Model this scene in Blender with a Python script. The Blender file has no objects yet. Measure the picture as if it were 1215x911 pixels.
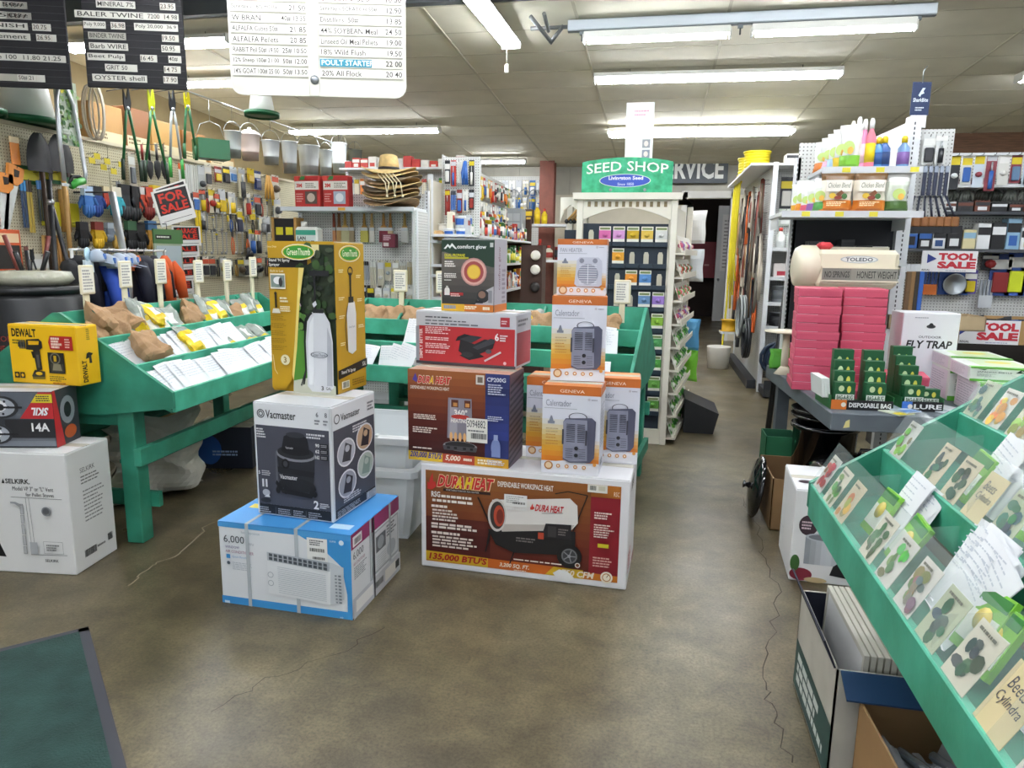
import bpy, math, random
from mathutils import Vector, Matrix
PI = math.pi
rnd = random.Random(7)
scn = bpy.context.scene
COL = scn.collection

# ---------------------------------------------------------------- camera
CAM_R = Vector((0.9806376, 0.1952743, 0.0147583))
CAM_U = Vector((-0.0491206, 0.1723219, 0.9838152))
CAM_F = Vector((-0.1895706, 0.9654911, -0.1785773))
CAM_P = Vector((0, 0, 1.5))
FPX = 843.0
cam_d = bpy.data.cameras.new('camera'); cam = bpy.data.objects.new('camera', cam_d); COL.objects.link(cam)
cam_d.sensor_width = 36; cam_d.lens = FPX / 1215 * 36; cam_d.clip_start = .05; cam_d.clip_end = 100
_m = Matrix((CAM_R, CAM_U, -CAM_F)).transposed().to_4x4(); _m.translation = CAM_P
cam.matrix_world = _m
scn.camera = cam

# ---------------------------------------------------------------- world, exposure
w = bpy.data.worlds.new('daylight'); scn.world = w; w.use_nodes = True
w.node_tree.nodes['Background'].inputs[0].default_value = (.86, .93, 1, 1)
w.node_tree.nodes['Background'].inputs[1].default_value = .6
scn.view_settings.view_transform = 'Standard'; scn.view_settings.look = 'None'
scn.view_settings.gamma = 1; scn.view_settings.use_curve_mapping = False
scn.view_settings.exposure = 0.6
TUBE = 40.0      # emission of a fluorescent tube

# ---------------------------------------------------------------- helpers
def lin(c):
    c = c / 255
    return c / 12.92 if c <= .04045 else ((c + .055) / 1.055) ** 2.4
def rgb(h):
    h = h.lstrip('#'); return tuple(lin(int(h[i:i+2], 16)) for i in (0, 2, 4)) + (1,)
_mats = {}
def mt(col, rough=.5, metal=0, name=None, var=0, scale=8, bump=0, bscale=60, trans=0, emit=0, alpha=1, coat=0, dark=None, spec=.5, stretch=None):
    key = (col, rough, metal, name, var, scale, bump, bscale, trans, emit, alpha, coat, dark, spec, stretch)
    if key in _mats: return _mats[key]
    m = bpy.data.materials.new(name or ('paint_' + col.strip('#'))); _mats[key] = m
    m.use_nodes = True; nt = m.node_tree; b = nt.nodes['Principled BSDF']; I = b.inputs
    I['Base Color'].default_value = rgb(col); I['Roughness'].default_value = rough; I['Metallic'].default_value = metal
    I['Specular IOR Level'].default_value = spec
    if coat: I['Coat Weight'].default_value = coat; I['Coat Roughness'].default_value = .08
    if trans: I['Transmission Weight'].default_value = trans; I['IOR'].default_value = 1.25
    if alpha < 1: I['Alpha'].default_value = alpha
    if emit: I['Emission Color'].default_value = rgb(col); I['Emission Strength'].default_value = emit
    if var or bump:
        tc = nt.nodes.new('ShaderNodeTexCoord'); mp = nt.nodes.new('ShaderNodeMapping')
        if stretch: mp.inputs['Scale'].default_value = stretch
        nt.links.new(tc.outputs['Object'], mp.inputs[0])
    if var:
        n = nt.nodes.new('ShaderNodeTexNoise'); n.inputs['Scale'].default_value = scale; n.inputs['Detail'].default_value = 6
        nt.links.new(mp.outputs[0], n.inputs['Vector'])
        r = nt.nodes.new('ShaderNodeMapRange'); r.inputs[1].default_value = .35; r.inputs[2].default_value = .65
        nt.links.new(n.outputs[0], r.inputs[0])
        mx = nt.nodes.new('ShaderNodeMix'); mx.data_type = 'RGBA'
        nt.links.new(r.outputs[0], mx.inputs[0])
        base = rgb(col); d = rgb(dark) if dark else tuple(x * (1 - var) for x in base[:3]) + (1,)
        mx.inputs[6].default_value = d; mx.inputs[7].default_value = base
        nt.links.new(mx.outputs[2], I['Base Color'])
    if bump:
        n2 = nt.nodes.new('ShaderNodeTexNoise'); n2.inputs['Scale'].default_value = bscale; n2.inputs['Detail'].default_value = 4
        nt.links.new(mp.outputs[0], n2.inputs['Vector'])
        bp = nt.nodes.new('ShaderNodeBump'); bp.inputs['Strength'].default_value = bump; bp.inputs['Distance'].default_value = .01
        nt.links.new(n2.outputs[0], bp.inputs['Height']); nt.links.new(bp.outputs[0], I['Normal'])
    return m
def ink(col): return mt(col, .45)

def Tm(x=0, y=0, z=0, rz=0, rx=0, ry=0, s=1):
    return Matrix.Translation((x, y, z)) @ Matrix.Rotation(rz, 4, 'Z') @ Matrix.Rotation(ry, 4, 'Y') @ Matrix.Rotation(rx, 4, 'X') @ Matrix.Scale(s, 4)

_txt = {}
def text_mesh(s, bold=0, res=2):
    k = (s, bold, res)
    if k in _txt: return _txt[k]
    c = bpy.data.curves.new('t', 'FONT'); c.body = s; c.resolution_u = res; c.offset = bold; c.fill_mode = 'FRONT'
    o = bpy.data.objects.new('t', c); me = o.to_mesh()
    vs = [(v.co.x, v.co.y) for v in me.vertices]; fs = [tuple(p.vertices) for p in me.polygons]
    o.to_mesh_clear(); bpy.data.objects.remove(o); bpy.data.curves.remove(c)
    if vs:
        x0 = min(v[0] for v in vs); x1 = max(v[0] for v in vs); y0 = min(v[1] for v in vs); y1 = max(v[1] for v in vs)
        vs = [((x - x0) / max(x1 - x0, 1e-6), (y - y0) / max(y1 - y0, 1e-6)) for x, y in vs]
        asp = (x1 - x0) / max(y1 - y0, 1e-6)
    else: asp = 1
    _txt[k] = (vs, fs, asp); return _txt[k]

class MB:
    """collects geometry for ONE mesh object"""
    def __init__(s): s.v = []; s.f = []; s.mi = []; s.sm = []; s.mats = []; s.ix = {}
    def m(s, mat):
        if mat not in s.ix: s.ix[mat] = len(s.mats); s.mats.append(mat)
        return s.ix[mat]
    def add(s, vs, fs, mat, smooth=False, M=None):
        o = len(s.v); i = s.m(mat)
        if M is not None: vs = [M @ Vector(v) for v in vs]
        s.v += [tuple(v) for v in vs]
        for f in fs: s.f.append(tuple(o + k for k in f)); s.mi.append(i); s.sm.append(smooth)
        return s
    def bx(s, x0, y0, z0, x1, y1, z1, mat, M=None, ch=0):
        if ch <= 0:
            vs = [(x, y, z) for z in (z0, z1) for y in (y0, y1) for x in (x0, x1)]
            fs = [(0, 2, 3, 1), (4, 5, 7, 6), (0, 1, 5, 4), (1, 3, 7, 5), (3, 2, 6, 7), (2, 0, 4, 6)]
            return s.add(vs, fs, mat, False, M)
        ch = min(ch, (x1-x0)*.45, (y1-y0)*.45, (z1-z0)*.45)
        vs = []; ids = {}
        def p(ax, sx, sy, sz):
            k = (ax, sx, sy, sz)
            if k not in ids:
                q = [x1 if sx > 0 else x0, y1 if sy > 0 else y0, z1 if sz > 0 else z0]; g = (sx, sy, sz)
                for a in range(3):
                    if a != ax: q[a] -= g[a] * ch
                ids[k] = len(vs); vs.append(tuple(q))
            return ids[k]
        fs = []
        S = (-1, 1)
        for a in S:
            fs.append([p(0, a, -1, -1), p(0, a, 1, -1), p(0, a, 1, 1), p(0, a, -1, 1)][::a])
            fs.append([p(1, -1, a, -1), p(1, -1, a, 1), p(1, 1, a, 1), p(1, 1, a, -1)][::a])
            fs.append([p(2, -1, -1, a), p(2, 1, -1, a), p(2, 1, 1, a), p(2, -1, 1, a)][::a])
            for b in S:
                fs.append([p(0, a, b, -1), p(1, a, b, -1), p(1, a, b, 1), p(0, a, b, 1)][::a*b])
                fs.append([p(0, a, -1, b), p(0, a, 1, b), p(2, a, 1, b), p(2, a, -1, b)][::a*b])
                fs.append([p(1, -1, a, b), p(2, -1, a, b), p(2, 1, a, b), p(1, 1, a, b)][::a*b])
                for c in S: fs.append([p(0, a, b, c), p(1, a, b, c), p(2, a, b, c)][::a*b*c])
        return s.add(vs, fs, mat, False, M)
    def box(s, cx, cy, cz, sx, sy, sz, mat, M=None, ch=0):
        return s.bx(cx-sx/2, cy-sy/2, cz-sz/2, cx+sx/2, cy+sy/2, cz+sz/2, mat, M, ch)
    def lathe(s, prof, mat, n=16, M=None, smooth=True, sx=1, sy=1, a0=0, a1=2*PI):
        full = abs(a1 - a0 - 2*PI) < 1e-6; k = n if full else n + 1
        vs = []; fs = []
        for r, z in prof:
            for i in range(k):
                a = a0 + (a1 - a0) * i / n; vs.append((r*math.cos(a)*sx, r*math.sin(a)*sy, z))
        for j in range(len(prof)-1):
            for i in range(n):
                i2 = (i+1) % k; fs.append((j*k+i, j*k+i2, (j+1)*k+i2, (j+1)*k+i))
        if full:
            if prof[0][0] > 1e-5: fs.append(tuple(range(k))[::-1])
            if prof[-1][0] > 1e-5: fs.append(tuple((len(prof)-1)*k+i for i in range(k)))
        return s.add(vs, fs, mat, smooth, M)
    def cyl(s, a, b, r, mat, n=10, r2=None, smooth=True):
        a = Vector(a); b = Vector(b); d = b - a; L = d.length
        if L < 1e-6: return s
        M = Matrix.Translation(a) @ d.to_track_quat('Z', 'Y').to_matrix().to_4x4()
        r2 = r if r2 is None else r2
        o = len(s.v); i = s.m(mat); vs = []
        for rr, z in ((r, 0), (r2, L)):
            for k in range(n): t = 2*PI*k/n; vs.append(M @ Vector((rr*math.cos(t), rr*math.sin(t), z)))
        s.v += [tuple(v) for v in vs]
        for k in range(n): s.f.append((o+k, o+(k+1) % n, o+n+(k+1) % n, o+n+k)); s.mi.append(i); s.sm.append(smooth)
        s.f.append(tuple(o+k for k in range(n))[::-1]); s.f.append(tuple(o+n+k for k in range(n)))
        s.mi += [i, i]; s.sm += [False, False]
        return s
    def tube(s, pts, r, mat, n=6, closed=False, M=None):
        P = [Vector(p) for p in pts]; vs = []; fs = []; N = len(P); up = None
        for i, p in enumerate(P):
            a = P[i-1] if (i or closed) else P[i]; b = P[(i+1) % N] if (i < N-1 or closed) else P[i]
            t = (b - a).normalized()
            if up is None: up = t.orthogonal().normalized()
            up = (up - t * up.dot(t));
            up = up.normalized() if up.length > 1e-5 else t.orthogonal().normalized()
            w_ = t.cross(up); rr = r[i] if isinstance(r, (list, tuple)) else r
            for k in range(n): q = 2*PI*k/n; vs.append(p + (up*math.cos(q) + w_*math.sin(q)) * rr)
        for i in range(N if closed else N-1):
            j = (i+1) % N
            for k in range(n): fs.append((i*n+k, i*n+(k+1) % n, j*n+(k+1) % n, j*n+k))
        if not closed: fs.append(tuple(range(n))[::-1]); fs.append(tuple((N-1)*n+k for k in range(n)))
        return s.add(vs, fs, mat, True, M)
    def prism(s, poly, y0, y1, mat, M=None, smooth=False):
        """polygon in XZ extruded along Y"""
        n = len(poly); vs = [(x, y0, z) for x, z in poly] + [(x, y1, z) for x, z in poly]
        A = sum(poly[i][0]*poly[(i+1) % n][1] - poly[(i+1) % n][0]*poly[i][1] for i in range(n))
        fr = tuple(range(n)); bk = tuple(range(n, 2*n))[::-1]; sd = [((i+1) % n, i, n+i, n+(i+1) % n) for i in range(n)]
        if A < 0: fr = fr[::-1]; bk = bk[::-1]; sd = [f[::-1] for f in sd]
        return s.add(vs, [fr, bk] + sd, mat, smooth, M)
    def ball(s, c, r, mat, n=10, sz=1, M=None):
        k = max(4, n//2)
        pr = [(max(1e-6, r*math.sin(PI*i/k)), -r*sz*math.cos(PI*i/k)) for i in range(k+1)]
        T_ = Matrix.Translation(c)
        return s.lathe(pr, mat, n, (M @ T_) if M is not None else T_)
    def grid(s, fn, nu, nv, mat, smooth=True, M=None, two=0):
        vs = [fn(i/nu, j/nv) for j in range(nv+1) for i in range(nu+1)]
        fs = [(j*(nu+1)+i, j*(nu+1)+i+1, (j+1)*(nu+1)+i+1, (j+1)*(nu+1)+i) for j in range(nv) for i in range(nu)]
        return s.add(vs, fs, mat, smooth, M)
    def mesh(s, name):
        me = bpy.data.meshes.new(name); me.from_pydata(s.v, [], s.f)
        for mm in s.mats: me.materials.append(mm)
        me.polygons.foreach_set('material_index', s.mi); me.polygons.foreach_set('use_smooth', s.sm)
        me.update(); return me
    def build(s, name, parent=None, M=None):
        return link(name, s.mesh(name), parent, M)
def link(name, me, parent=None, M=None):
    o = bpy.data.objects.new(name, me); COL.objects.link(o)
    if parent: o.parent = parent
    if M is not None: o.matrix_local = M
    return o
def tag(o, label, cat, group=None, kind=None):
    o['label'] = label; o['category'] = cat
    if group: o['group'] = group
    if kind: o['kind'] = kind
    return o
def thing(name, label, cat, M=None, group=None):
    o = bpy.data.objects.new(name, None); COL.objects.link(o); o.empty_display_size = .05
    if M is not None: o.matrix_local = M
    return tag(o, label, cat, group)
def struct(o, label=None, cat=None):
    o['kind'] = 'structure'
    if label: o['label'] = label
    if cat: o['category'] = cat
    return o
def dup(root, M, label, group=None):
    r = root.copy(); COL.objects.link(r); r.matrix_local = M; r['label'] = label
    if group: r['group'] = group
    for ch in list(root.children):
        c = ch.copy(); COL.objects.link(c); c.parent = r
        for g in ch.children:
            d = g.copy(); COL.objects.link(d); d.parent = c
    return r
ORD = ['first', 'second', 'third', 'fourth', 'fifth', 'sixth', 'seventh', 'eighth', 'ninth', 'tenth', 'eleventh', 'twelfth', 'thirteenth',
       'fourteenth', 'fifteenth', 'sixteenth', 'seventeenth', 'eighteenth', 'nineteenth', 'twentieth', 'twenty-first', 'twenty-second', 'twenty-third', 'twenty-fourth',
       'twenty-fifth', 'twenty-sixth', 'twenty-seventh', 'twenty-eighth', 'twenty-ninth', 'thirtieth']
def ordw(n):
    """1 -> first ..."""
    if n <= 30: return ORD[n-1]
    return {3: 'thirty', 4: 'forty', 5: 'fifty', 6: 'sixty', 7: 'seventy', 8: 'eighty'}[n//10] + '-' + ORD[n % 10-1] if n % 10 else {40: 'fortieth', 50: 'fiftieth', 60: 'sixtieth', 70: 'seventieth', 80: 'eightieth'}[n]
# where a sight line of the photograph meets a known plane of the room
def sight(px, py): return CAM_F + CAM_R * ((px - 607.5) / FPX) - CAM_U * ((py - 455.5) / FPX)
def on_x(px, py, X): d = sight(px, py); return CAM_P + d * (X / d.x)
def on_y(px, py, Y): d = sight(px, py); return CAM_P + d * (Y / d.y)
def on_z(px, py, Z): d = sight(px, py); return CAM_P + d * ((Z - 1.5) / d.z)

class Print:
    """flat print on a face: u right, v up in 0..1; each call lies a hair above the last"""
    def __init__(s, o, u, v, w, h, off=.0006):
        s.o = Vector(o); s.U = Vector(u).normalized(); s.V = Vector(v).normalized(); s.N = s.U.cross(s.V); s.w = w; s.h = h
        s.k = off; s.step = .00022; s.pr = MB(); s.tx = MB()
    def P(s, u, v): return s.o + s.U*(u*s.w) + s.V*(v*s.h) + s.N*s.k
    def up(s): s.k += s.step
    def poly(s, pts, mat, mb=None):
        s.up(); A = sum(pts[i][0]*pts[(i+1) % len(pts)][1] - pts[(i+1) % len(pts)][0]*pts[i][1] for i in range(len(pts)))
        if A < 0: pts = pts[::-1]
        (mb or s.pr).add([s.P(*p) for p in pts], [tuple(range(len(pts)))], ink(mat) if isinstance(mat, str) else mat); return s
    def rect(s, u0, v0, u1, v1, mat): return s.poly([(u0, v0), (u1, v0), (u1, v1), (u0, v1)], mat)
    def ell(s, cu, cv, ru, rv, mat, n=20, a0=0, a1=360):
        return s.poly([(cu + ru*math.cos(math.radians(a0 + (a1-a0)*i/n)), cv + rv*math.sin(math.radians(a0 + (a1-a0)*i/n))) for i in range(n if a1-a0 == 360 else n+1)], mat)
    def circ(s, cu, cv, r, mat, n=20): return s.ell(cu, cv, r/s.w, r/s.h, mat, n)
    def ring(s, cu, cv, ru, rv, t, mat, n=24):
        s.up(); vs = []; fs = []
        for i in range(n):
            a = 2*PI*i/n
            vs += [s.P(cu+ru*math.cos(a), cv+rv*math.sin(a)), s.P(cu+ru*(1-t)*math.cos(a), cv+rv*(1-t)*math.sin(a))]
        for i in range(n): j = (i+1) % n; fs.append((2*i, 2*j, 2*j+1, 2*i+1))
        s.pr.add(vs, fs, ink(mat) if isinstance(mat, str) else mat); return s
    def line(s, pts, t, mat):
        """polyline of thickness t metres"""
        for (a, b) in zip(pts, pts[1:]):
            s.up(); p = s.P(*a); q = s.P(*b); d = (q-p).normalized(); n = s.N.cross(d)*(t/2)
            s.pr.add([p-n, q-n, q+n, p+n], [(0, 1, 2, 3)], ink(mat) if isinstance(mat, str) else mat)
        return s
    def grad(s, u0, v0, u1, v1, cols, n=10, horiz=False):
        s.up(); C = [tuple(int(c[i:i+2], 16) for i in (1, 3, 5)) for c in cols]
        for i in range(n):
            t = (i+.5)/n*(len(C)-1); k = min(int(t), len(C)-2); f = t-k
            c = '#%02x%02x%02x' % tuple(int(C[k][j]*(1-f)+C[k+1][j]*f) for j in range(3))
            a, b = i/n, (i+1)/n
            q = [(u0+(u1-u0)*a, v0), (u0+(u1-u0)*b, v0), (u0+(u1-u0)*b, v1), (u0+(u1-u0)*a, v1)] if horiz else [(u0, v0+(v1-v0)*a), (u1, v0+(v1-v0)*a), (u1, v0+(v1-v0)*b), (u0, v0+(v1-v0)*b)]
            s.pr.add([s.P(*p) for p in q], [(0, 1, 2, 3)], ink(c))
        return s
    def txt(s, u0, v0, u1, v1, t, col, bold=.0, sh=0, keep=True, al='l', flip=False, rot=0, res=2):
        """lettering fitted into the rectangle; keep = do not widen past natural width"""
        vs, fs, asp = text_mesh(t, bold, res)
        if not vs: return s
        s.up()
        W = (u1-u0)*s.w; Hh = (v1-v0)*s.h
        if rot in (90, -90): W, Hh = Hh, W
        tw = W
        if keep and asp*Hh < W: tw = asp*Hh
        off = 0 if al == 'l' else (W-tw)/2 if al == 'c' else W-tw
        m = ink(col) if isinstance(col, str) else col
        out = []
        for x, y in vs:
            X = off + x*tw + (y-.5)*sh*Hh; Y = y*Hh
            if flip: X, Y = W-X, Hh-Y
            if rot == 90: X, Y = (u1-u0)*s.w - Y, X
            if rot == -90: X, Y = Y, (v1-v0)*s.h - X
            out.append(s.o + s.U*(u0*s.w + X) + s.V*(v0*s.h + Y) + s.N*s.k)
        s.tx.add(out, fs, m); return s
    def para(s, u0, v0, u1, v1, n, col, seed=1, fill=.55, ragged=True):
        """small print too fine to read: n lines of word bars"""
        r = random.Random(seed); s.up(); lh = (v1-v0)/n; m = ink(col) if isinstance(col, str) else col
        for i in range(n):
            y = v1 - (i+.5)*lh; end = u1 - (r.random()*.35*(u1-u0) if ragged else 0); x = u0
            while x < end - .01*(u1-u0):
                ww = (u1-u0)*r.uniform(.06, .2); e = min(x+ww, end)
                s.tx.add([s.P(x, y-lh*fill/2), s.P(e, y-lh*fill/2), s.P(e, y+lh*fill/2), s.P(x, y+lh*fill/2)], [(0, 1, 2, 3)], m)
                x = e + (u1-u0)*.025
        return s
    def bars(s, u0, v0, u1, v1, col='#222222', seed=3, n=18):
        r = random.Random(seed); s.up(); x = u0; st = (u1-u0)/n
        while x < u1 - 1e-6:
            ww = st*r.choice((.3, .5, .8)); e = min(x+ww, u1)
            s.pr.add([s.P(x, v0), s.P(e, v0), s.P(e, v1), s.P(x, v1)], [(0, 1, 2, 3)], ink(col)); x = e + st*r.choice((.3, .5))
        return s
    def done(s, parent, pn='printed_art', tn='lettering'):
        if parent.type == 'EMPTY':      # print belongs to the panel it lies on
            for ch in parent.children:
                if ch.name.split('.')[0] in ('body', 'board', 'panel', 'card', 'plate', 'box') and ch.matrix_local == Matrix.Identity(4): parent = ch; break
        for b, n in ((s.pr, pn), (s.tx, tn)):
            if b.f: b.build(n, parent)['kind'] = 'stuff'
# ================================================================ the room
# floor: worn sealed concrete
def concrete():
    m = bpy.data.materials.new('worn_concrete'); m.use_nodes = True; nt = m.node_tree; b = nt.nodes['Principled BSDF']; L = nt.links.new
    tc = nt.nodes.new('ShaderNodeTexCoord')
    def noise(sc, det=6, rough=.6, dist=0):
        n = nt.nodes.new('ShaderNodeTexNoise'); n.inputs['Scale'].default_value = sc; n.inputs['Detail'].default_value = det
        n.inputs['Roughness'].default_value = rough; n.inputs['Distortion'].default_value = dist; L(tc.outputs['Object'], n.inputs['Vector']); return n
    def ramp(src, stops):
        r = nt.nodes.new('ShaderNodeValToRGB'); e = r.color_ramp.elements
        while len(e) < len(stops): e.new(.5)
        for i, (p, c) in enumerate(stops): e[i].position = p; e[i].color = rgb(c)
        L(src, r.inputs[0]); return r
    a = ramp(noise(.55, 5, .55, .4).outputs[0], [(.3, '#5d523d'), (.5, '#857a5f'), (.7, '#aba284')])
    c = ramp(noise(4.5, 8, .7, .3).outputs[0], [(.28, '#76736c'), (.5, '#c0bdb4'), (.72, '#f8f6f0')])
    d = ramp(noise(90, 4, .7).outputs[0], [(.32, '#8a8a86'), (.5, '#d8d8d4'), (.68, '#ffffff')])
    def mul(x, y, f):
        k = nt.nodes.new('ShaderNodeMix'); k.data_type = 'RGBA'; k.blend_type = 'MULTIPLY'; k.inputs[0].default_value = f
        L(x, k.inputs[6]); L(y, k.inputs[7]); return k.outputs[2]
    o = mul(mul(a.outputs[0], c.outputs[0], .85), d.outputs[0], .7)
    L(o, b.inputs['Base Color'])
    r = nt.nodes.new('ShaderNodeMapRange'); r.inputs[1].default_value = .3; r.inputs[2].default_value = .7; r.inputs[3].default_value = .27; r.inputs[4].default_value = .48
    L(noise(1.3, 1).outputs[0], r.inputs[0]); L(r.outputs[0], b.inputs['Roughness'])
    bp = nt.nodes.new('ShaderNodeBump'); bp.inputs['Strength'].default_value = .12; bp.inputs['Distance'].default_value = .004
    L(noise(35, 6).outputs[0], bp.inputs['Height']); L(bp.outputs[0], b.inputs['Normal'])
    return m
fl = MB(); fl.bx(-6.2, -3.2, -.1, 7.2, 20, 0, concrete()); floor = struct(fl.build('floor'), 'worn brown concrete floor with hairline cracks', 'floor')
def crack(pts, w0, mat, seed):
    r = random.Random(seed); P = []
    for (a, b) in zip(pts, pts[1:]):
        for k in range(6):
            t = k/6; P.append((a[0]+(b[0]-a[0])*t + r.uniform(-.018, .018), a[1]+(b[1]-a[1])*t + r.uniform(-.018, .018)))
    P.append(pts[-1]); vs = []; fs = []
    for i, p in enumerate(P):
        w_ = w0*r.uniform(.5, 1.2); q = P[min(i+1, len(P)-1)]; o = P[max(i-1, 0)]; d = Vector((q[0]-o[0], q[1]-o[1])).normalized()
        vs += [(p[0]-d.y*w_, p[1]+d.x*w_, .0008), (p[0]+d.y*w_, p[1]-d.x*w_, .0008)]
    for i in range(len(P)-1): fs.append((2*i, 2*i+1, 2*i+3, 2*i+2))
    MB().add(vs, fs, mat).build('crack', floor)
cm = mt('#3d372e', .9); cl = mt('#968d78', .9)
crack([(on_z(x, y, 0).x, on_z(x, y, 0).y) for x, y in ((903, 655), (924, 700), (915, 760), (905, 810), (918, 850), (940, 905))], .0022, cm, 1)
crack([(on_z(x, y, 0).x, on_z(x, y, 0).y) for x, y in ((250, 620), (215, 655), (180, 672), (152, 695))], .003, cl, 2)
crack([(on_z(x, y, 0).x, on_z(x, y, 0).y) for x, y in ((455, 745), (400, 775), (330, 800), (250, 845))], .0016, cm, 5)
crack([(on_z(x, y, 0).x, on_z(x, y, 0).y) for x, y in ((880, 590), (900, 625), (903, 655))], .0015, cm, 6)

# suspended ceiling, falling slightly to the back; grid bars with tiles laid in
SLOPE = .0445
def ceil_z(y): return 3.74 - SLOPE*y
tilem = mt('#d6d2bf', .85, var=.08, scale=3, bump=.15, bscale=120, name='ceiling_tile')
barm = mt('#b5b09b', .6, name='grid_bar')
C0 = Tm(0, 0, 3.74, rx=-math.atan(SLOPE))
cb = MB(); XL = [.48 + 1.22*k for k in range(-6, 6)]; Y0, NR = 5.97, 14
for x in XL: cb.bx(x-.012, Y0, -.012, x+.012, Y0+NR*.61, .02, barm)
for j in range(NR+1): cb.bx(XL[0], Y0+j*.61-.007, -.006, XL[-1], Y0+j*.61+.007, .02, barm)
ceiling = struct(cb.build('ceiling', None, C0), 'suspended ceiling of yellowed panels in a metal grid', 'ceiling')
t_ = MB(); t_.bx(-.603, -.3, 0, .603, .3, .02, tilem, ch=.003); tme = t_.mesh('ceiling_tile')
for i in range(len(XL)-1):
    for j in range(NR):
        link('tile', tme, ceiling, Tm(XL[i]+.61, Y0+(j+.5)*.61, -.004 + rnd.uniform(-.001, .001), rx=rnd.uniform(-.0012, .0012), ry=rnd.uniform(-.001, .001)))
# open steel deck over the front of the shop
dk = MB(); dm = mt('#72787a', .55, .2, var=.3, scale=5, name='steel_deck')
for k in range(36): x = -6.2 + k*.372; dk.prism([(x, 4.35), (x+.06, 4.29), (x+.2, 4.29), (x+.26, 4.35), (x+.372, 4.35), (x+.372, 4.38), (x, 4.38)], -3.2, 5.9, dm)
struct(dk.build('ceiling'), 'grey corrugated steel deck above the shop front', 'ceiling')
bh = MB(); bh.bx(-6.2, 5.87, 3.475, 7.2, 5.97, 4.36, mt('#5b6062', .7, var=.25, scale=4)); struct(bh.build('wall_bulkhead'), 'grey bulkhead where the suspended ceiling begins', 'wall')
# walls
peg = bpy.data.materials.new('pegboard'); peg.use_nodes = True
def pegmat(m, base, hole, plane):
    nt = m.node_tree; L = nt.links.new; b = nt.nodes['Principled BSDF']; tc = nt.nodes.new('ShaderNodeTexCoord'); sp = nt.nodes.new('ShaderNodeSeparateXYZ')
    L(tc.outputs['Object'], sp.inputs[0]); d = []
    for ax in plane:
        a = nt.nodes.new('ShaderNodeMath'); a.operation = 'MULTIPLY'; a.inputs[1].default_value = 1/.0254; L(sp.outputs[ax], a.inputs[0])
        f = nt.nodes.new('ShaderNodeMath'); f.operation = 'FRACT'; L(a.outputs[0], f.inputs[0])
        g = nt.nodes.new('ShaderNodeMath'); g.operation = 'SUBTRACT'; g.inputs[1].default_value = .5; L(f.outputs[0], g.inputs[0])
        h = nt.nodes.new('ShaderNodeMath'); h.operation = 'POWER'; h.inputs[1].default_value = 2; L(g.outputs[0], h.inputs[0]); d.append(h)
    s_ = nt.nodes.new('ShaderNodeMath'); L(d[0].outputs[0], s_.inputs[0]); L(d[1].outputs[0], s_.inputs[1])
    c = nt.nodes.new('ShaderNodeMath'); c.operation = 'LESS_THAN'; c.inputs[1].default_value = .034; L(s_.outputs[0], c.inputs[0])
    n = nt.nodes.new('ShaderNodeTexNoise'); n.inputs['Scale'].default_value = 2.5; L(tc.outputs['Object'], n.inputs['Vector'])
    v = nt.nodes.new('ShaderNodeMix'); v.data_type = 'RGBA'; B = rgb(base); v.inputs[6].default_value = tuple(q*.78 for q in B[:3])+(1,); v.inputs[7].default_value = B; L(n.outputs[0], v.inputs[0])
    k = nt.nodes.new('ShaderNodeMix'); k.data_type = 'RGBA'; L(c.outputs[0], k.inputs[0]); L(v.outputs[2], k.inputs[6]); k.inputs[7].default_value = rgb(hole); L(k.outputs[2], b.inputs['Base Color'])
    b.inputs['Roughness'].default_value = .55; return m
pegmat(peg, '#d9d2b4', '#5d543c', (1, 2))
pegw = bpy.data.materials.new('white_pegboard'); pegw.use_nodes = True; pegmat(pegw, '#dfe0dc', '#6a6a68', (0, 2))
pegs = bpy.data.materials.new('white_pegboard_side'); pegs.use_nodes = True; pegmat(pegs, '#d9dad6', '#6a6a68', (1, 2))
wl = MB(); wl.bx(-6.2, -3.2, 0, -6.1, 15.6, 4.4, mt('#9a8a66', .8, var=.2, scale=3)); struct(wl.build('wall_left'), 'tan upper wall behind the pegboard', 'wall')
WX = -5.0
wp = thing('pegboard_wall', 'cream pegboard wall running the length of the left side', 'pegboard'); struct(wp)
for k in range(9):
    y = 2.3 + k*1.22; b_ = MB(); b_.bx(WX-.012, y+.003, .12, WX, y+1.217, 2.44, peg); b_.build('panel', wp)
b_ = MB(); b_.bx(WX-1.1, 2.3, 2.44, WX+.02, 13.28, 2.47, mt('#cfc7ae', .6)); b_.build('top_ledge', wp)
b_ = MB(); b_.bx(WX-.02, 2.3, 0, WX+.01, 13.28, .12, mt('#6a604a', .7)); b_.build('kickboard', wp)
# back wall with a doorway in it
BY = 13.6
DX0, DX1 = on_y(812, 300, BY).x, on_y(863, 300, BY).x
wm = mt('#c9c2ae', .8, var=.15, scale=2)
wb = MB(); wb.bx(-6.2, BY, 0, DX0, BY+.12, 2.62, wm); wb.bx(DX1, BY, 0, 7.2, BY+.12, 2.62, wm); wb.bx(DX0, BY, 2.55, DX1, BY+.12, 2.62, wm)
struct(wb.build('wall_back'), 'cream back wall behind the service doorway', 'wall')
wc = MB(); cg = mt('#a8a598', .5, .3, var=.15, scale=3)
for k in range(56): x = -6.2+k*.24; wc.prism([(x, 2.62), (x, 4.4), (x+.24, 4.4), (x+.24, 2.62)], BY+.04+.02*(k % 2), BY+.1, cg)
struct(wc.build('wall_back_upper'), 'ribbed metal upper back wall', 'wall')
tr = MB(); tm = mt('#d8d6cf', .5)
tr.bx(DX0-.1, BY-.03, 0, DX0, BY+.12, 2.66, tm); tr.bx(DX1, BY-.03, 0, DX1+.1, BY+.12, 2.66, tm); tr.bx(DX0-.1, BY-.03, 2.56, DX1+.1, BY+.12, 2.68, tm)
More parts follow.
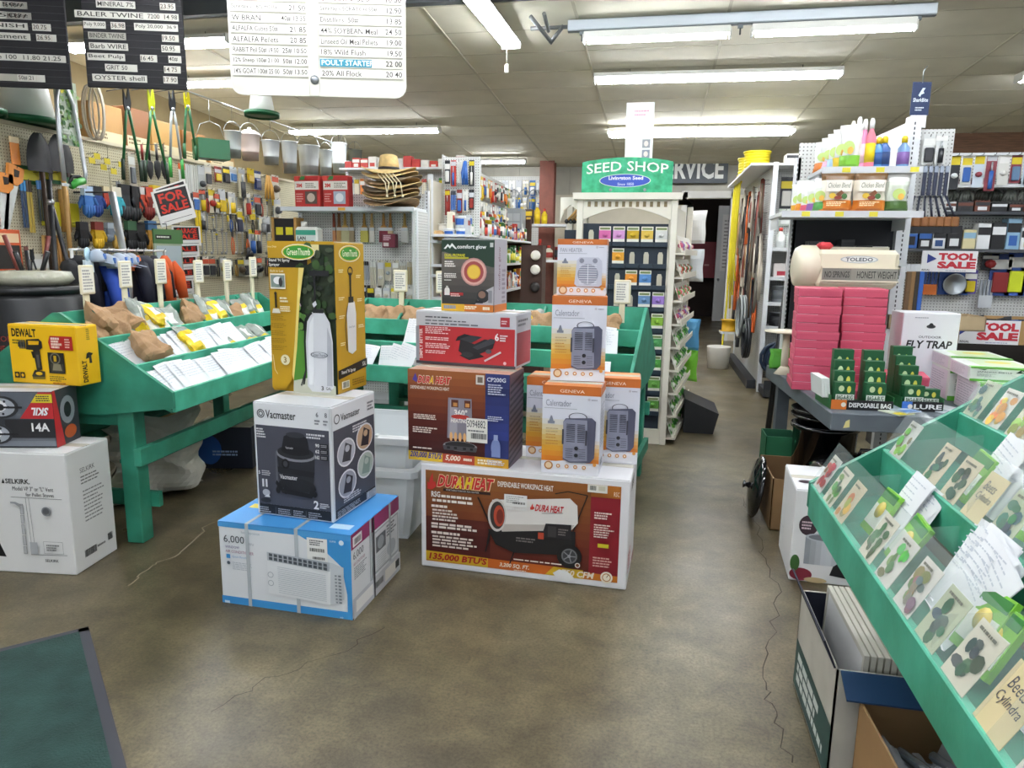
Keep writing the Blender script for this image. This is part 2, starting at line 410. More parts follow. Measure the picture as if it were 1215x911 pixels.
struct(tr.build('trim_1'), 'white casing around the service doorway', 'trim')
# dark back room seen through it
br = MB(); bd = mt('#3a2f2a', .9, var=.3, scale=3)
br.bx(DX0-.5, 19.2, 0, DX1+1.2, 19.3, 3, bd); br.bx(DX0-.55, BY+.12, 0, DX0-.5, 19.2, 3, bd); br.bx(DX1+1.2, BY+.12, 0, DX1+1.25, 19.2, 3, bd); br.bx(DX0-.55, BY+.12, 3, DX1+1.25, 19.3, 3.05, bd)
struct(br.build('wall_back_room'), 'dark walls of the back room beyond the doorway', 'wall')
wr = MB(); wr.bx(7.1, -3.2, 0, 7.2, 15.6, 4.4, mt('#b9b29c', .8, var=.15, scale=2)); struct(wr.build('wall_right'), 'plain cream right wall', 'wall')
# brown timber header on the far right
hd = MB(); a = on_y(1120, 187, 11.2); b2 = on_y(1120, 168, 11.2); hd.bx(2.9, 11.2, a.z, 7.1, 11.4, ceil_z(11.3)+.02, mt('#6b4c36', .75, var=.35, scale=6, stretch=(1, 1, 8)))
struct(hd.build('trim_2'), 'brown timber header below the ceiling on the right', 'trim')
# steel column, rust red, at the back
cl_ = MB(); p = on_y(650, 205, 13.1)
cl_.bx(p.x-.13, 13.0, 0, p.x+.13, 13.02, 3.25, mt('#7b4638', .6, var=.2)); cl_.bx(p.x-.13, 13.24, 0, p.x+.13, 13.26, 3.25, mt('#7b4638', .6, var=.2)); cl_.bx(p.x-.01, 13.02, 0, p.x+.01, 13.24, 3.25, mt('#7b4638', .6, var=.2))
struct(cl_.build('column'), 'rust red steel column by the back wall', 'column')

# ---------------------------------------------------------------- fluorescent fixtures
hous = mt('#e4e4de', .4); endm = mt('#c9c9c2', .5); tubem = mt('#f6f9ff', .3, emit=TUBE, name='lit_tube')
def fixture(name, label, c, length, rz=0, wide=.13, hang=True, tubes=2, cat='light', style=0):
    """trough fixture with its tubes; c = centre of the tube plane"""
    t = thing(name, label, cat, Tm(c[0], c[1], c[2], rz=rz), 'fluorescent fixtures')
    h = MB(); L2 = length/2
    if style == 0: h.prism([(-wide*.35, .075), (-wide*.5, .03), (-wide*.46, .03), (-wide*.3, .06), (wide*.3, .06), (wide*.46, .03), (wide*.5, .03), (wide*.35, .075)], -L2, L2, hous, Matrix.Rotation(-PI/2, 4, 'Z'))
    else: h.bx(-L2, -.03, .03, L2, .03, .09, hous, ch=.006)
    h.build('housing', t)
    for k in range(tubes):
        y = (k-(tubes-1)/2)*wide*.5
        tb = MB(); tb.cyl((-L2+.03, y, .01), (L2-.03, y, .01), .019, tubem, 8); tb.build('tube', t)
    for s_ in (-1, 1):
        e = MB(); e.bx(s_*L2-.008, -wide*.45, -.01, s_*L2+.008, wide*.45, .07, endm, ch=.004); e.build('end_cap', t)
    if hang:
        top = ceil_z(c[1]) if c[1] > 6 else 4.28
        for s_ in (-.7, .7):
            wv = MB(); wv.cyl((s_*L2, 0, .07), (s_*L2, 0, top-c[2]), .004, mt('#4a4a46', .5, .6), 5); wv.build('hanger_wire', t)
    return t
fixture('ceiling_light', 'fluorescent fixture pointing down the room beside the white price board', (-1.42, 5.85, 3.36), 1.9, rz=PI/2-.03, wide=.2)
fixture('ceiling_light', 'bare-tube light on the white rail, nearest the shop centre', (-.09, 6.4, 3.265), 1.19, rz=.0, style=1, tubes=1, wide=.07, hang=False)
fixture('ceiling_light', 'bare-tube light on the white rail above the tool shelves', (1.28, 6.4, 3.265), 1.22, rz=.0, style=1, tubes=1, wide=.07, hang=False)
fixture('ceiling_light', 'long trough light just behind the white rail', (.49, 7.83, 3.27), 2.4, rz=.03, wide=.22)
fixture('ceiling_light', 'long trough light hung above the pails', (-4.13, 9.9, 3.17), 2.2, rz=.03, wide=.2)
fixture('ceiling_light', 'short bright light over the paint aisle at the back', (-2.74, 12.46, 3.06), .95, rz=.02, wide=.14)
fixture('ceiling_light', 'long bright light right above the seed sign', (.49, 10.4, 3.15), 2.44, rz=.02, wide=.3, tubes=3)
fixture('ceiling_light', 'long light behind the two black price boards', (-4.71, 6.23, 3.34), 1.7, rz=.02, wide=.24)
fixture('ceiling_light', 'farther light glimpsed between the price boards', (-4.75, 7.5, 3.29), 1.22, rz=.02, wide=.16)
p = on_y(782, 185, 12.9); fixture('ceiling_light', 'light beside the service sign at the back', (p.x, 12.9, p.z), 1.22, wide=.2)
fixture('ceiling_light', 'light hung over the stocked wall on the far right', (4.6, 8.2, 3.25), 2.4, wide=.2)
for k, (x, y) in enumerate(((-3.2, 1.2), (-.2, 1.4), (2.8, 1.2), (-2.2, 3.9), (1.4, 4.0), (-.4, -1.4), (4.5, 4.4))):
    fixture('ceiling_light', 'shop front light hung from the steel deck, number %s back from the entrance' % ORD[k], (x, y, 3.62), 2.4, rz=.0, wide=.2)
fixture('ceiling_light', 'light inside the back room beyond the service doorway', ((DX0+DX1)/2+.3, 16.0, 2.8), .9, wide=.1, hang=False, tubes=1)  # added lamp, no fixture seen there; it brightens the white door
# white strut rail that carries the bare tubes
rl = thing('light_rail', 'pale blue-white steel rail carrying two tube lights', 'rail')
b_ = MB(); b_.bx(-.82, 6.36, 3.36, 2.02, 6.44, 3.445, mt('#c3ccd4', .4, .3), ch=.006); b_.bx(-.82, 6.38, 3.355, 2.02, 6.42, 3.362, mt('#6a7074', .5)); b_.build('channel', rl)
for x in (-.7, .58, 1.9):
    b_ = MB(); b_.cyl((x, 6.4, 3.28), (x, 6.4, 3.4), .007, mt('#55595a', .5, .6), 6); b_.bx(x-.02, 6.385, 3.33, x+.02, 6.415, 3.37, mt('#6f7678', .5, .5)); b_.build('bracket', rl)
for x in (-.5, 1.7):
    b_ = MB(); b_.cyl((x, 6.4, 3.43), (x, 6.4, ceil_z(6.4)+.01), .005, mt('#55595a', .5, .6), 6); b_.build('hanger_rod', rl)
sb = thing('strut_brace', 'dark steel brace struts beside the light rail', 'brace')
for a, b2 in (((-.98, 6.1, 3.42), (-.98, 6.35, 3.36)), ((-1.1, 6.15, 3.42), (-.96, 6.36, 3.28)), ((-.86, 6.4, 3.41), (-.97, 6.38, 3.27)), ((-1.14, 6.4, 3.4), (-.82, 6.4, 3.4))):
    m_ = MB(); m_.cyl(a, b2, .017, mt('#6d7070', .5, .5), 8); m_.build('strut', sb)
pc = thing('pull_cord', 'white pull cord with tag under the fixture end', 'cord')
q = on_y(602, 52, 6.5); q2 = on_y(601, 77, 6.5)
m_ = MB(); m_.cyl((q.x, 6.5, q.z+.1), tuple(q2), .004, mt('#d8d8d0', .6), 5); m_.build('cord', pc)
m_ = MB(); m_.box(q2.x, 6.5, q2.z-.03, .035, .012, .07, mt('#ecece6', .5), ch=.005); m_.build('tag', pc)
# ================================================================ green display tables
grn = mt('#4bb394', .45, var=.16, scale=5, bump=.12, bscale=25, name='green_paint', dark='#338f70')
grn2 = mt('#349075', .5, var=.2, scale=6, bump=.12, bscale=25, name='green_paint_shaded', dark='#26765c')  # same green darkened: shade on ends, trays and legs put into the colour
HW, TIPZ, PKZ, LIPH = .59, .81, 1.187, .085
def row_geo(k):
    xo = HW-.197*k; return xo, xo-.197, TIPZ+.126*k
def green_table(label, M, L, back=True, divs=6, far=0):
    t = thing('display_table', label, 'table', M, 'green seed display tables')
    for y in (0, L-.02):
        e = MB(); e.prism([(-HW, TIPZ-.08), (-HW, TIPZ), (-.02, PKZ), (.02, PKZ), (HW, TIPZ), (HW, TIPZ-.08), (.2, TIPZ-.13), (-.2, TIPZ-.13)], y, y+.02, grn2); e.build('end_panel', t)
    e = MB(); e.bx(-.01, .02, TIPZ+.2, .01, L-.02, PKZ, grn); e.build('centre_board', t)
    for sd in ((1, -1) if back else (1,)):
        for k in range(3):
            xo, xi, zt = row_geo(k)
            e = MB(); e.bx(min(sd*xo, sd*(xo-.02)), .02, zt-LIPH-.02, max(sd*xo, sd*(xo-.02)), L-.02, zt, grn, ch=.003); e.build('lip_board', t)
            e = MB(); z0, z1 = zt-LIPH-.005, zt-.02
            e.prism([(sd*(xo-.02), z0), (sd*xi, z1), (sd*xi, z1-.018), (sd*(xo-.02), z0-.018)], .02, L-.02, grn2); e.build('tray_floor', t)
        if divs:
            for i in range(1, divs):
                y = L*i/divs; e = MB(); xo, xi, zt = row_geo(2)
                e.prism([(sd*(xo-.02), zt-.09), (sd*(xo-.02), zt), (sd*.01, PKZ-.01), (sd*.01, zt-.03)], y-.007, y+.007, grn2); e.build('divider', t)
    for y in (.02, L-.12-far):
        for s_ in (-1, 1):
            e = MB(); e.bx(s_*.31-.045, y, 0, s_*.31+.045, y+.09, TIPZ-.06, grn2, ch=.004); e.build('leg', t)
        e = MB(); e.bx(-.355, y+.02, .62, .355, y+.07, .7, grn2); e.build('cross_beam', t)
        e = MB(); e.bx(-.4, y+.09, .17, .4, y+.12, .25, grn2); e.build('cross_beam', t)
    for s_ in (-1, 1):
        e = MB(); e.bx(s_*.375-.02, 0, .42, s_*.375+.02, L-far, .51, grn2, ch=.003); e.build('rail', t)
        e = MB(); e.bx(s_*.3-.1, .1, .40, s_*.3+.055, L-.1-far, .42, grn2); e.build('foot_shelf', t)
    return t
M1 = Tm(-2.885, 3.0, 0, rz=math.radians(3.5)); L1 = 2.05
T1 = green_table('green slant-sided seed table beside the left pegboard wall', M1, L1)
M2 = Tm(-2.0, 4.78, 0, rz=math.radians(-96.5)) ; L2 = 1.98
T2 = green_table('green slant-sided seed table behind the stacked cartons', M2, L2)
M3 = Tm(1.1, -.15, 0); L3 = 2.45
T3 = green_table('green seed table with clear fronts at lower right', M3, L3, divs=0, far=1.0)

# ---------------------------------------------------------------- seed envelopes, bags, tags
paper = mt('#eef0f2', .7, name='envelope_paper'); pline = mt('#c9ced6', .7); pgrn = mt('#2f8a4a', .6)
def env_mesh(w, h, seed, tilt=0):
    m = MB(); r = random.Random(seed)
    m.grid(lambda u, v: ((u-.5)*w, -.004*math.sin(PI*u)-.003*math.sin(3*v+seed), v*h), 4, 4, paper)
    m.grid(lambda u, v: ((.5-u)*w, .002, v*h), 2, 2, paper)
    for i in range(6):
        z = h*(.9-i*.075); x = -w*.42
        while x < w*(.1+.3*r.random()):
            ww = w*r.uniform(.05, .16); m.add([(x, -.0085, z), (x+ww, -.0085, z), (x+ww, -.0085, z+h*.016), (x, -.0085, z+h*.016)], [(0, 1, 2, 3)], pline); x += ww+w*.03
    m.add([(-w*.5, -.004, 0), (w*.5, -.004, 0), (w*.5, .002, 0), (-w*.5, .002, 0)], [(0, 1, 2, 3)], paper)
    return m.mesh('seed_envelope')
ENV = [env_mesh(.115, .165, k) for k in range(4)]
ENVB = [env_mesh(.13, .2, 10+k) for k in range(3)]
def slot(MT, sd, k, y, up=0, lean=.62, fwd=0):
    """matrix of a leaning item standing in row k of a table, side sd, at y along it; local -Y of the item faces outwards"""
    xo, xi, zt = row_geo(k); x = sd*(xo-.042-fwd); z = zt-.065+up
    return MT @ Tm(x, y, z, rz=sd*PI/2) @ Tm(rx=-lean)
def put(me, name, M, label, cat, group=None): o = link(name, me, None, M); return tag(o, label, cat, group)
n_env = 0
def envelopes(MT, sd, k, y0, n, step, where, meshes=ENV, fan=0, lean=.74, fwd=0, up=0.005):
    global n_env
    for i in range(n):
        M = slot(MT, sd, k, y0 + i*step, up=up, lean=lean, fwd=fwd) @ Tm(0, -.0075*i+.02, 0) @ Matrix.Rotation(rnd.uniform(-.11, .11) + fan*i, 4, 'Y') @ Tm(0, 0, rnd.uniform(-.012, .02), rx=rnd.uniform(-.03, .05))
        put(meshes[(i+k) % len(meshes)], 'seed_envelope', M, 'white seed envelope, %s %s' % (ORD[i], where), 'envelope', 'seed envelopes'); n_env += 1
ENVC = [env_mesh(.15, .215, 20+k) for k in range(3)]
for k, (y0, n_, st, nm) in enumerate(((.12, 5, .06, 'near'), (.5, 5, .075, 'middle'), (.95, 6, .09, 'far'))):
    envelopes(M1, 1, 0, y0, n_, st, 'in the %s front fan of the left table' % nm, meshes=ENVC)
for k, (y0, n_, st, nm) in enumerate(((.09, 3, .09, 'near'), (.4, 4, .08, 'middle'), (.84, 5, .085, 'far'))):
    envelopes(M1, 1, 1, y0, n_, st, 'in the %s second-row fan of the left table' % nm, meshes=ENVC)

bagp = mt('#b08d68', .85, var=.2, scale=9, bump=.35, bscale=18, name='kraft_paper'); bagy = mt('#e9c814', .35, var=.12, scale=12, name='yellow_plastic', bump=.3, bscale=14)
bagg = mt('#8f988f', .3, var=.3, scale=14, name='grey_foil', bump=.4, bscale=14); bagw = mt('#e6e6df', .35, bump=.4, bscale=14)
def pillow(w, h, d, mat_fn, seed, fold=0, crimp=0, nu=9, nv=10):
    r = random.Random(seed); ph = [r.uniform(0, 6) for _ in range(4)]
    def thick(u, v): return d*.5*max(0, math.sin(PI*min(1, u)))**.5*max(0, min(1, v/.12 if v < .12 else (1-v)/.3 if v > .7 else 1))**.6
    m = MB()
    for s_ in (-1, 1):
        vs = []
        for j in range(nv+1):
            for i in range(nu+1):
                u, v = i/nu, j/nv; t = thick(u, v)
                x = (u-.5)*w*(1-.06*math.sin(PI*v)) + .004*math.sin(9*v+ph[0]); z = v*h
                y = s_*t*(1+.18*math.sin(7*u+ph[1])*math.sin(6*v+ph[2])) + (fold*max(0, v-.72)*h)
                if crimp and .05 < v:
                    x += crimp*math.sin(17*v+5*u+ph[3])*w; y += crimp*w*math.sin(13*u+11*v+ph[0])*s_*(.4+t/d) + crimp*w*math.sin(9*u+ph[2]); z += crimp*h*math.sin(11*u+ph[1])*v
                vs.append((x, y, z - fold*.8*max(0, v-.72)*h*.6))
        for j in range(nv):
            for i in range(nu):
                f = (j*(nu+1)+i, j*(nu+1)+i+1, (j+1)*(nu+1)+i+1, (j+1)*(nu+1)+i)
                m.add([vs[q] for q in f], [(0, 1, 2, 3) if s_ < 0 else (3, 2, 1, 0)], mat_fn((i+.5)/nu, (j+.5)/nv, s_), True)
    return m
BAG_K = pillow(.17, .17, .1, lambda u, v, s: bagp, 1, fold=-.35, crimp=.035, nu=12, nv=12); BAG_Kp = Print((-.06, -.037, .06), (1, 0, 0), (0, 0, 1), .12, .06)
BAG_K = BAG_K.mesh('paper_bag')
def yfn(u, v, s):
    if .25 < v < .62 and .2 < u < .8 and s < 0: return bagw
    return bagy if v < .72 else bagg
BAG_Y = pillow(.15, .2, .06, yfn, 2, crimp=.03, nu=10, nv=12).mesh('yellow_seed_pack')
def gfn(u, v, s):
    if v < .3: return bagy
    if .4 < v < .75 and .3 < u < .7 and s < 0: return bagw
    return bagg
BAG_G = pillow(.17, .22, .06, gfn, 3, crimp=.03, nu=10, nv=12).mesh('grey_seed_pack')
def lie(MT, sd, k, y, up, lean, me, name, label, cat, group, tw=0):
    put(me, name, slot(MT, sd, k, y, up=up, lean=lean) @ Matrix.Rotation(tw, 4, 'Z'), label, cat, group)
W1 = 'on the left green table'
lie(M1, 1, 2, .13, -.03, .5, BAG_K, 'paper_bag', 'brown paper seed bag nearest the yellow drill carton', 'bag', 'paper seed bags', .3)
lie(M1, 1, 2, .27, .0, .3, BAG_K, 'paper_bag', 'brown paper seed bag marked by hand, under the grey pack', 'bag', 'paper seed bags', -.2)
lie(M1, 1, 1, .25, .06, .7, BAG_K, 'paper_bag', 'brown paper seed bag lying above the near envelopes', 'bag', 'paper seed bags', .2)
lie(M1, 1, 2, .44, .03, .3, BAG_G, 'seed_pack', 'grey zip seed pack standing highest on the left green table', 'bag', 'plastic seed packs', .3)
lie(M1, 1, 2, .56, .0, .6, BAG_Y, 'seed_pack', 'yellow seed pack below the grey pack on the left table', 'bag', 'plastic seed packs', -.2)
lie(M1, 1, 2, .68, .0, .55, BAG_Y, 'seed_pack', 'second yellow seed pack beside the tag stick', 'bag', 'plastic seed packs', .2)
lie(M1, 1, 1, .67, .05, .8, BAG_Y, 'seed_pack', 'yellow seed pack sliding down over the white envelopes', 'bag', 'plastic seed packs', .1)
lie(M1, 1, 1, 1.12, -.01, .9, BAG_G, 'seed_pack', 'grey seed pack lying in the second row far end', 'bag', 'plastic seed packs', .1)
lie(M1, 1, 1, 1.35, -.01, .9, BAG_G, 'seed_pack', 'grey seed pack farther along the second row', 'bag', 'plastic seed packs', -.1)
lie(M1, 1, 2, .95, -.01, .4, BAG_K, 'paper_bag', 'brown paper seed bag in the middle bin of the left table', 'bag', 'paper seed bags', .1)
lie(M1, 1, 2, 1.1, .02, .4, BAG_G, 'seed_pack', 'grey seed pack in the middle bin of the left table', 'bag', 'plastic seed packs', .4)
lie(M1, 1, 2, 1.22, -.02, .5, BAG_Y, 'seed_pack', 'yellow and white seed pack in the middle bin', 'bag', 'plastic seed packs', -.1)
lie(M1, 1, 2, 1.5, -.03, .5, BAG_K, 'paper_bag', 'small brown paper bag toward the far bin', 'bag', 'paper seed bags', -.3)
lie(M1, 1, 2, 1.72, .0, .4, BAG_G, 'seed_pack', 'grey seed pack in the far bin of the left table', 'bag', 'plastic seed packs', .1)
lie(M1, 1, 2, 1.85, -.03, .5, BAG_Y, 'seed_pack', 'yellow seed pack in the far bin of the left table', 'bag', 'plastic seed packs', 0)
for i, (k, y, up, le, me, nm, lb, tw) in enumerate(((2, .2, .09, .9, BAG_K, 'paper_bag', 'brown paper seed bag heaped on top of the near bin', .5), (2, .36, .07, .8, BAG_K, 'paper_bag', 'brown paper seed bag leaning on the grey pack', -.4), (2, .62, .08, .9, BAG_Y, 'seed_pack', 'yellow seed pack heaped over the near bin edge', .3),
        (2, .78, -.02, .6, BAG_G, 'seed_pack', 'grey seed pack right of the near yellow packs', -.3), (2, 1.02, .05, .8, BAG_K, 'paper_bag', 'brown paper seed bag heaped in the middle bin', .4), (2, 1.3, .05, .8, BAG_Y, 'seed_pack', 'yellow seed pack on the middle bin divider', .2),
        (2, 1.42, -.02, .5, BAG_G, 'seed_pack', 'grey seed pack past the middle bin', .2), (2, 1.62, -.01, .5, BAG_Y, 'seed_pack', 'yellow seed pack before the far bin', -.2), (1, .3, .06, .85, BAG_K, 'paper_bag', 'brown paper bag spilling over the near envelopes', -.2), (1, 1.55, -.01, .9, BAG_G, 'seed_pack', 'grey seed pack at the far second row', .1))):
    lie(M1, 1, k, y, up, le, me, nm, lb, 'bag', 'paper seed bags' if nm == 'paper_bag' else 'plastic seed packs', tw)
# second table (behind the cartons)
envelopes(M2, 1, 0, .1, 3, .07, 'at the end nearest the sprayer carton, second green table', meshes=ENVB)
envelopes(M2, 1, 0, .42, 4, .03, 'of the tall fan left of the vise carton', meshes=ENVB, fan=.12, up=.0, lean=.45)
envelopes(M2, 1, 1, .5, 3, .03, 'behind the tall fan left of the vise carton', meshes=ENVB, fan=.1, up=.03, lean=.4)
envelopes(M2, 1, 0, 1.15, 3, .05, 'between the vise carton and the heater cartons', meshes=ENVB, fan=-.1)
envelopes(M2, 1, 1, 1.12, 3, .05, 'upright behind the vise carton', meshes=ENVB, fan=-.2, up=.1, lean=.3)
envelopes(M2, 1, 0, 1.68, 3, .05, 'in the front row right of the heater cartons', meshes=ENVB)
envelopes(M2, 1, 1, 1.7, 3, .045, 'in the second row right of the heater cartons', meshes=ENVB, up=.02, lean=.5)
for i, (y, me, nm, lb) in enumerate(((.12, BAG_K, 'paper_bag', 'brown paper bag in the first bin behind the sprayer carton'), (.26, BAG_K, 'paper_bag', 'second brown paper bag in the first bin behind the sprayer carton'),
        (.42, BAG_K, 'paper_bag', 'brown paper bag in the bin left of the vise carton'), (.95, BAG_G, 'seed_pack', 'dark seed pack behind the propane heater carton'),
        (1.1, BAG_K, 'paper_bag', 'brown paper bag right of the propane heater carton'), (1.25, BAG_Y, 'seed_pack', 'yellow seed pack left of the fan heater carton'),
        (1.32, BAG_K, 'paper_bag', 'brown paper bag low behind the heater cartons'), (1.75, BAG_K, 'paper_bag', 'brown paper bag in the last bin of the second table'))):
    lie(M2, 1, 2, y, -.02, .5, me, nm, lb, 'bag', 'paper seed bags' if nm == 'paper_bag' else 'plastic seed packs', .2*(-1)**i)
# tag sticks
cream = mt('#ece3c4', .6, var=.08, name='cream_paint'); hand = mt('#a5a3a0', .7)
def tag_stick(MT, y, h, label, w=.105, hh=.15, x=.02):
    t = thing('tag_stick', label, 'sign', MT @ Tm(x, y, PKZ-.1, rz=PI/2), 'cream name tags on sticks')
    m = MB(); m.bx(-.018, 0, 0, .018, .012, h, cream); m.build('stick', t)
    p = MB(); rr = .012
    p.bx(-w/2, -.012, h-.02, w/2, 0, h-.02+hh, cream, ch=.006); p.build('plate', t)
    q = Print((-w/2, -.012, h-.02), (1, 0, 0), (0, 0, 1), w, hh); q.rect(.1, .08, .9, .92, '#f3efe2'); q.para(.16, .14, .84, .86, 7, hand, seed=int(y*100)); q.done(t, 'card')
for i, (y, h, lb) in enumerate(((.2, .2, 'nearest the yellow drill carton'), (.5, .22, 'behind the grey seed pack'), (.82, .23, 'just past the grey seed pack'), (1.22, .22, 'in the middle of the left table'), (1.58, .22, 'toward the far end of the left table'), (1.95, .24, 'at the far end of the left table'))):
    tag_stick(M1, y, h, 'cream handwritten tag on a stick %s' % lb)
for y, h, lb in ((.28, .17, 'beside the sprayer carton'), (.6, .17, 'left of the propane heater carton'), (1.82, .14, 'in front of the seed rack')):
    tag_stick(M2, y, h, 'cream handwritten tag on a stick %s' % lb)
# ================================================================ cartons
def carton(name, label, w, d, h, cx, cy, z, rot, col, group=None, flaps=True, tape=True, topcol=None, cat='box', facegap=0):
    t = thing(name, label, cat, Tm(cx, cy, z, rz=math.radians(rot)), group)
    b = MB(); bm = mt(col, .5, bump=.06, bscale=9, name='carton_' + col.strip('#'))
    b.bx(-w/2, -d/2, 0, w/2, d/2, h-.003, bm, ch=.004); b.build('body', t)
    if flaps:
        tm_ = mt(topcol or col, .5)
        for s_ in (-1, 1):
            f = MB(); f.bx(-w/2+.003, min(s_*.002, s_*(d/2-.003)), h-.003, w/2-.003, max(s_*.002, s_*(d/2-.003)), h, tm_); f.build('flap', t)
        if tape: f = MB(); f.bx(-w/2+.003, -.025, h, w/2-.003, .025, h+.0008, mt('#d9d4c2', .25)); f.build('tape', t)
    F = dict(front=Print((-w/2, -d/2, 0), (1, 0, 0), (0, 0, 1), w, h), right=Print((w/2, -d/2, 0), (0, 1, 0), (0, 0, 1), d, h),
             left=Print((-w/2, d/2, 0), (0, -1, 0), (0, 0, 1), d, h), top=Print((-w/2, -d/2, h+.001), (1, 0, 0), (0, 1, 0), w, d))
    return t, F
def fin(t, F):
    for k, p in F.items(): p.done(t, k+'_print', k+'_lettering')
# --- chimney vent kit
t, F = carton('vent_kit_carton', 'large white pellet vent kit carton on the floor at left', .62, .303, .585, -2.9, 2.765, 0, 6.5, '#e9e9e7')
f = F['front']; f.o = f.o + f.U*.052
f.poly([(0, .15), (.37, .13), (.2, .6), (0, .68)], '#17181b')
f.poly([(.4, .745), (.425, .745), (.4125, .785)], '#222222'); f.txt(.43, .745, .7, .785, 'SELKIRK.', '#1c1c1c', .02)
f.txt(.48, .69, .8, .725, 'Model VP 3" or "L" Vent', '#3a3a3a'); f.txt(.58, .645, .8, .675, 'for Pellet Stoves', '#3a3a3a')
f.line([(.46, .635), (.86, .63)], .002, '#3a3a3a'); f.line([(.57, .16), (.86, .165)], .002, '#3a3a3a')
for u in (.575, .60): f.line([(u, .63), (u+.01, .17)], .0015, '#444444')
for a, b2 in ((.50, .58), (.42, .49), (.33, .41), (.24, .32), (.17, .23)): f.rect(.525, a, .55, b2, '#c6c8ca'); f.line([(.525, a), (.525, b2), (.55, b2), (.55, a), (.525, a)], .0012, '#444444')
f.poly([(.46, .6), (.5, .6), (.55, .575), (.525, .56), (.49, .585), (.46, .585)], '#9da0a3')
f.circ(.735, .53, .022, '#5f6266'); f.ring(.735, .53, .022/.62, .022/.585, .3, '#85888c')
f.rect(.58, .17, .64, .27, '#b7babd'); f.line([(.69, .18), (.84, .18), (.84, .28), (.69, .28), (.69, .18)], .0012, '#555555'); f.para(.71, .2, .82, .26, 3, '#777777', 4)
f.txt(.67, .11, .82, .135, '\u25b2 SELKIRK', '#2a2a2a', .02) if False else f.txt(.69, .11, .82, .133, 'SELKIRK', '#2a2a2a', .02)
r_ = F['right']; r_.txt(.28, .8, .62, .84, 'SELKIRK', '#555555'); r_.para(.28, .7, .8, .78, 3, '#777777', 6, .4); r_.para(.3, .38, .8, .66, 9, '#8a8a8a', 7, .35); r_.bars(.22, .1, .5, .16); r_.para(.52, .12, .72, .15, 1, '#777777'); r_.bars(.78, .13, .9, .19)
fin(t, F)
# --- circular saw carton (its printed name is upside down)
t, F = carton('saw_carton', 'black and red circular saw carton on the vent kit carton', .40, .2, .268, -2.905, 2.775, .586, 14, '#1d1d20', topcol='#c9c9cb')
f = F['front']
f.grad(.0, .03, 1, .98, ['#7d838c', '#2a2c31', '#8b9098'], 10)
f.poly([(0, .52), (.7, .52), (1, .98), (0, .98)], '#5a6068'); f.poly([(.62, .52), (1, .52), (1, .98), (.85, .98)], '#c1282d')
f.poly([(0, .52), (.3, .52), (.12, .15), (0, .1)], '#c1282d'); f.rect(.0, .03, .22, .06, '#d9d9d9')
f.poly([(.76, .8), (1, .8), (1, .95), (.83, .95)], '#e4d02e'); f.para(.82, .82, .98, .93, 3, '#333333', 3)
f.rect(.45, .18, 1, .5, '#232327')
for cx, cy, s_ in ((.42, .72, 1), (.35, .25, .9)):
    f.ell(cx, cy, .2*s_, .2*s_, '#2b2d31'); f.ell(cx, cy, .16*s_, .16*s_, '#a6abb3'); f.ell(cx-.02, cy+.02, .09*s_, .1*s_, '#ececee'); f.ell(cx, cy, .04, .06, '#2b2b2e'); f.rect(cx-.24, cy-.02, cx+.24, cy+.015, '#17181a')
    for a in range(6): f.circ(cx+.09*math.cos(a), cy+.12*math.sin(a), .006, '#22242a')
f.txt(.76, .58, .95, .72, 'SKIL', '#f4f4f4', .04, sh=.25, flip=True); f.txt(.75, .3, .95, .45, '14A', '#f4f4f4', .03)
r_ = F['right']; r_.rect(0, 0, 1, 1, '#3a3c42'); r_.poly([(0, 0), (.35, 0), (.1, 1), (0, 1)], '#c1282d'); r_.ell(.55, .6, .3, .25, '#9aa0a8'); r_.ell(.55, .6, .15, .14, '#26272b'); r_.ell(.6, .2, .25, .12, '#c05a2a')
fin(t, F)
# --- yellow drill carton
t, F = carton('drill_carton', 'yellow drill carton on top of the saw carton', .39, .13, .285, -2.845, 2.93, .8548, -1.5, '#f0bd10')
f = F['front']; k_ = '#191813'
f.txt(.06, .79, .42, .93, 'DEWALT', k_, .035); f.para(.06, .66, .22, .75, 2, '#5d5213', 2)
f.rect(.14, .62, .24, .7, k_)
f.poly([(.15, .62), (.17, .6), (.17, .72), (.15, .7)], '#4a4a44')
for i in range(5): f.rect(.16+i*.02, .59, .175+i*.02, .74, ['#2b2b28', '#5a5a52'][i % 2])
f.poly([(.26, .58), (.27, .75), (.46, .77), (.5, .72), (.5, .62), (.44, .57)], '#262521'); f.poly([(.3, .66), (.45, .67), (.46, .73), (.3, .73)], '#e9b20e')
f.poly([(.36, .58), (.46, .58), (.47, .25), (.39, .22)], '#2b2a24'); f.poly([(.4, .5), (.44, .5), (.44, .28), (.41, .28)], '#55524a'); f.poly([(.33, .55), (.37, .55), (.38, .44), (.35, .44)], k_)
f.poly([(.33, .08), (.5, .09), (.51, .22), (.36, .24), (.31, .14)], '#2a2924'); f.poly([(.32, .08), (.5, .09), (.5, .13), (.32, .12)], '#7a6a16'); f.ell(.42, .18, .05, .03, '#e3b512')
f.poly([(.6, .72), (.63, .83), (.95, .83), (.95, .6), (.62, .6)], '#b3211d'); f.para(.64, .62, .8, .81, 4, '#f2d9c9', 5, .75); f.para(.84, .63, .93, .8, 4, '#f0c9b8', 6)
f.rect(.575, .2, .81, .55, k_)
f.ring(.68, .45, .075, .1, .25, '#6a6658'); f.rect(.61, .22, .79, .36, '#3b3930'); f.poly([(.63, .25), (.77, .25), (.75, .36), (.65, .36)], '#8a836a'); f.rect(.66, .4, .7, .5, '#c9a21a')
f.rect(.06, .09, .13, .19, k_); f.rect(.145, .09, .21, .19, k_); f.circ(.095, .14, .008, '#e9b20e'); f.circ(.18, .14, .008, '#e9b20e'); f.para(.58, .06, .82, .16, 3, '#75651a', 7); f.para(.62, .02, .82, .05, 1, '#a3321d', 8)
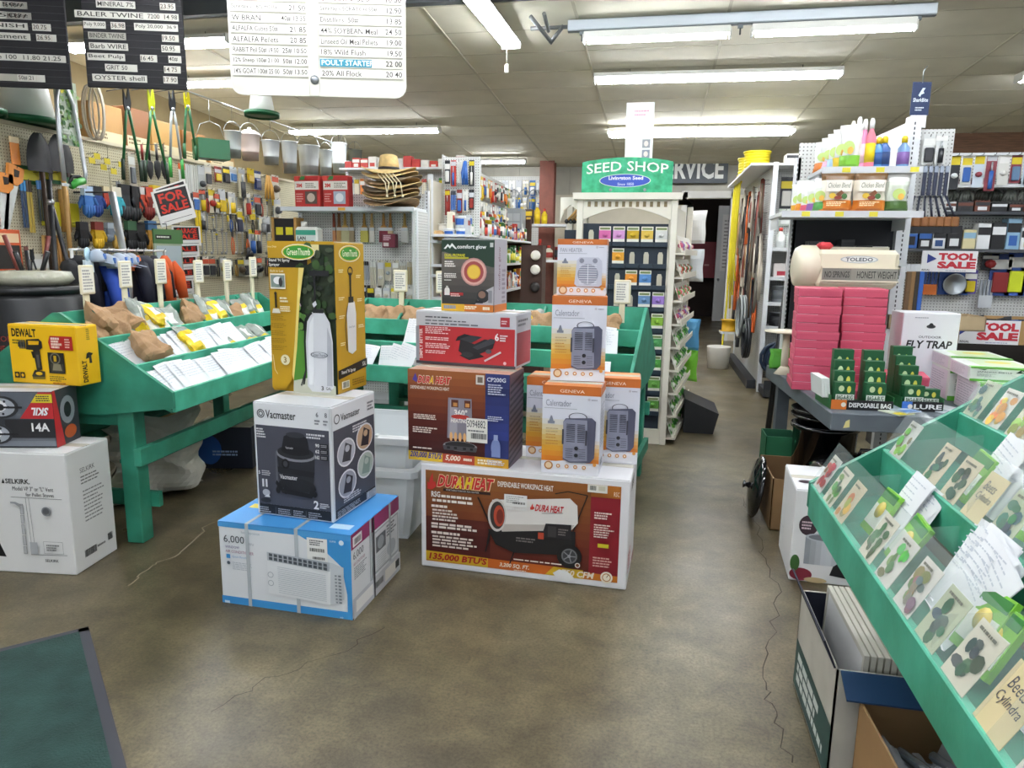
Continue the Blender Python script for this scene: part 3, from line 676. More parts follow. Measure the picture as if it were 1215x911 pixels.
r_ = F['right']; r_.txt(.16, .05, .38, .42, 'DEWALT', k_, .03, rot=90); r_.poly([(.35, .44), (.55, .46), (.7, .52), (.5, .55), (.4, .53)], k_); r_.poly([(.5, .5), (.6, .5), (.62, .36), (.5, .36)], '#3a382e'); r_.para(.45, .75, .6, .95, 6, '#8a7a22', 9)
fin(t, F)
# --- window air conditioner
t, F = carton('air_conditioner_carton', 'blue and white window air conditioner carton on the floor', .612, .506, .37, -1.455, 2.812, 0, -2, '#e6e9ec', topcol='#3f8fd2')
f = F['front']
f.rect(0, 0, 1, .09, '#3f97d6'); f.poly([(0, .94), (1, .94), (1, 1), (0, 1)], '#4f9fdb'); f.poly([(.62, .94), (1, .94), (1, .0), (.965, .0), (.965, .3), (.93, .62), (.8, .8)], '#3f97d6')
f.txt(.18, .87, .34, .915, 'homepointe', '#a9b3bd'); f.txt(.04, .745, .23, .845, '6,000', '#3a3f46'); f.txt(.235, .75, .28, .775, 'BTU', '#8a9098')
f.txt(.05, .69, .16, .72, 'WINDOW', '#7a6f9a'); f.txt(.05, .635, .27, .668, 'AIR CONDITIONER', '#a0607f')
f.rect(.055, .565, .085, .615, '#3f97d6'); f.txt(.1, .575, .22, .605, 'Quick Room', '#7aa9cf'); f.circ(.07, .51, .008, '#55606c'); f.para(.1, .43, .26, .53, 5, '#b5bcc3', 3, .4)
f.rect(.68, .66, .83, .93, '#f3f3ef'); f.para(.7, .84, .81, .91, 3, '#555555', 4); f.bars(.7, .77, .81, .81, n=12); f.bars(.72, .68, .81, .71, n=12)
# unit picture
f.poly([(.375, .2), (.84, .155), (.945, .24), (.945, .62), (.86, .66), (.375, .7)], '#cfd4d8'); f.poly([(.375, .2), (.84, .155), (.85, .59), (.375, .64)], '#eceff1')
f.poly([(.375, .6), (.845, .555), (.845, .66), (.375, .7)], '#b9c0c6')
for i in range(12): u = .39+i*.0375; f.poly([(u, .61-.0035*i), (u+.026, .607-.0035*i), (u+.026, .685-.0035*i), (u, .69-.0035*i)], '#4e555c'); f.line([(u, .65-.0035*i), (u+.026, .647-.0035*i)], .0022, '#d8dde1')
for i in range(14): z = .235+i*.024; f.line([(.46, z), (.82, z-.035)], .0018, '#b4bcc3')
f.ring(.405, .44, .022, .035, .2, '#a9b1b8'); f.ring(.405, .34, .022, .035, .2, '#a9b1b8')
for i in range(9): f.rect(.915, .2+i*.04, .935, .22+i*.04, '#7b838a'); f.rect(.89, .2+i*.04, .905, .22+i*.04, '#8b9399')
f.txt(.86, .92, .92, .94, 'SUPER', '#e6eef5'); f.circ(.945, .925, .011, '#dfeaf3'); f.rect(.04, .03, .08, .06, '#cfe3f1'); f.txt(.92, .03, .96, .05, 'AIR', '#dbe9f4')
r_ = F['right']; r_.rect(0, .82, 1, 1, '#8e2560'); r_.rect(.03, .84, .2, .96, '#f0f0ee'); r_.bars(.06, .86, .18, .93, n=10); r_.txt(.03, .68, .3, .78, '6,000', '#555a60'); r_.txt(.03, .62, .25, .655, 'AIR CONDITIONER', '#a0607f'); r_.para(.04, .45, .3, .6, 6, '#9aa0a6', 4)
r_.rect(.42, .27, .97, .8, '#aab0b6'); r_.rect(.44, .3, .95, .78, '#d9dde0'); r_.rect(.47, .52, .68, .72, '#5a6067'); r_.ell(.57, .62, .07, .08, '#9aa1a8'); r_.para(.7, .6, .93, .76, 4, '#6a7076', 5, .6); r_.ell(.8, .43, .1, .1, '#b2bac1')
for i in range(6): r_.line([(.47, .32+i*.03), (.68, .32+i*.03)], .0015, '#8b9298')
r_.rect(0, .0, 1, .25, '#c9ccd2'); r_.rect(.05, .06, .38, .2, '#f2f2f0'); r_.bars(.42, .09, .6, .17, n=12); r_.rect(.64, .05, .9, .2, '#eceae4'); r_.rect(.88, .08, .97, .18, '#2b2d30'); r_.rect(.4, 0, .43, 1, '#2c2e33')
tp = F['top']; tp.rect(0, 0, 1, 1, '#4496d8'); tp.rect(.05, .35, .16, .45, '#e8d44a'); tp.rect(.8, .1, .95, .2, '#bcd9ee')
# strapping
strap = mt('#cfd6da', .2, alpha=.75)
for u in (.225, .6):
    x = -.306 + u*.612; m_ = MB(); m_.bx(x-.008, -.2565, 0, x+.008, -.2555, .3725, strap); m_.bx(x-.008, -.2565, .3722, x+.008, .2565, .3735, strap); m_.build('strap', t)
m_ = MB(); m_.bx(.3085, -.08, 0, .3095, -.06, .373, strap); m_.bx(.3085, .13, 0, .3095, .15, .373, strap); m_.build('strap', t)
fin(t, F)
# --- shop vacuum
t, F = carton('vacuum_carton', 'grey and white shop vacuum carton on the air conditioner carton', .372, .389, .5, -1.445, 2.859, .3745, -5.3, '#d7dadd')
f = F['front']
f.rect(.02, .015, .98, .985, '#e9ebee'); f.rect(.03, .1, .975, .8, '#4c4e5a'); f.rect(.03, .015, .975, .1, '#202127')
f.ring(.105, .9, .05, .038, .22, '#2a2b30'); f.ring(.105, .9, .03, .023, .35, '#2a2b30'); f.txt(.17, .865, .56, .935, 'Vacmaster', '#26272c', .012)
f.txt(.82, .91, .85, .95, '6', '#55575e'); f.txt(.93, .91, .96, .95, '8', '#55575e'); f.para(.8, .84, .87, .89, 2, '#7a7c82'); f.para(.91, .84, .97, .89, 2, '#7a7c82')
# vacuum picture
f.poly([(.3, .58), (.33, .31), (.4, .24), (.68, .22), (.76, .3), (.79, .55)], '#2c2d34'); f.ell(.545, .3, .24, .06, '#25262c'); f.poly([(.3, .4), (.77, .38), (.78, .43), (.3, .45)], '#23242a')
f.ell(.545, .57, .255, .065, '#85878f'); f.ell(.545, .585, .24, .058, '#2a2b31'); f.poly([(.36, .6), (.4, .72), (.5, .76), (.6, .76), (.7, .72), (.73, .58)], '#1f2026'); f.ell(.545, .6, .185, .04, '#1a1b20'); f.ell(.55, .74, .12, .025, '#34353d')
f.poly([(.28, .59), (.3, .57), (.31, .3), (.28, .27)], '#5d5f68'); f.ell(.41, .48, .05, .045, '#17181c'); f.ell(.41, .48, .03, .027, '#3d3f47'); f.txt(.33, .345, .56, .385, 'Vacmaster', '#e8e8ea', .012); f.txt(.42, .615, .52, .635, 'Vacmaster', '#d9d9dc')
for u in (.3, .4, .74, .78): f.ell(u, .24, .03, .028, '#1b1c21'); f.rect(u-.012, .25, u+.012, .3, '#202127')
f.poly([(.27, .3), (.36, .22), (.74, .2), (.8, .28), (.79, .31), (.72, .24), (.37, .26), (.29, .33)], '#1c1d22')
f.para(.05, .69, .18, .78, 4, '#e4e4e6', 2, .55); f.para(.7, .72, .95, .77, 2, '#dcdce0', 4, .6)
for i, s_ in enumerate(('90', '62', '162')): f.txt(.81, .655-.05*i, .86, .685-.05*i, s_, '#ececee', .02); f.rect(.87, .648-.05*i, .97, .688-.05*i, '#202127'); f.para(.88, .655-.05*i, .96, .682-.05*i, 2, '#a8a8ae', 3)
f.txt(.055, .37, .085, .4, '5', '#ececee', .02); f.para(.1, .36, .24, .41, 3, '#c9c9ce', 6); f.rect(.1, .26, .125, .33, '#e0e1e5'); f.rect(.145, .26, .17, .33, '#e0e1e5'); f.ell(.15, .21, .05, .03, '#b7b9c0'); f.ell(.14, .14, .07, .02, '#2e2f36'); f.poly([(.12, .17), (.18, .2), (.2, .17)], '#d5d6da')
f.txt(.77, .115, .84, .19, '2', '#f0f0f2', .03); f.para(.85, .125, .97, .175, 3, '#dcdce0', 7)
for u in (.05, .3, .5, .7): f.para(u, .03, u+.17, .085, 3, '#a9abb2', int(u*10), .5)
for u in (.27, .47, .67): f.line([(u, .02), (u, .09)], .001, '#777980')
r_ = F['right']; r_.rect(.03, .015, .97, .985, '#e9ebee'); r_.rect(.04, .1, .965, .79, '#4c4e5a'); r_.rect(.04, .02, .965, .1, '#23242b')
r_.ring(.12, .88, .06, .042, .22, '#2a2b30'); r_.txt(.2, .85, .62, .91, 'Vacmaster', '#26272c', .012); r_.para(.8, .84, .95, .93, 3, '#7a7c82'); r_.para(.45, .7, .8, .77, 3, '#dcdce0', 8, .6)
for cu, cv, c1, c2 in ((.3, .56, '#b9bbc4', '#3c3d46'), (.72, .62, '#c9a888', '#2c2630'), (.3, .28, '#9fa3b0', '#2b2d3a'), (.72, .36, '#b7c4bb', '#8aa096')):
    r_.ell(cu, cv, .2, .125, '#e3e4e8'); r_.ell(cu, cv, .18, .11, c1); r_.poly([(cu-.1, cv-.07), (cu+.08, cv-.09), (cu+.12, cv+.04), (cu-.02, cv+.09)], c2); r_.ell(cu+.02, cv+.03, .05, .03, c1)
r_.para(.2, .12, .6, .18, 3, '#c9cad0', 9); r_.para(.06, .03, .6, .085, 4, '#a9abb2', 3); r_.bars(.72, .03, .95, .09, n=14, col='#e8e8ea')
fin(t, F)
# --- sprayer
t, F = carton('sprayer_carton', 'tall gold garden sprayer carton on the vacuum carton', .334, .26, .67, -1.51, 3.045, .8755, -6, '#bf951c', topcol='#e3d9b8')
f = F['front']; gd = '#bf951c'
f.rect(0, .0, 1, 1, gd)
f.poly([(.55, 0), (.9, 0), (1, 0), (1, .98), (.78, .98), (.78, .9), (.5, .82), (.42, .5), (.33, .12), (.35, .03)], '#27331f')
f.poly([(.55, .98), (.78, .98), (.78, .9), (.6, .88)], '#e7d9a0'); f.rect(.0, .83, .6, .89, '#1f1f1c')
for i in range(60):
    r2 = random.Random(i); u, v = r2.uniform(.45, .98), r2.uniform(.5, .97); f.ell(u, v, r2.uniform(.03, .07), r2.uniform(.015, .035), r2.choice(['#2f4a25', '#1b2b1a', '#3d5a2c', '#20281f', '#44503a']), 7)
for i in range(14):
    r2 = random.Random(i+90); f.ell(r2.uniform(.43, .56), r2.uniform(.42, .6), .035, .02, r2.choice(['#a58aa5', '#4f7d36', '#6d9a48', '#c9a7c0']), 7)
f.poly([(.35, .0), (.7, 0), (.7, .42), (.42, .42)], '#4f8a2f'); f.poly([(.35, .0), (1, 0), (1, .06), (.7, .12), (.36, .08)], '#c9cbb8')
f.poly([(.36, .83), (.55, .83), (.48, .6), (.42, .3), (.33, .08), (.24, .02), (.02, .02), (.05, .82)], gd); f.poly([(.5, .83), (.58, .83), (.5, .62), (.43, .3), (.36, .08), (.34, .12), (.4, .35), (.46, .62)], '#e9d37a')
f.poly([(.575, .05), (.57, .35), (.6, .48), (.68, .545), (.86, .545), (.94, .48), (.975, .35), (.97, .05), (.9, .015), (.64, .015)], '#d9dbe0'); f.poly([(.6, .06), (.6, .35), (.64, .47), (.7, .52), (.68, .3), (.68, .06)], '#eceef1'); f.poly([(.87, .06), (.9, .45), (.96, .36), (.955, .06)], '#b6b9c0')
f.rect(.69, .54, .85, .565, '#24252a'); f.rect(.715, .56, .745, .82, '#1b1c20'); f.rect(.66, .78, .95, .815, '#1d1e22'); f.poly([(.69, .6), (.74, .62), (.76, .595), (.71, .575)], '#d9dbe0')
f.line([(.68, .54), (.58, .5), (.555, .35), (.56, .16), (.52, .06)], .008, '#191a1e'); f.line([(.56, .16), (.48, .05)], .006, '#23242a')
f.ring(.77, .265, .13, .02, .12, '#55606a'); f.txt(.67, .255, .87, .275, 'GreenThumb', '#55606a')
f.ell(.51, .93, .25, .052, '#f2f0dc'); f.ell(.51, .93, .24, .047, '#e0c43a'); f.ell(.51, .93, .225, .042, '#3f9a33'); f.txt(.34, .91, .69, .955, 'GreenThumb', '#f7f4d8', .012)
f.txt(.03, .955, .22, .97, 'Heavy Duty', '#f2ecd0'); f.txt(.06, .862, .48, .888, "Stand 'N Spray", '#f4f2ea', .015); f.txt(.06, .833, .3, .858, 'Sprayer', '#f4f2ea', .015)
f.rect(.07, .69, .3, .79, '#efe9d8'); f.rect(.08, .7, .29, .78, '#7f8f86'); f.ell(.19, .745, .07, .025, '#e8e8e8'); f.ell(.23, .735, .03, .03, '#3a3a3a'); f.txt(.08, .8, .28, .815, 'Built to Last', '#f2ecd0')
f.rect(.13, .565, .16, .66, '#2a2414'); f.poly([(.1, .56), (.19, .56), (.21, .53), (.08, .53)], '#e6e2d2'); f.ell(.145, .66, .02, .012, '#2a2414')
f.para(.21, .6, .37, .64, 2, '#f2ecd0', 2); f.para(.21, .54, .37, .58, 3, '#f2ecd0', 3)
for k in range(5): f.para(.06, .48-.05*k, .3, .515-.05*k, 3, '#8a6a12', 10+k, .35)
f.line([(.07, .25), (.09, .15), (.13, .12)], .002, '#f2ecd0'); f.ell(.26, .22, .07, .035, '#efe6c0'); f.txt(.235, .2, .285, .24, '3', '#8a6a12', .02)
f.txt(.8, .03, .855, .06, '3', '#2a2a2a', .03); f.txt(.87, .035, .96, .055, 'GAL.', '#2a2a2a', .01)
r_ = F['right']; r_.ell(.5, .925, .36, .055, '#f2f0dc'); r_.ell(.5, .925, .34, .05, '#e0c43a'); r_.ell(.5, .925, .31, .044, '#3f9a33'); r_.txt(.25, .905, .75, .95, 'GreenThumb', '#f7f4d8', .01)
r_.rect(.46, .62, .52, .8, '#26231a'); r_.ring(.49, .81, .09, .03, .3, '#26231a'); r_.poly([(.36, .27), (.34, .52), (.4, .6), (.45, .62), (.55, .62), (.62, .6), (.66, .52), (.64, .27), (.5, .25)], '#e4e4e2'); r_.rect(.41, .6, .58, .64, '#26231a'); r_.line([(.37, .58), (.28, .45), (.32, .28)], .005, '#26231a'); r_.txt(.4, .43, .6, .445, 'GreenThumb', '#7a7f85')
for u, v in ((.1, .8), (.68, .76), (.08, .62), (.7, .6), (.08, .5), (.72, .42), (.1, .32)): r_.para(u, v, u+.2, v+.025, 2, '#f0e6bd', int(u*50))
r_.poly([(0, .16), (.0, .1), (1, .14), (1, .2)], '#27231a'); r_.txt(.1, .125, .6, .155, "Stand 'N Spray", '#f4f2ea', .015); r_.txt(.82, .15, .95, .18, '3GAL', '#f4f2ea', .01); r_.rect(.1, .03, .35, .08, '#efe9d0'); r_.bars(.13, .035, .33, .075, n=10); r_.para(.45, .03, .9, .08, 3, '#8a6a12', 3)
fin(t, F)
# --- big kerosene heater carton
def flame(f, u, v, w_, h_, c='#c8322a'):
    f.poly([(u, v), (u+w_*.5, v-h_*.02), (u+w_, v+h_*.2), (u+w_*.85, v+h_*.5), (u+w_*.65, v+h_*.45), (u+w_*.6, v+h_), (u+w_*.25, v+h_*.6), (u+w_*.2, v+h_*.35), (u, v+h_*.45)], c)
t, F = carton('forced_air_heater_carton', 'wide white and brown forced-air heater carton on the floor', .99, .45, .521, -.545, 3.32, 0, -2.4, '#e8e8ea')
f = F['front']
f.grad(.025, .06, .96, .94, ['#5a1f16', '#6b2a18', '#7d451f', '#935a26'], 12)
f.grad(.025, .06, .35, .5, ['#5a1c14', '#4a1714', '#5a2217'], 6); f.rect(.825, .06, .96, .94, '#8a1a26'); f.rect(.825, .83, .96, .94, '#b06a22')
f.poly([(.025, .06), (.96, .06), (.96, .12), (.025, .16)], '#c9761f'); f.poly([(.025, .07), (.34, .06), (.34, .15), (.025, .16)], '#d6b128'); f.poly([(.34, .06), (.62, .06), (.66, .145), (.34, .15)], '#c8641f'); f.poly([(.62, .06), (.8, .06), (.8, .14), (.66, .145)], '#d6b128')
flame(f, .035, .76, .045, .16)
f.txt(.088, .784, .364, .911, 'DURA HEAT', '#f0d7a8', .075, sh=.22, keep=False); f.txt(.09, .79, .36, .905, 'DURA HEAT', '#c8232a', .04, sh=.22, keep=False); f.txt(.178, .79, .212, .905, 'A', '#e8c52c', .04, sh=.22); f.txt(.226, .79, .262, .905, 'H', '#e8c52c', .04, sh=.22); f.rect(.115, .755, .35, .78, '#2b1511'); f.txt(.13, .76, .33, .775, 'PORTABLE FORCED AIR HEATER', '#d8cfc8')
f.txt(.385, .845, .65, .895, 'DEPENDABLE WORKSPACE HEAT', '#f0e9e2', .02, keep=False)
f.txt(.055, .69, .1, .745, 'RSG', '#f2ece6', .03); f.para(.105, .69, .27, .72, 1, '#f0e6da', 3, .8); f.para(.06, .645, .28, .675, 1, '#f0e6da', 4, .8)
f.para(.055, .59, .16, .62, 1, '#f2e6da', 5, .8)
for i in range(4): f.para(.06, .555-.03*i, .2, .58-.03*i, 1, '#e9d9cc', 6+i, .7)
f.para(.055, .39, .3, .45, 2, '#f0e2d6', 11, .7); f.para(.055, .335, .22, .365, 1, '#f0e2d6', 13, .8)
for i in range(4): f.para(.06, .3-.03*i, .3, .325-.03*i, 1, '#e9d9cc', 16+i, .7)
f.txt(.045, .075, .335, .15, "135,000 BTU'S", '#a81f1f', .035, sh=.2, keep=False); f.txt(.4, .085, .57, .13, '3,200 SQ. FT.', '#f3e7d2', .03, sh=.2); f.txt(.7, .075, .85, .135, '750 CFM', '#f3e7d2', .03, sh=.2); f.para(.47, .065, .56, .08, 1, '#f3e7d2', 2)
f.circ(.91, .105, .028, '#f3ead6'); f.circ(.91, .105, .02, '#b5762a'); f.circ(.91, .105, .016, '#f3ead6'); f.line([(.91, .105), (.92, .135)], .003, '#7a4a1a')
# heater picture
f.line([(.29, .73), (.36, .45), (.7, .4)], .008, '#17120f'); f.line([(.66, .83), (.72, .86), (.81, .84), (.74, .45)], .005, '#1b1512')
f.poly([(.34, .44), (.38, .3), (.47, .24), (.7, .27), (.76, .36), (.76, .5), (.4, .45)], '#1b191a'); f.poly([(.335, .3), (.345, .42), (.355, .42), (.345, .3)], '#151313'); f.line([(.35, .38), (.33, .22)], .006, '#151313'); f.line([(.47, .25), (.45, .13)], .006, '#151313')
f.poly([(.36, .72), (.73, .8), (.765, .74), (.77, .58), (.74, .51), (.41, .43)], '#e6e2dc'); f.poly([(.41, .43), (.74, .51), (.755, .56), (.4, .5)], '#bdb6ae'); f.ell(.385, .58, .045, .155, '#cfcac3', 24); f.ell(.387, .58, .036, .13, '#3a3431', 24); f.ell(.395, .575, .026, .1, '#b8492f', 24); f.ell(.4, .57, .017, .07, '#7a2f22', 20)
flame(f, .545, .665, .02, .06); f.txt(.57, .655, .7, .72, 'DURA HEAT', '#c8232a', .03, sh=.2, keep=False); f.line([(.6, .64), (.7, .66)], .002, '#333333')
f.poly([(.6, .42), (.62, .55), (.74, .56), (.74, .42)], '#232023'); f.circ(.645, .47, .011, '#8a857f'); f.rect(.585, .4, .612, .46, '#b5442a'); f.rect(.63, .43, .67, .53, '#3a3638'); f.para(.68, .45, .73, .52, 3, '#77706e', 4); f.para(.48, .35, .6, .4, 2, '#77706e', 5)
f.circ(.735, .27, .058, '#141313'); f.circ(.735, .27, .037, '#6f7073'); f.circ(.735, .27, .03, '#3c3d40')
for a in range(5): f.line([(.735, .27), (.735+.03*math.cos(a*1.257), .27+.057*math.sin(a*1.257))], .005, '#8d8e92')
f.circ(.735, .27, .008, '#9a9b9f')
f.rect(.42, .68, .53, .79, '#e9e9e6'); f.para(.43, .71, .52, .78, 4, '#8a8a88', 4, .35); f.bars(.46, .705, .52, .725, n=10); f.rect(.43, .65, .53, .675, '#3a3a3a') if False else None
f.bars(.43, .65, .53, .675, n=14, col='#e9e9e6')
f.para(.47, .175, .72, .195, 1, '#efe2d4', 8); f.circ(.775, .195, .012, '#e9e2da'); f.circ(.775, .195, .008, '#7a4a2a')
f.para(.845, .64, .93, .71, 3, '#f0d9cf', 4, .6); f.para(.845, .47, .94, .6, 6, '#f0d9cf', 5, .5); f.rect(.865, .385, .915, .42, '#d6c62c'); f.para(.845, .2, .95, .3, 4, '#d9a9a0', 6, .5)
f.rect(.81, .88, .9, .95, '#e4e2d6'); f.bars(.82, .9, .85, .94, n=8); f.rect(.86, .9, .89, .94, '#cfcbb4'); f.txt(.93, .86, .955, .9, 'RSC', '#efe2d4')
f.poly([(.66, .1), (.69, .14), (.73, .13), (.76, .08), (.74, .02), (.69, .03)], '#e6e6e4')
r_ = F['right']; r_.para(.1, .1, .5, .3, 5, '#b3344a', 5); r_.poly([(.7, 0), (1, 0), (1, .06), (.7, .04)], '#8a1a3a'); r_.bars(.2, .85, .5, .95)
fin(t, F)
# --- convection heater carton
t, F = carton('convection_heater_carton', 'brown propane convection heater carton stacked on the big heater carton', .504, .235, .442, -.863, 3.255, .5225, -5, '#8a4a22', topcol='#c9a08a')
f = F['front']; f.grad(0, .08, .77, 1, ['#3d120c', '#54190f', '#7a3a1a', '#9c5a2a'], 12); f.rect(.77, 0, 1, 1, '#2c3670'); f.grad(.77, .3, 1, .85, ['#33408a', '#222a5a'], 6)
f.rect(.0, 0, 1, .1, '#c9722a'); f.rect(0, 0, .35, .1, '#d9b32a'); f.rect(.35, 0, .67, .1, '#b5442a'); f.rect(.67, 0, 1, .1, '#d9a32a')
f.txt(.02, .02, .34, .1, "200,000 BTU'S", '#3a3a8a', .03, sh=.2, keep=False); f.txt(.38, .02, .55, .09, '5,000', '#f3e7d2', .03, sh=.2); f.para(.56, .03, .65, .08, 1, '#f3e7d2', 3); f.para(.7, .02, .95, .08, 2, '#fff0d0', 4, .7)
f.poly([(.05, .89), (.08, .96), (.1, .9), (.09, .86)], '#4a3a9a'); f.txt(.107, .848, .434, .942, 'DURA HEAT', '#ead9c0', .075, sh=.2, keep=False); f.txt(.11, .855, .43, .935, 'DURA HEAT', '#c8252a', .04, sh=.2, keep=False); f.txt(.225, .855, .265, .935, 'A', '#e8c52c', .04, sh=.2); f.txt(.03, .79, .42, .825, 'DEPENDABLE WORKSPACE HEAT', '#efe2d4', .02, keep=False)
f.rect(.68, .88, .76, .98, '#ded8cc'); f.rect(.695, .9, .745, .96, '#7a6a5a')
f.para(.06, .46, .3, .52, 3, '#ead9cc', 3, .6); f.para(.05, .31, .32, .38, 3, '#ead9cc', 4, .6); f.para(.05, .13, .3, .155, 1, '#ead9cc', 5, .6)
f.poly([(.4, .28), (.41, .72), (.64, .72), (.65, .28)], '#8a8590'); f.poly([(.42, .28), (.43, .7), (.5, .7), (.5, .28)], '#a7a2ac'); f.rect(.44, .62, .51, .7, '#5a2a12'); f.rect(.57, .62, .63, .7, '#5a2a12'); f.rect(.46, .63, .5, .67, '#c98a4a'); f.rect(.58, .63, .62, .67, '#c98a4a')
f.txt(.47, .53, .6, .6, "360\u00b0", '#f4efe8', .03); f.ell(.53, .52, .09, .025, '#b5342a'); f.txt(.44, .455, .6, .5, 'HEATING', '#f4efe8', .03, sh=.15)
for i in range(5): f.ell(.44+i*.045, .3, .015, .05, '#e8b070')
f.ell(.53, .2, .17, .055, '#8d8a8c'); f.ell(.53, .21, .15, .04, '#2a2728'); f.poly([(.36, .2), (.7, .2), (.69, .15), (.37, .15)], '#4a4749')
for u in (.4, .47, .56, .63): f.rect(u, .165, u+.03, .19, '#1b191a')
f.txt(.79, .92, .98, .965, 'CP200G', '#dfe2ee', .02); f.para(.8, .78, .97, .9, 5, '#cfd4e6', 6, .5); f.para(.8, .5, .95, .56, 3, '#cfd4e6', 7); f.ell(.88, .22, .045, .1, '#7f8fc0'); f.rect(.84, .12, .925, .22, '#7f8fc0'); f.rect(.86, .3, .9, .36, '#9faad0'); f.para(.8, .03, .97, .09, 3, '#cfd4e6', 9)
f.rect(.595, .26, .8, .52, '#ece9e0'); f.txt(.6, .42, .78, .5, '5094882', '#2a2a2a', .0, keep=False); f.bars(.64, .3, .79, .36, n=16); f.para(.61, .37, .78, .4, 1, '#777777', 3)
r_ = F['right']; r_.rect(0, 0, 1, 1, '#6a5a6a')
for i in range(13): r_.poly([(0, .02+i*.07), (1, .1+i*.07), (1, .13+i*.07), (0, .05+i*.07)], '#2a2230')
fin(t, F)
# --- vise carton
t, F = carton('vise_carton', 'red and grey bench vise carton on the convection heater carton', .52, .24, .262, -.868, 3.42, .966, -7.5, '#c4c6cc', topcol='#dcdee2')
f = F['front']; f.rect(0, .0, 1, .055, '#4a4347'); f.rect(.035, .055, .99, .72, '#b52a30'); f.poly([(0, .055), (.035, .055), (.035, .72), (0, .7)], '#9aa0a8')
f.txt(.037, .1, .07, .66, 'SIMPLY BETTER', '#f0d9d9', .02, rot=90); f.para(.1, .86, .5, .91, 1, '#55575e', 2, .5); f.para(.1, .8, .55, .84, 1, '#55575e', 3, .5); f.para(.1, .74, .68, .785, 1, '#55575e', 4, .5)
f.rect(.85, .76, .94, .93, '#a82a35'); f.txt(.86, .79, .93, .9, 'KING', '#e6c9cc', .02) if False else f.para(.86, .8, .93, .88, 2, '#e6c9cc', 5)
for i, (v, n_) in enumerate(((.57, 4), (.45, 2), (.3, 3), (.2, 2))): f.para(.1, v, .36, v+.035*n_, n_, '#f2d4d4', 7+i, .5)
f.poly([(.41, .46), (.55, .52), (.56, .58), (.5, .6), (.43, .54)], '#15161a'); f.poly([(.44, .28), (.5, .2), (.62, .22), (.78, .36), (.8, .5), (.7, .52), (.6, .42), (.46, .5)], '#1d1e22'); f.poly([(.58, .36), (.76, .54), (.8, .52), (.8, .46), (.63, .32)], '#3a3c42'); f.poly([(.45, .5), (.57, .44), (.68, .56), (.56, .58)], '#33353b'); f.poly([(.45, .2), (.55, .12), (.7, .2), (.62, .28)], '#17181b'); f.ell(.53, .22, .06, .05, '#2b2d31'); f.line([(.7, .12), (.86, .3)], .009, '#c9c4c4'); f.ell(.74, .3, .03, .04, '#55575c')
f.txt(.8, .5, .84, .64, '6', '#f4e9e9', .03); f.para(.85, .49, .93, .62, 3, '#f4e9e9', 4); f.circ(.9, .1, .008, '#e0b9bb')
r_ = F['right']; r_.rect(.05, .05, .95, .65, '#a7424a'); r_.para(.1, .75, .8, .9, 2, '#6a6c72', 4)
fin(t, F)
# --- propane heater carton
t, F = carton('propane_heater_carton', 'dark propane radiant heater carton topping the middle stack', .268, .19, .343, -.866, 3.42, 1.2295, -6.4, '#3f4440', topcol='#d5d8d5')
f = F['front']; f.grad(0, .09, 1, .98, ['#2f2f2f', '#5d5852', '#7a726a'], 10); f.poly([(0, .98), (1, .98), (1, .62)] + [(.95-.095*i, .62+.018*i*(1+.02*i)) for i in range(11)], '#1f3a2b')
f.poly([(0, .98), (1, .98), (1, .62), (.85, .7), (.65, .77), (.4, .815), (0, .82)], '#1f3a2b')
f.poly([(.04, .86), (.12, .93), (.16, .9), (.2, .94), (.3, .86), (.26, .86), (.2, .9), (.16, .865), (.12, .895), (.08, .86)], '#eef0ee'); f.txt(.3, .85, .85, .92, 'comfort glow', '#eef0ee', .02, keep=False); f.rect(.92, .89, .98, .95, '#c9cec9')
f.txt(.06, .755, .45, .795, 'DUAL PROPANE', '#d9d22a', .02); f.rect(.06, .725, .52, .75, '#b7b02a'); f.para(.06, .61, .3, .7, 3, '#e9e6e0', 2, .6); f.para(.05, .46, .3, .53, 3, '#e9e6e0', 3, .6); f.para(.05, .42, .2, .44, 1, '#e9e6e0', 4, .6)
f.circ(.62, .55, .066, '#b98a88'); f.circ(.62, .55, .06, '#d8a89c'); f.circ(.62, .55, .05, '#a24a4a'); f.circ(.62, .55, .035, '#d9a23a'); f.circ(.62, .55, .03, '#e6c44a')
f.rect(.05, .22, .42, .26, '#a82a2a'); f.para(.18, .2, .4, .25, 2, '#f0d0c8', 6); f.ell(.11, .29, .05, .04, '#e6e4e0'); f.rect(.06, .22, .16, .29, '#e6e4e0'); f.rect(.09, .32, .13, .35, '#c9c7c2')
f.poly([(.65, .1), (1, .1), (1, .36), (.8, .28), (.68, .14)], '#b5b2b6'); f.ell(.8, .22, .12, .09, '#2a2a2c'); f.ell(.78, .24, .07, .05, '#8a6a5a'); f.rect(.66, .12, .8, .16, '#1b1b1c'); f.rect(.9, .13, .97, .3, '#8a8a90')
f.rect(0, 0, 1, .1, '#d9a92a'); f.rect(.45, 0, 1, .1, '#c9722a'); f.para(.05, .025, .3, .085, 1, '#8a9ab0', 3, .8); f.para(.45, .03, .75, .08, 2, '#f4e9d0', 5, .7); f.para(.8, .02, .98, .08, 1, '#f4e9d0', 6, .7)
r_ = F['right']; r_.rect(0, 0, 1, 1, '#b9b4bd'); r_.txt(.3, .3, .5, .9, 'comfort glow', '#7a4a5a', .01, rot=90); r_.para(.6, .1, .9, .6, 8, '#8a808a', 4); r_.rect(0, 0, 1, .1, '#c9722a')
fin(t, F)
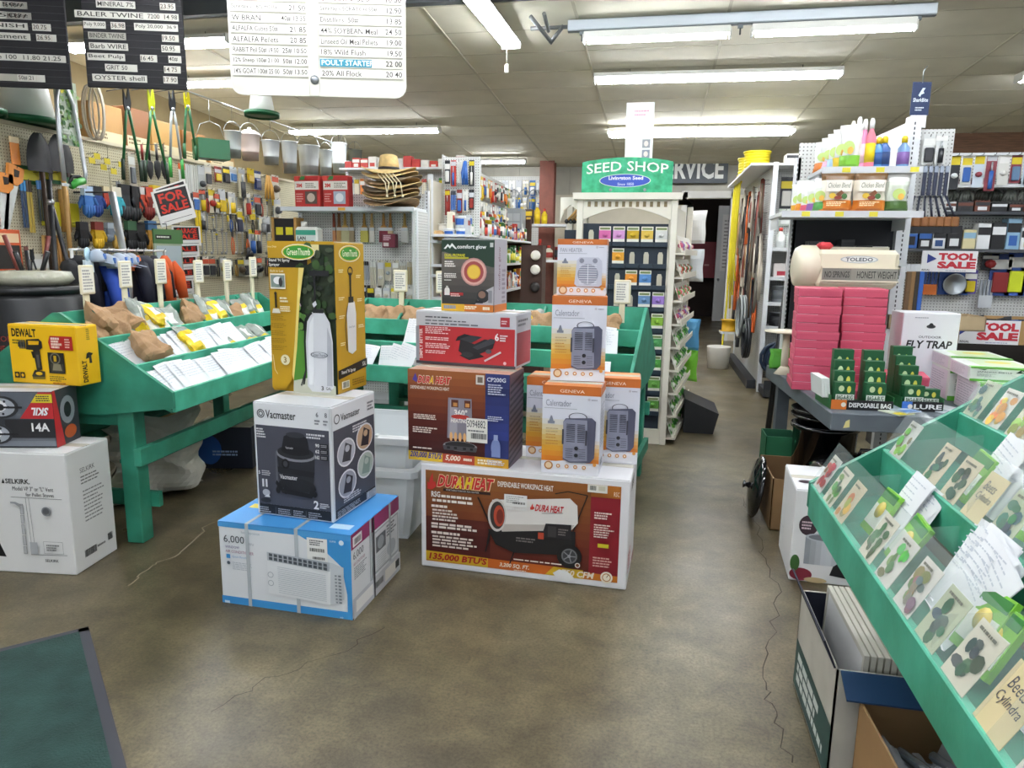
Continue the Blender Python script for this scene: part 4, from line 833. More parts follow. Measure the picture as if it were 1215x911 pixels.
# --- orange and white heater cartons
def heater_art(F, fan):
    f = F['front']; f.rect(0, .0, 1, .94, '#dfe0ea'); f.grad(0, .14, .5, .62, ['#d9761f', '#dca02e', '#e0c88a', '#dfe0e4'], 8); f.grad(.5, .14, 1, .4, ['#d9761f', '#e0b070', '#dfe0ea'], 6)
    f.poly([(0, 0), (1, 0), (1, .08), (.75, .15), (.4, .155), (.15, .13), (0, .1)], '#e9e8ee'); f.rect(0, .9, 1, 1, '#c66a26'); f.txt(.3, .925, .72, .96, 'GENEVA', '#f4e3d2', .0, keep=False)
    f.txt(.06, .77, .5, .84, 'FAN HEATER' if fan else 'Calentador', '#8a8d9c', .0); f.line([(.03, .745), (.6, .745)], .0015, '#7a7d88'); f.circ(.8, .86, .006, '#c9c4cc'); f.para(.84, .845, .95, .87, 1, '#a9a6b2', 3)
    f.poly([(.12, .6), (.2, .6), (.17, .66), (.15, .66)], '#7d8290'); f.rect(.1, .57, .22, .6, '#7d8290')
    for i in range(6): f.para(.07, .33+i*.035, .3, .35+i*.035, 1, '#c98a3a' if i < 4 else '#b9a27a', 3+i, .5)
    f.circ(.13, .09, .02, '#b9783a'); f.circ(.13, .09, .014, '#e6c9a2')
    for u in (.3, .45, .6, .75): f.circ(u, .09, .009, '#c9822e'); f.circ(u, .09, .005, '#f0e3d0')
    f.circ(.93, .13, .008, '#e6a04a')
    if fan:
        f.poly([(.36, .2), (.4, .62), (.46, .68), (.84, .68), (.9, .62), (.92, .2), (.86, .16), (.42, .16)], '#c6c7d4'); f.circ(.63, .38, .047, '#8d8fa0')
        for i in range(9): f.line([(.45+.0, .22+i*.04), (.81, .22+i*.04)], .0025, '#e3e4ec')
        f.line([(.63, .2), (.63, .56)], .003, '#e3e4ec'); f.circ(.5, .62, .011, '#8a8b9a'); f.circ(.77, .62, .011, '#8a8b9a')
    else:
        f.ring(.62, .66, .16, .05, .12, '#5a5a66')
        f.poly([(.38, .17), (.37, .6), (.41, .64), (.86, .66), (.93, .62), (.92, .21), (.85, .15), (.5, .14)], '#55566a'); f.poly([(.38, .19), (.375, .6), (.42, .63), (.78, .63), (.8, .17), (.5, .15)], '#8f91a4')
        for i in range(10): f.line([(.43, .38+i*.022), (.58, .38+i*.022)], .0035, '#33343e'); f.line([(.62, .38+i*.022), (.75, .38+i*.022)], .0035, '#33343e')
        for i in range(5): f.line([(.42, .2+i*.025), (.55, .2+i*.025)], .0022, '#4a4b58'); f.line([(.66, .2+i*.025), (.77, .2+i*.025)], .0022, '#4a4b58')
        f.circ(.61, .31, .009, '#1f2026'); f.circ(.61, .23, .009, '#1f2026'); f.rect(.36, .35, .39, .52, '#3a3b46'); f.rect(.76, .35, .79, .52, '#3a3b46')
    r_ = F['right']; r_.rect(0, .9, 1, 1, '#c66a26'); r_.para(.15, .3, .85, .8, 12, '#9a9aa6', 4, .35); r_.bars(.2, .08, .6, .16)
    l_ = F['left']; l_.rect(0, .9, 1, 1, '#c66a26'); l_.para(.15, .3, .85, .8, 12, '#9a9aa6', 4, .35)
for lb, w_, d_, h_, x, y, z, r_, fan in (('orange and white utility heater carton at the front of the stack', .262, .2, .407, -.334, 3.205, .5225, -1.7, 0),
        ('orange and white utility heater carton half hidden at left', .25, .19, .4, -.452, 3.43, .5225, -3, 0), ('orange and white utility heater carton half hidden at right', .24, .19, .412, -.162, 3.43, .5225, 1.5, 0),
        ('orange and white utility heater carton standing on three others', .248, .195, .388, -.334, 3.325, .9325, 4, 0), ('small fan heater carton crowning the orange stack', .224, .17, .253, -.331, 3.37, 1.3225, 1.5, 1)):
    t, F = carton('heater_carton', lb, w_, d_, h_, x, y, z, r_, '#dcdde6', 'orange and white heater cartons', topcol='#cf7a34'); heater_art(F, fan); fin(t, F)
# --- nested white plastic tubs behind the air conditioner
wp_ = mt('#e3e8ea', .3, name='white_plastic')
def tub(label, x, y, z, w_, d_, h_, rz, ribs):
    t = thing('plastic_tub', label, 'tub', Tm(x, y, z, rz=rz), 'white plastic tubs')
    def ringed(prof, name, th=.006):
        m = MB(); P = []
        for (ox, zz) in prof:
            ww, dd = w_/2+ox, d_/2+ox; c = .03
            P.append([(ww-c, -dd, zz), (ww, -dd+c, zz), (ww, dd-c, zz), (ww-c, dd, zz), (-ww+c, dd, zz), (-ww, dd-c, zz), (-ww, -dd+c, zz), (-ww+c, -dd, zz)])
        vs = [p for r in P for p in r]; fs = []
        for j in range(len(P)-1):
            for i in range(8): fs.append((j*8+i, j*8+(i+1) % 8, (j+1)*8+(i+1) % 8, (j+1)*8+i))
        m.add(vs, fs, wp_); m.build(name, t); return P
    ringed([(-.06, .004), (-.03, h_*.5), (-.03, h_*.5), (-.012, h_-.03), (-.02, h_-.03), (-.045, h_*.5), (-.07, .012)], 'wall')
    ringed([(-.014, h_-.045), (.012, h_-.045), (.014, h_-.01), (-.004, h_), (-.02, h_), (-.02, h_-.03)], 'rim')
    m = MB(); m.bx(-w_/2+.06, -d_/2+.06, .0, w_/2-.06, d_/2-.06, .012, wp_); m.build('bottom', t)
    for i in range(ribs):
        m = MB(); xx = -w_/2+.09+i*.05; m.bx(xx, -d_/2-.008, h_-.01, xx+.02, -d_/2+.03, h_+.004, wp_, ch=.002); m.build('rib', t)
tub('white plastic tub at the bottom of the pair behind the cartons', -1.42, 3.66, 0, .5, .62, .4, 0.02, 0)
tub('white plastic tub nested on top behind the cartons', -1.43, 3.68, .17, .5, .62, .4, 0.02, 5)
# ================================================================ hanging price boards
scrib = '#2a2723'
def board(name, label, a, b, zb, top, col, hangz=4.29):
    """board between bottom corners a and b (plan), bottom zb"""
    d = Vector((b.x-a.x, b.y-a.y)); wd = d.length; rz = math.atan2(d.y, d.x)
    t = thing(name, label, 'sign', Tm(a.x, a.y, zb, rz=rz), 'hanging price boards')
    for x in (.12, wd-.12):
        m = MB(); m.cyl((x, .01, top), (x, .01, hangz-zb), .004, mt('#5a5a56', .5, .6), 5); m.build('hanger_wire', t)
    return t, wd
def strips(t, wd, Y, rows, pitch, top, card, h=.046):
    for i, row in enumerate(rows):
        z = top - i*pitch
        for (x0, x1, s_, fg, bg, cells) in row:
            m = MB(); m.bx(x0, Y-.004, z, x1, Y, z+h, mt(bg, .55)); o = m.build('card_strip', t)
            p = Print((x0, Y-.004, z), (1, 0, 0), (0, 0, 1), x1-x0, h)
            if s_: p.txt(.04, .2, .96, .84, s_, fg, .008, keep=(len(s_) < 9))
            for k in range(cells): p.line([(1-(k+1)/max(cells, 1)*.9, .1), (1-(k+1)/max(cells, 1)*.9, .9)], .0015, '#b08a78')
            p.done(o)
blk = mt('#17161a', .7, var=.3, scale=30, stretch=(1, 1, 8), name='letter_board')
def W(x0, x1, s_, cells=0, bg='#c9c7bd', fg=scrib): return (x0, x1, s_, fg, bg, cells)
a, b = on_z(104, 103, 2.6), on_z(222, 107, 2.6)
t, wd = board('black_price_board', 'black felt price board listing baler twine and oyster shell', a, b, 2.6, 1.25, blk)
m = MB(); m.bx(0, 0, 0, wd, .02, 1.25, blk, ch=.004); m.build('panel', t)
for k in range(26): m = MB(); m.bx(.004, -.002, .03+k*.0465, wd-.004, .001, .034+k*.0465, mt('#2c2b30', .6)); m.build('groove', t)
k = wd/.78
R_ = [[W(.18*k, .42*k, 'SALT BLOCK'), W(.6*k, .72*k, '9.95', 3)], [W(.0, .3*k, 'SELENIUM 90'), W(.58*k, .72*k, '20.50', 3)],
      [W(.12*k, .42*k, 'MINERAL 7%'), W(.61*k, .73*k, '23.95', 4)], [W(-.05*k, .5*k, 'BALER TWINE'), W(.5*k, .75*k, '7200  14 98', 4)],
      [W(.01*k, .18*k, 'Poly 9,000'), W(.22*k, .33*k, '36.98', 4), W(.4*k, .74*k, 'Poly 20,000  36.9', 0)], [W(.04*k, .33*k, 'BINDER TWINE', 0, '#9d9b90'), W(.61*k, .74*k, '19.50', 4)],
      [W(.04*k, .34*k, 'Barb WIRE'), W(.6*k, .745*k, '50.95')], [W(.02*k, .31*k, 'Beet Pulp'), W(.43*k, .56*k, '16 45', 3), W(.65*k, .75*k, '40#')],
      [W(.15*k, .4*k, 'GRIT 50'), W(.61*k, .74*k, '14 75', 4)], [W(.045*k, .47*k, 'OYSTER shell'), W(.6*k, .71*k, '17 90', 4)]]
strips(t, wd, 0, R_, .0825*.82, .04+9*.0825*.82, None)
a, b = on_z(-70, 100, 2.61), on_z(85, 106, 2.61)
t, wd = board('black_price_board', 'black felt price board cut off by the left edge', a, b, 2.61, 1.25, blk)
m = MB(); m.bx(0, 0, 0, wd, .02, 1.25, blk, ch=.004); m.build('panel', t)
for q in range(26): m = MB(); m.bx(.004, -.002, .03+q*.0465, wd-.004, .001, .034+q*.0465, mt('#2c2b30', .6)); m.build('groove', t)
e = wd
R_ = [[W(.1, e-.28, 'Base 50#'), W(e-.42, e-.26, '15 50', 3)], [W(.1, e-.24, 'Energize 50#'), W(e-.4, e-.24, '16 90', 3)], [W(.1, e-.22, 'Finish 50#'), W(e-.38, e-.22, '18 25', 3)],
      [W(.1, e-.25, 'Q-K-FINISH'), W(e-.22, e-.1, '20.75', 4)], [W(.05, e-.24, 'SPORT +Element'), W(e-.2, e-.07, '26.95', 4)], [], [W(.05, e-.02, 'Rancher Horse 100  11.80 21.25', 0)], [], [W(.1, e-.35, 'MOLASSES', 0, '#a8a598'), W(e-.35, e-.17, '50# 21', 3)]]
strips(t, wd, 0, R_, .0825*.82, .04+8*.0825*.82, None)
# white board
a, b = on_z(275, 112, 2.5), on_z(482, 117, 2.5)
t, wd = board('white_price_board', 'white rounded feed price board in two columns', a, b, 2.5, 1.2, None)
wbm = mt('#d8d6ca', .45, var=.08, scale=5); rr = .07
poly = [(rr*(1-math.sin(q*PI/8)), rr*(1-math.cos(q*PI/8))) for q in range(5)][::-1]
poly = [(rr - rr*math.cos(q*PI/8), rr - rr*math.sin(q*PI/8)) for q in range(5)] + [(wd-rr+rr*math.sin(q*PI/8), rr-rr*math.cos(q*PI/8)) for q in range(5)] + [(wd, 1.2), (0, 1.2)]
m = MB(); m.prism(poly, 0, .02, wbm); m.build('panel', t)
m = MB(); m.bx(wd*.445, -.008, .0, wd*.505, 0, 1.2, wbm, ch=.003); m.build('centre_rail', t)
m = MB(); m.lathe([(.028, 0), (.028, .006), (.012, .012), (1e-5, .013)], mt('#8d9296', .35, .8), 12, Tm(wd*.478, -.008, .1, rx=PI/2)); m.build('knob', t)
Lc = [('KFI GF 50# Hog BASE', '50 75'), ("Sereday's 16% HOG", '21 50'), ('W BRAN', '40# 13.35'), ('ALFALFA Cubes 50#', '21 85'), ('ALFALFA Pellets', '20 85'), ('RABBIT Pell 50# 19.50', '25# 10.50'), ('12% Sheep 100# 21 00', '50# 12.00'), ('14% GOAT 100# 25 00', '50# 13.50')]
Rc = [('CR CORN  50lb', '10 50'), ("Sereday's SCRATCH 50#", '12.90'), ('  Distillers  50#', '13.85'), ('44% SOYBEAN Meal', '24 50'), ('Linseed Oil Meal Pellets', '19.00'), ('18% Wild Flush', '19.50'), ('POULT STARTER', '22 00'), ('20% All Flock', '20 40')]
pit = .0645
for i in range(-8, 8):
    z = .125+(7-i)*pit
    for c0, c1, col in ((.015, wd*.44, Lc), (wd*.51, wd-.02, Rc)):
        if z > 1.17: continue
        m = MB(); m.bx(c0, -.004, z-.012, c1, 0, z-.008, mt('#a5a395', .5)); m.build('groove', t)
        m = MB(); teal = (i == 6 and c0 > .3)
        m.bx(c0, -.003, z-.004, c1-(.2 if teal else 0), 0, z+.042, mt('#1f7f97' if teal else '#e2e0d6', .5)); o = m.build('card_strip', t)
        if i >= 0:
            w_ = c1-c0; p = Print((c0, -.003, z), (1, 0, 0), (0, 0, 1), w_, .04)
            p.txt(.02, .08, .62 if c0 < .3 else .7, .92, col[i][0], '#dff0f3' if teal else scrib, .008 if not teal else .02)
            p.txt(.67 if c0 < .3 else .78, .08, .99, .92, col[i][1], scrib, .01, al='r'); p.done(o)
# ================================================================ goods on the left pegboard wall
galv = mt('#dfe6e9', .3, .35, var=.25, scale=9, name='galvanised_steel', stretch=(1, 1, .2)); steel = mt('#aab0b3', .3, .9); dsteel = mt('#4a4d50', .4, .7); blkp = mt('#17181a', .4); blkm = mt('#1c1d20', .45)
gpl = mt('#17603a', .4, name='green_plastic'); wpl = mt('#ece9e0', .35); kraft = mt('#b3905f', .8, var=.15, scale=6); wood = mt('#c69a56', .55, var=.25, scale=7, stretch=(1, 1, .15), name='ash_wood')
hook_me = MB(); hook_me.tube([(0, 0, 0), (.1, 0, 0), (.115, 0, .015)], .0028, dsteel, 5); hook_me = hook_me.mesh('peg_hook')
def wall_M(y, z, off=.0): return Tm(WX+off, y, z, rz=PI/2)
def hook(y, z, L_=.1): link('hook', hook_me, wp, Tm(WX, y, z)).scale = (L_/.1, 1, 1)
def on_wall(px, py, X=WX+.06): q = on_x(px, py, X); return q.y, q.z
GRP = 'goods hanging on the left pegboard'
# ---- generic hanging goods; local x = along the wall, front = -y, hanging point at z=0
def g_card(w_, h_, col, blob, label_col='#e9e9e4', kind=0, seed=0):
    m = MB(); c = mt(col, .5)
    m.bx(-w_/2, -.003, -h_, w_/2, 0, .012, c)
    if kind == 0: m.bx(-w_*.36, -.022, -h_*.92, w_*.36, -.003, -h_*.42, mt(blob, .35), ch=.006); m.bx(-w_*.46, -.0042, -h_*.34, w_*.46, -.003, -h_*.1, mt(label_col, .5))
    elif kind == 1: m.cyl((0, -.016, -h_*.95), (0, -.016, -h_*.45), w_*.22, mt(blob, .35), 8); m.cyl((0, -.014, -h_*.5), (0, -.014, -h_*.2), w_*.09, mt('#c3c7c9', .3, .8), 6); m.bx(-w_*.46, -.0042, -h_*.17, w_*.46, -.003, 0, mt(label_col, .5))
    elif kind == 2: m.ball((0, -.012, -h_*.6), w_*.36, mt(blob, .35), 8, .8); m.bx(-w_*.46, -.0042, -h_*.28, w_*.46, -.003, -.01, mt(label_col, .5))
    return m
def g_screwdriver(L_, col, col2='#d9c21c'):
    m = MB(); m.lathe([(.004, 0), (.011, -.008), (.013, -L_*.2), (.009, -L_*.34), (.011, -L_*.38)][::-1], mt(col, .35), 8); m.lathe([(.0125, -L_*.1), (.0136, -L_*.12), (.0136, -L_*.16), (.0125, -L_*.18)][::-1], mt(col2, .35), 8); m.cyl((0, 0, -L_*.38), (0, 0, -L_), .004, steel, 6)
    m.v = [(x, y-.016, z) for x, y, z in m.v]; return m
def g_wrench(L_, col='#b4b8ba'):
    c = mt(col, .3, .85); m = MB(); m.prism([(-.009, -.03), (.009, -.03), (.007, -L_+.03), (-.007, -L_+.03)], -.012, -.004, c)
    m.prism([(-.018, 0), (-.006, -.004), (-.006, -.016), (.006, -.016), (.006, -.004), (.018, 0), (.016, -.028), (0, -.04), (-.016, -.028)], -.014, -.002, c); m.lathe([(.018, -.002), (.018, -.014), (.009, -.014), (.009, -.002)], c, 10, Tm(0, 0, -L_+.018, rx=PI/2)); return m
def g_pliers(L_, col):
    m = MB(); c = mt(col, .4); m.prism([(-.012, 0), (.012, 0), (.016, -L_*.25), (0, -L_*.36), (-.016, -L_*.25)], -.014, -.002, dsteel)
    for s_ in (-1, 1): m.tube([(s_*.004, -.008, -L_*.28), (s_*.024, -.008, -L_*.55), (s_*.022, -.008, -L_*.8), (s_*.014, -.008, -L_)], [.006, .008, .009, .006], c, 6)
    return m
def g_bars(w_, L_, n, col, tip=None):
    m = MB()
    for i in range(n):
        x = -w_/2+(i+.5)*w_/n; m.bx(x-w_/n*.38, -.014, -L_, x+w_/n*.38, -.004, 0, mt(col, .4), ch=.003)
        if tip: m.bx(x-w_/n*.4, -.017, -L_*.22, x+w_/n*.4, -.003, 0, mt(tip, .4), ch=.003)
    return m
def g_bunch(w_, L_, col, n=6, seed=1):
    m = MB(); r = random.Random(seed)
    for i in range(n):
        x = (i-(n-1)/2)*w_/n; m.tube([(x*.4, -.02, 0), (x, -.03-r.random()*.03, -L_*.5), (x*1.2+r.uniform(-.01, .01), -.02-r.random()*.03, -L_)], [.008, .014, .01], mt(col, .5), 6)
    return m
rows = []      # (px, py_top, py_bottom, mesh builder, name, look)
cols = ['#e6e6df', '#d9d9d2', '#dcd9c9', '#cfd3d6', '#e9e3c9', '#b9bcbc', '#8d9296']
r_ = random.Random(21); items = []
def add(px, y0, y1, fn, name, look, cat='tool'): items.append((px, y0, y1, fn, name, look, cat))
# top row of carded tools (y 194..240), left to right
top = [(214, 194, 226, 'bars', '#d5d6d2', '#e0662a'), (222, 195, 229, 'bars', '#c7c9c6', None), (229, 196, 227, 'bars', '#cfd0ca', None), (238, 197, 232, 'card2', '#b9bcbc', '#4a4d50'), (246, 196, 220, 'card0', '#e6e2d2', '#3a3c40'),
       (258, 199, 216, 'card0', '#8a2a22', '#e6c71c'), (268, 199, 217, 'card0', '#22242a', '#1a1b1f'), (276, 199, 216, 'card0', '#d9e3ec', '#2a6fb0'), (286, 200, 235, 'card1', '#e3dcc0', '#3f4246'), (297, 201, 217, 'card0', '#d9b81c', '#c9a21a'), (305, 204, 225, 'card0', '#27407f', '#1c2a55'), (316, 208, 236, 'bunch', '#d9a54a', None), (326, 209, 234, 'card2', '#dcd7c9', '#5a4a3a')]
for px, y0, y1, k, c, b in top: add(px, y0, y1, (k, c, b), 'carded_tool', None)
for px in range(220, 331, 6): add(px+r_.uniform(-1, 1), 222+r_.uniform(-1, 6)+(px-222)*.1, 250+(px-222)*.08, (r_.choice(['card0', 'card1', 'card2', 'pliers', 'driver', 'wrench']), r_.choice(cols), r_.choice(['#2a2c30', '#d9b81c', '#3a6fb5', '#b5332a', '#55585c', '#c7c9cb'])), 'carded_tool', None)
for px in range(238, 331, 6): add(px+r_.uniform(-1, 1), 251+r_.uniform(-1, 3)+(px-222)*.05, 273+(px-222)*.04, (r_.choice(['card0', 'card1', 'pliers', 'driver', 'wrench', 'wrench']), r_.choice(cols), r_.choice(['#d0642a', '#2a2c30', '#d9b81c', '#2f5fa8', '#8d9092'])), 'carded_tool', None)
for px in range(238, 324, 6): add(px+r_.uniform(-1, 1), 273+r_.uniform(-1, 3), 302, (r_.choice(['wrench', 'wrench', 'driver', 'pliers', 'card1']), r_.choice(cols), r_.choice(['#d0642a', '#2a2c30', '#2f5fa8', '#8d9092'])), 'carded_tool', None)
for px in range(230, 322, 7): add(px+r_.uniform(-1, 1), 305+r_.uniform(-1, 3), 328, (r_.choice(['pliers', 'card2', 'pliers', 'card0']), r_.choice(['#6a6c62', '#9a9c8e', '#dcd9c9']), r_.choice(['#1c1d20', '#4a3a2a', '#8a6a2a', '#2a2c30'])), 'carded_tool', None)
# yellow levels, navy tool pouch, black strap bundle
add(233, 241, 288, ('bars', '#e3c41c', None), 'spirit_level', 'pair of yellow spirit levels'); add(283, 248, 277, ('card0', '#e9e9e4', '#1d2440'), 'tool_pouch', 'navy tool pouch'); add(298, 247, 262, ('card0', '#dcd7c9', '#d9c21c'), 'carded_tool', 'tall yellow carded blade'); add(293, 294, 308, ('bunch', '#17181a', None), 'strap_bundle', 'black rubber strap bundle')
NAMEC = {'#e6e6df': 'white', '#d9d9d2': 'white', '#dcd9c9': 'cream', '#cfd3d6': 'pale grey', '#e9e3c9': 'cream'}
def colname(h):
    h = h.lstrip('#'); r, g, b = (int(h[i:i+2], 16) for i in (0, 2, 4)); mx, mn = max(r, g, b), min(r, g, b)
    if mx-mn < 26: return 'white' if mn > 205 else 'pale grey' if mn > 150 else 'grey' if mn > 75 else 'black'
    if r == mx and g > b+25 and g > .62*r: return 'yellow' if r > 190 else 'tan'
    if r == mx: return 'orange' if g > .42*r and r > 150 else 'pink' if b > .45*r and r > 180 else 'red' if r > 130 else 'brown'
    if g == mx: return 'green'
    return 'blue' if b > 120 else 'navy'
KN = dict(bars='flat bars', card0='carded pack', card1='carded driver', card2='carded fitting', pliers='pliers', driver='screwdriver', wrench='steel wrench', bunch='hanging bunch')
rowcnt = {}
items.sort(key=lambda t: (min(4, max(0, int((t[1]-190)/27))), t[0]))
seen_l = set()
for (px, y0, y1, spec, name, look, cat) in items:
    y, z = on_wall(px, y0); y_, z1 = on_wall(px, y1); h_ = max(.06, z-z1); wy = abs(on_wall(px+4.3, y0)[0] - on_wall(px-4.3, y0)[0])
    k, c, b = spec
    if k == 'bars': m = g_bars(wy*.9, h_, 3 if name != 'spirit_level' else 2, c, b)
    elif k.startswith('card'): m = g_card(wy*.95, h_, c, b, kind=int(k[4]), label_col=rnd.choice(['#e9e9e4', '#d9c21c', '#c9ccd0', '#d05a3a']))
    elif k == 'pliers': m = g_pliers(h_, b)
    elif k == 'driver': m = g_screwdriver(h_, b)
    elif k == 'wrench': m = g_wrench(h_)
    else: m = g_bunch(wy, h_, c, 6, int(px))
    band = ['top', 'upper', 'middle', 'lower', 'bottom'][min(4, max(0, int((y0-190)/27)))]
    nm = {'pliers': 'pliers', 'driver': 'screwdriver', 'wrench': 'wrench'}.get(k, name)
    rowcnt[band] = rowcnt.get(band, 0)+1
    lk = look or '%s %s' % (colname(b if k in ('pliers', 'driver') else c), KN[k])
    bandn = band
    o = m.build(nm, None, wall_M(y, z, .06)); hook(y, z-.004, .075)
    tag(o, '%s on the left pegboard, %s along the %s tool row' % (lk, ordw(rowcnt[band]), band), cat, GRP)
# ---- pails on the rod
rod = thing('hanging_rod', 'steel rod with hooks hung high along the pegboard wall', 'rod', None)
RZ = 3.06; RX = -4.66
m = MB(); m.cyl((RX, 6.3, RZ), (RX, 10.9, RZ), .008, steel, 6); m.build('bar', rod)
for y in (6.5, 8.3, 10.3): m = MB(); m.cyl((RX, y, RZ), (RX, y, ceil_z(y)+.01), .004, dsteel, 5); m.build('hanger_wire', rod)
def bail(m, r, z0, h_, mat=steel, n=10): m.tube([(r*math.cos(PI*i/n), 0, z0+h_*math.sin(PI*i/n)) for i in range(n+1)], .0035, mat, 5)
def pail(px, y0, y1, wpx, label, mat=galv, lid=None, rows_=3, name='pail', X=RX):
    q = on_x(px, y0, X); b = on_x(px, y1, X); h_ = q.z-b.z; dist = (q-CAM_P).dot(CAM_F); r = wpx/2*dist/FPX
    t = thing(name, label, 'pail', Tm(q.x, q.y, b.z, rz=.9), 'pails hung from the rod')
    m = MB(); m.lathe([(1e-5, .008), (r*.72, .008), (r*.74, 0), (r*.78, h_*.3), (r*.79, h_*.3), (r*.8, h_*.34), (r*.93, h_*.97), (r, h_*.975), (r, h_), (r*.94, h_), (r*.78, h_*.4), (r*.7, .02), (1e-5, .02)], mat, 20); m.build('bucket', t)
    m = MB(); bail(m, r, h_*.94, r*1.25); m.build('bail_handle', t)
    if lid: m = MB(); m.lathe([(r*1.03, h_-.01), (r*1.03, h_+.01), (r*.5, h_+.05), (.02, h_+.06), (.02, h_+.08), (1e-5, h_+.082)], lid, 18); m.build('lid', t)
    m = MB(); m.tube([(0, 0, h_*.94+r*1.25-.003), (0, 0, RZ-b.z-.02), (.01, 0, RZ-b.z+.01), (0, 0, RZ-b.z+.014)], .003, dsteel, 5); m.build('hook', t)
    return t
pail(276, 156, 187, 21, 'galvanised pail between the green basket and the white bucket'); pail(296, 160, 190, 25, 'white lidded plastic bucket among the galvanised pails', mat=mt('#e8d8d2', .4), lid=mt('#efe9e4', .4))
pail(321, 167, 195, 22, 'galvanised pail just after the white bucket'); pail(343, 168, 205, 20, 'tall galvanised pail above the red packages'); pail(366, 173, 208, 27, 'widest galvanised pail above the red packages'); pail(386, 178, 208, 17, 'narrow galvanised pail with wire loop'); pail(402, 170, 205, 20, 'galvanised pail left of the straw hats'); pail(421, 178, 204, 18, 'dark galvanised can next to the straw hats', mat=mt('#6d7068', .4, .7))
# green wire basket
q = on_x(250, 166, RX); b = on_x(250, 189, RX)
t = thing('feed_basket', 'dark green plastic carry basket beside the loppers', 'basket', Tm(q.x, q.y, b.z, rz=.9), 'pails hung from the rod')
m = MB(); h_ = q.z-b.z
for s_ in (-1, 1): m.bx(-.16, s_*.1-.006, 0, .16, s_*.1+.006, h_, gpl); m.bx(s_*.155-.006, -.1, 0, s_*.155+.006, .1, h_, gpl)
m.bx(-.16, -.1, 0, .16, .1, .01, gpl); m.build('basket_wall', t)
m = MB(); m.tube([(-.155, 0, h_), (-.1, 0, h_+.15), (0, 0, h_+.19), (.1, 0, h_+.15), (.155, 0, h_)], .004, steel, 5); m.tube([(0, 0, h_+.19), (0, 0, RZ-b.z)], .003, steel, 5); m.build('bail_handle', t)
for i in range(3): m = MB(); m.bx(-.14+i*.03, -.085, h_*(.3+.25*i), .1+i*.02, -.02, h_*(.36+.25*i), mt('#d8cfa0', .6)); m.build('tray', t)
# ---- poultry feeders (white cone, green pan)
def feeder(label, c, r, h_, hang=None):
    t = thing('poultry_feeder', label, 'feeder', Tm(*c), 'poultry feeders')
    m = MB(); m.lathe([(r*.98, .02), (r, .0), (r*1.02, .045), (r*.97, .05), (r*.9, .015), (1e-5, .015)], gpl, 22); m.build('pan', t)
    m = MB(); m.lathe([(r*.76, .02), (r*.56, h_), (r*.54, h_+.01), (1e-5, h_+.012)], mt('#eef0ea', .35), 22); m.build('hopper', t)
    if hang: m = MB(); m.tube([(0, 0, h_), (0, 0, hang)], .004, steel, 5); m.build('hook', t)
q = on_x(46, 145, -4.92); feeder('white poultry feeder with green pan behind the bow saw', (q.x-.1, q.y, 2.471), .27, .36)
q = on_x(12, 138, -4.95); feeder('white poultry feeder at the far left on the ledge', (q.x-.12, q.y-.28, 2.471), .27, .36)
q = on_y(311, 139, 6.9); feeder('white poultry feeder hanging below the white board', (q.x, q.y, q.z), .17, .24, hang=ceil_z(6.9)-q.z-.015)
# ---- cartons and rope on the ledge
for i, (y0, y1, h_, c, lb) in enumerate(((5.85, 6.25, .34, '#b48a52', 'next to the coiled cord'), (6.28, 6.62, .38, '#8a5a32', 'dark one of the ledge row'), (6.65, 7.1, .33, '#c49a58', 'behind the loppers'), (7.14, 7.55, .3, '#9a6c3c', 'behind the green basket'), (7.6, 8.1, .27, '#b48a52', 'above the carded tools'))):
    t, F = carton('ledge_carton', 'brown cardboard carton on the pegboard ledge, %s' % lb, y1-y0, .3, h_, WX-.2, (y0+y1)/2, 2.4705, 90, c, 'cartons on the ledge'); F['front'].rect(.05, .02, .95, .3, '#d9cfae'); F['front'].para(.1, .08, .6, .26, 2, '#7a6a4a', i); fin(t, F)
def coil(name, label, c, r, h_, n, rad, mat, cat, rz=.9):
    t = thing(name, label, cat, Tm(*c, rz=rz)); rr = random.Random(3)
    for i in range(n):
        a = r*(.75+.5*rr.random()); m = MB(); dx = rr.uniform(-.04, .04); dy = i*.012
        m.tube([(dx+a*math.sin(2*PI*k/14), dy, -h_/2+h_/2*math.cos(2*PI*k/14)) for k in range(14)], rad, mat, 5, closed=True); m.build('loop', t)
    return t
y, z = on_wall(111, 100, -4.8); coil('cord_coil', 'coiled pale extension cord hanging beside the bow saw', (-4.8, y, z), .06, .45, 6, .008, mt('#c9bfae', .5), 'cord')
m = MB(); m.tube([(0, 0, 0), (-.2, 0, 0)], .004, dsteel, 5)
# ---- bow saw with its printed sleeve
p0 = on_x(62, 100, -4.55); p1 = on_x(104, 224, -4.55); Hs = p0.z-p1.z; Ws = p1.y-p0.y
t = thing('bow_saw', 'bow saw with green grip hanging with its leafy printed sleeve', 'saw', Tm(-4.55, p0.y, p1.z, rz=PI/2))
m = MB(); m.tube([(Ws*.12, 0, .04), (Ws*.08, 0, Hs*.5), (Ws*.1, 0, Hs*.85), (Ws*.22, 0, Hs*.99), (Ws*.5, 0, Hs*1.0), (Ws*.72, 0, Hs*.85), (Ws*.86, 0, Hs*.5), (Ws*.97, 0, Hs*.16), (Ws*.9, 0, Hs*.06)], .016, mt('#c9cdcf', .35, .6), 8); m.build('frame', t)
m = MB(); m.tube([(Ws*.35, 0, Hs*.01), (Ws*.55, 0, Hs*.05), (Ws*.85, 0, Hs*.08)], .03, mt('#3aa038', .4), 8); m.tube([(Ws*.3, 0, .02), (Ws*.45, .01, Hs*.11), (Ws*.75, .01, Hs*.12), (Ws*.9, 0, Hs*.07)], .014, blkp, 7); m.build('grip', t)
m = MB(); m.bx(Ws*.0, -.004, Hs*.0, Ws*.95, .004, Hs*.03, steel); m.build('blade', t)
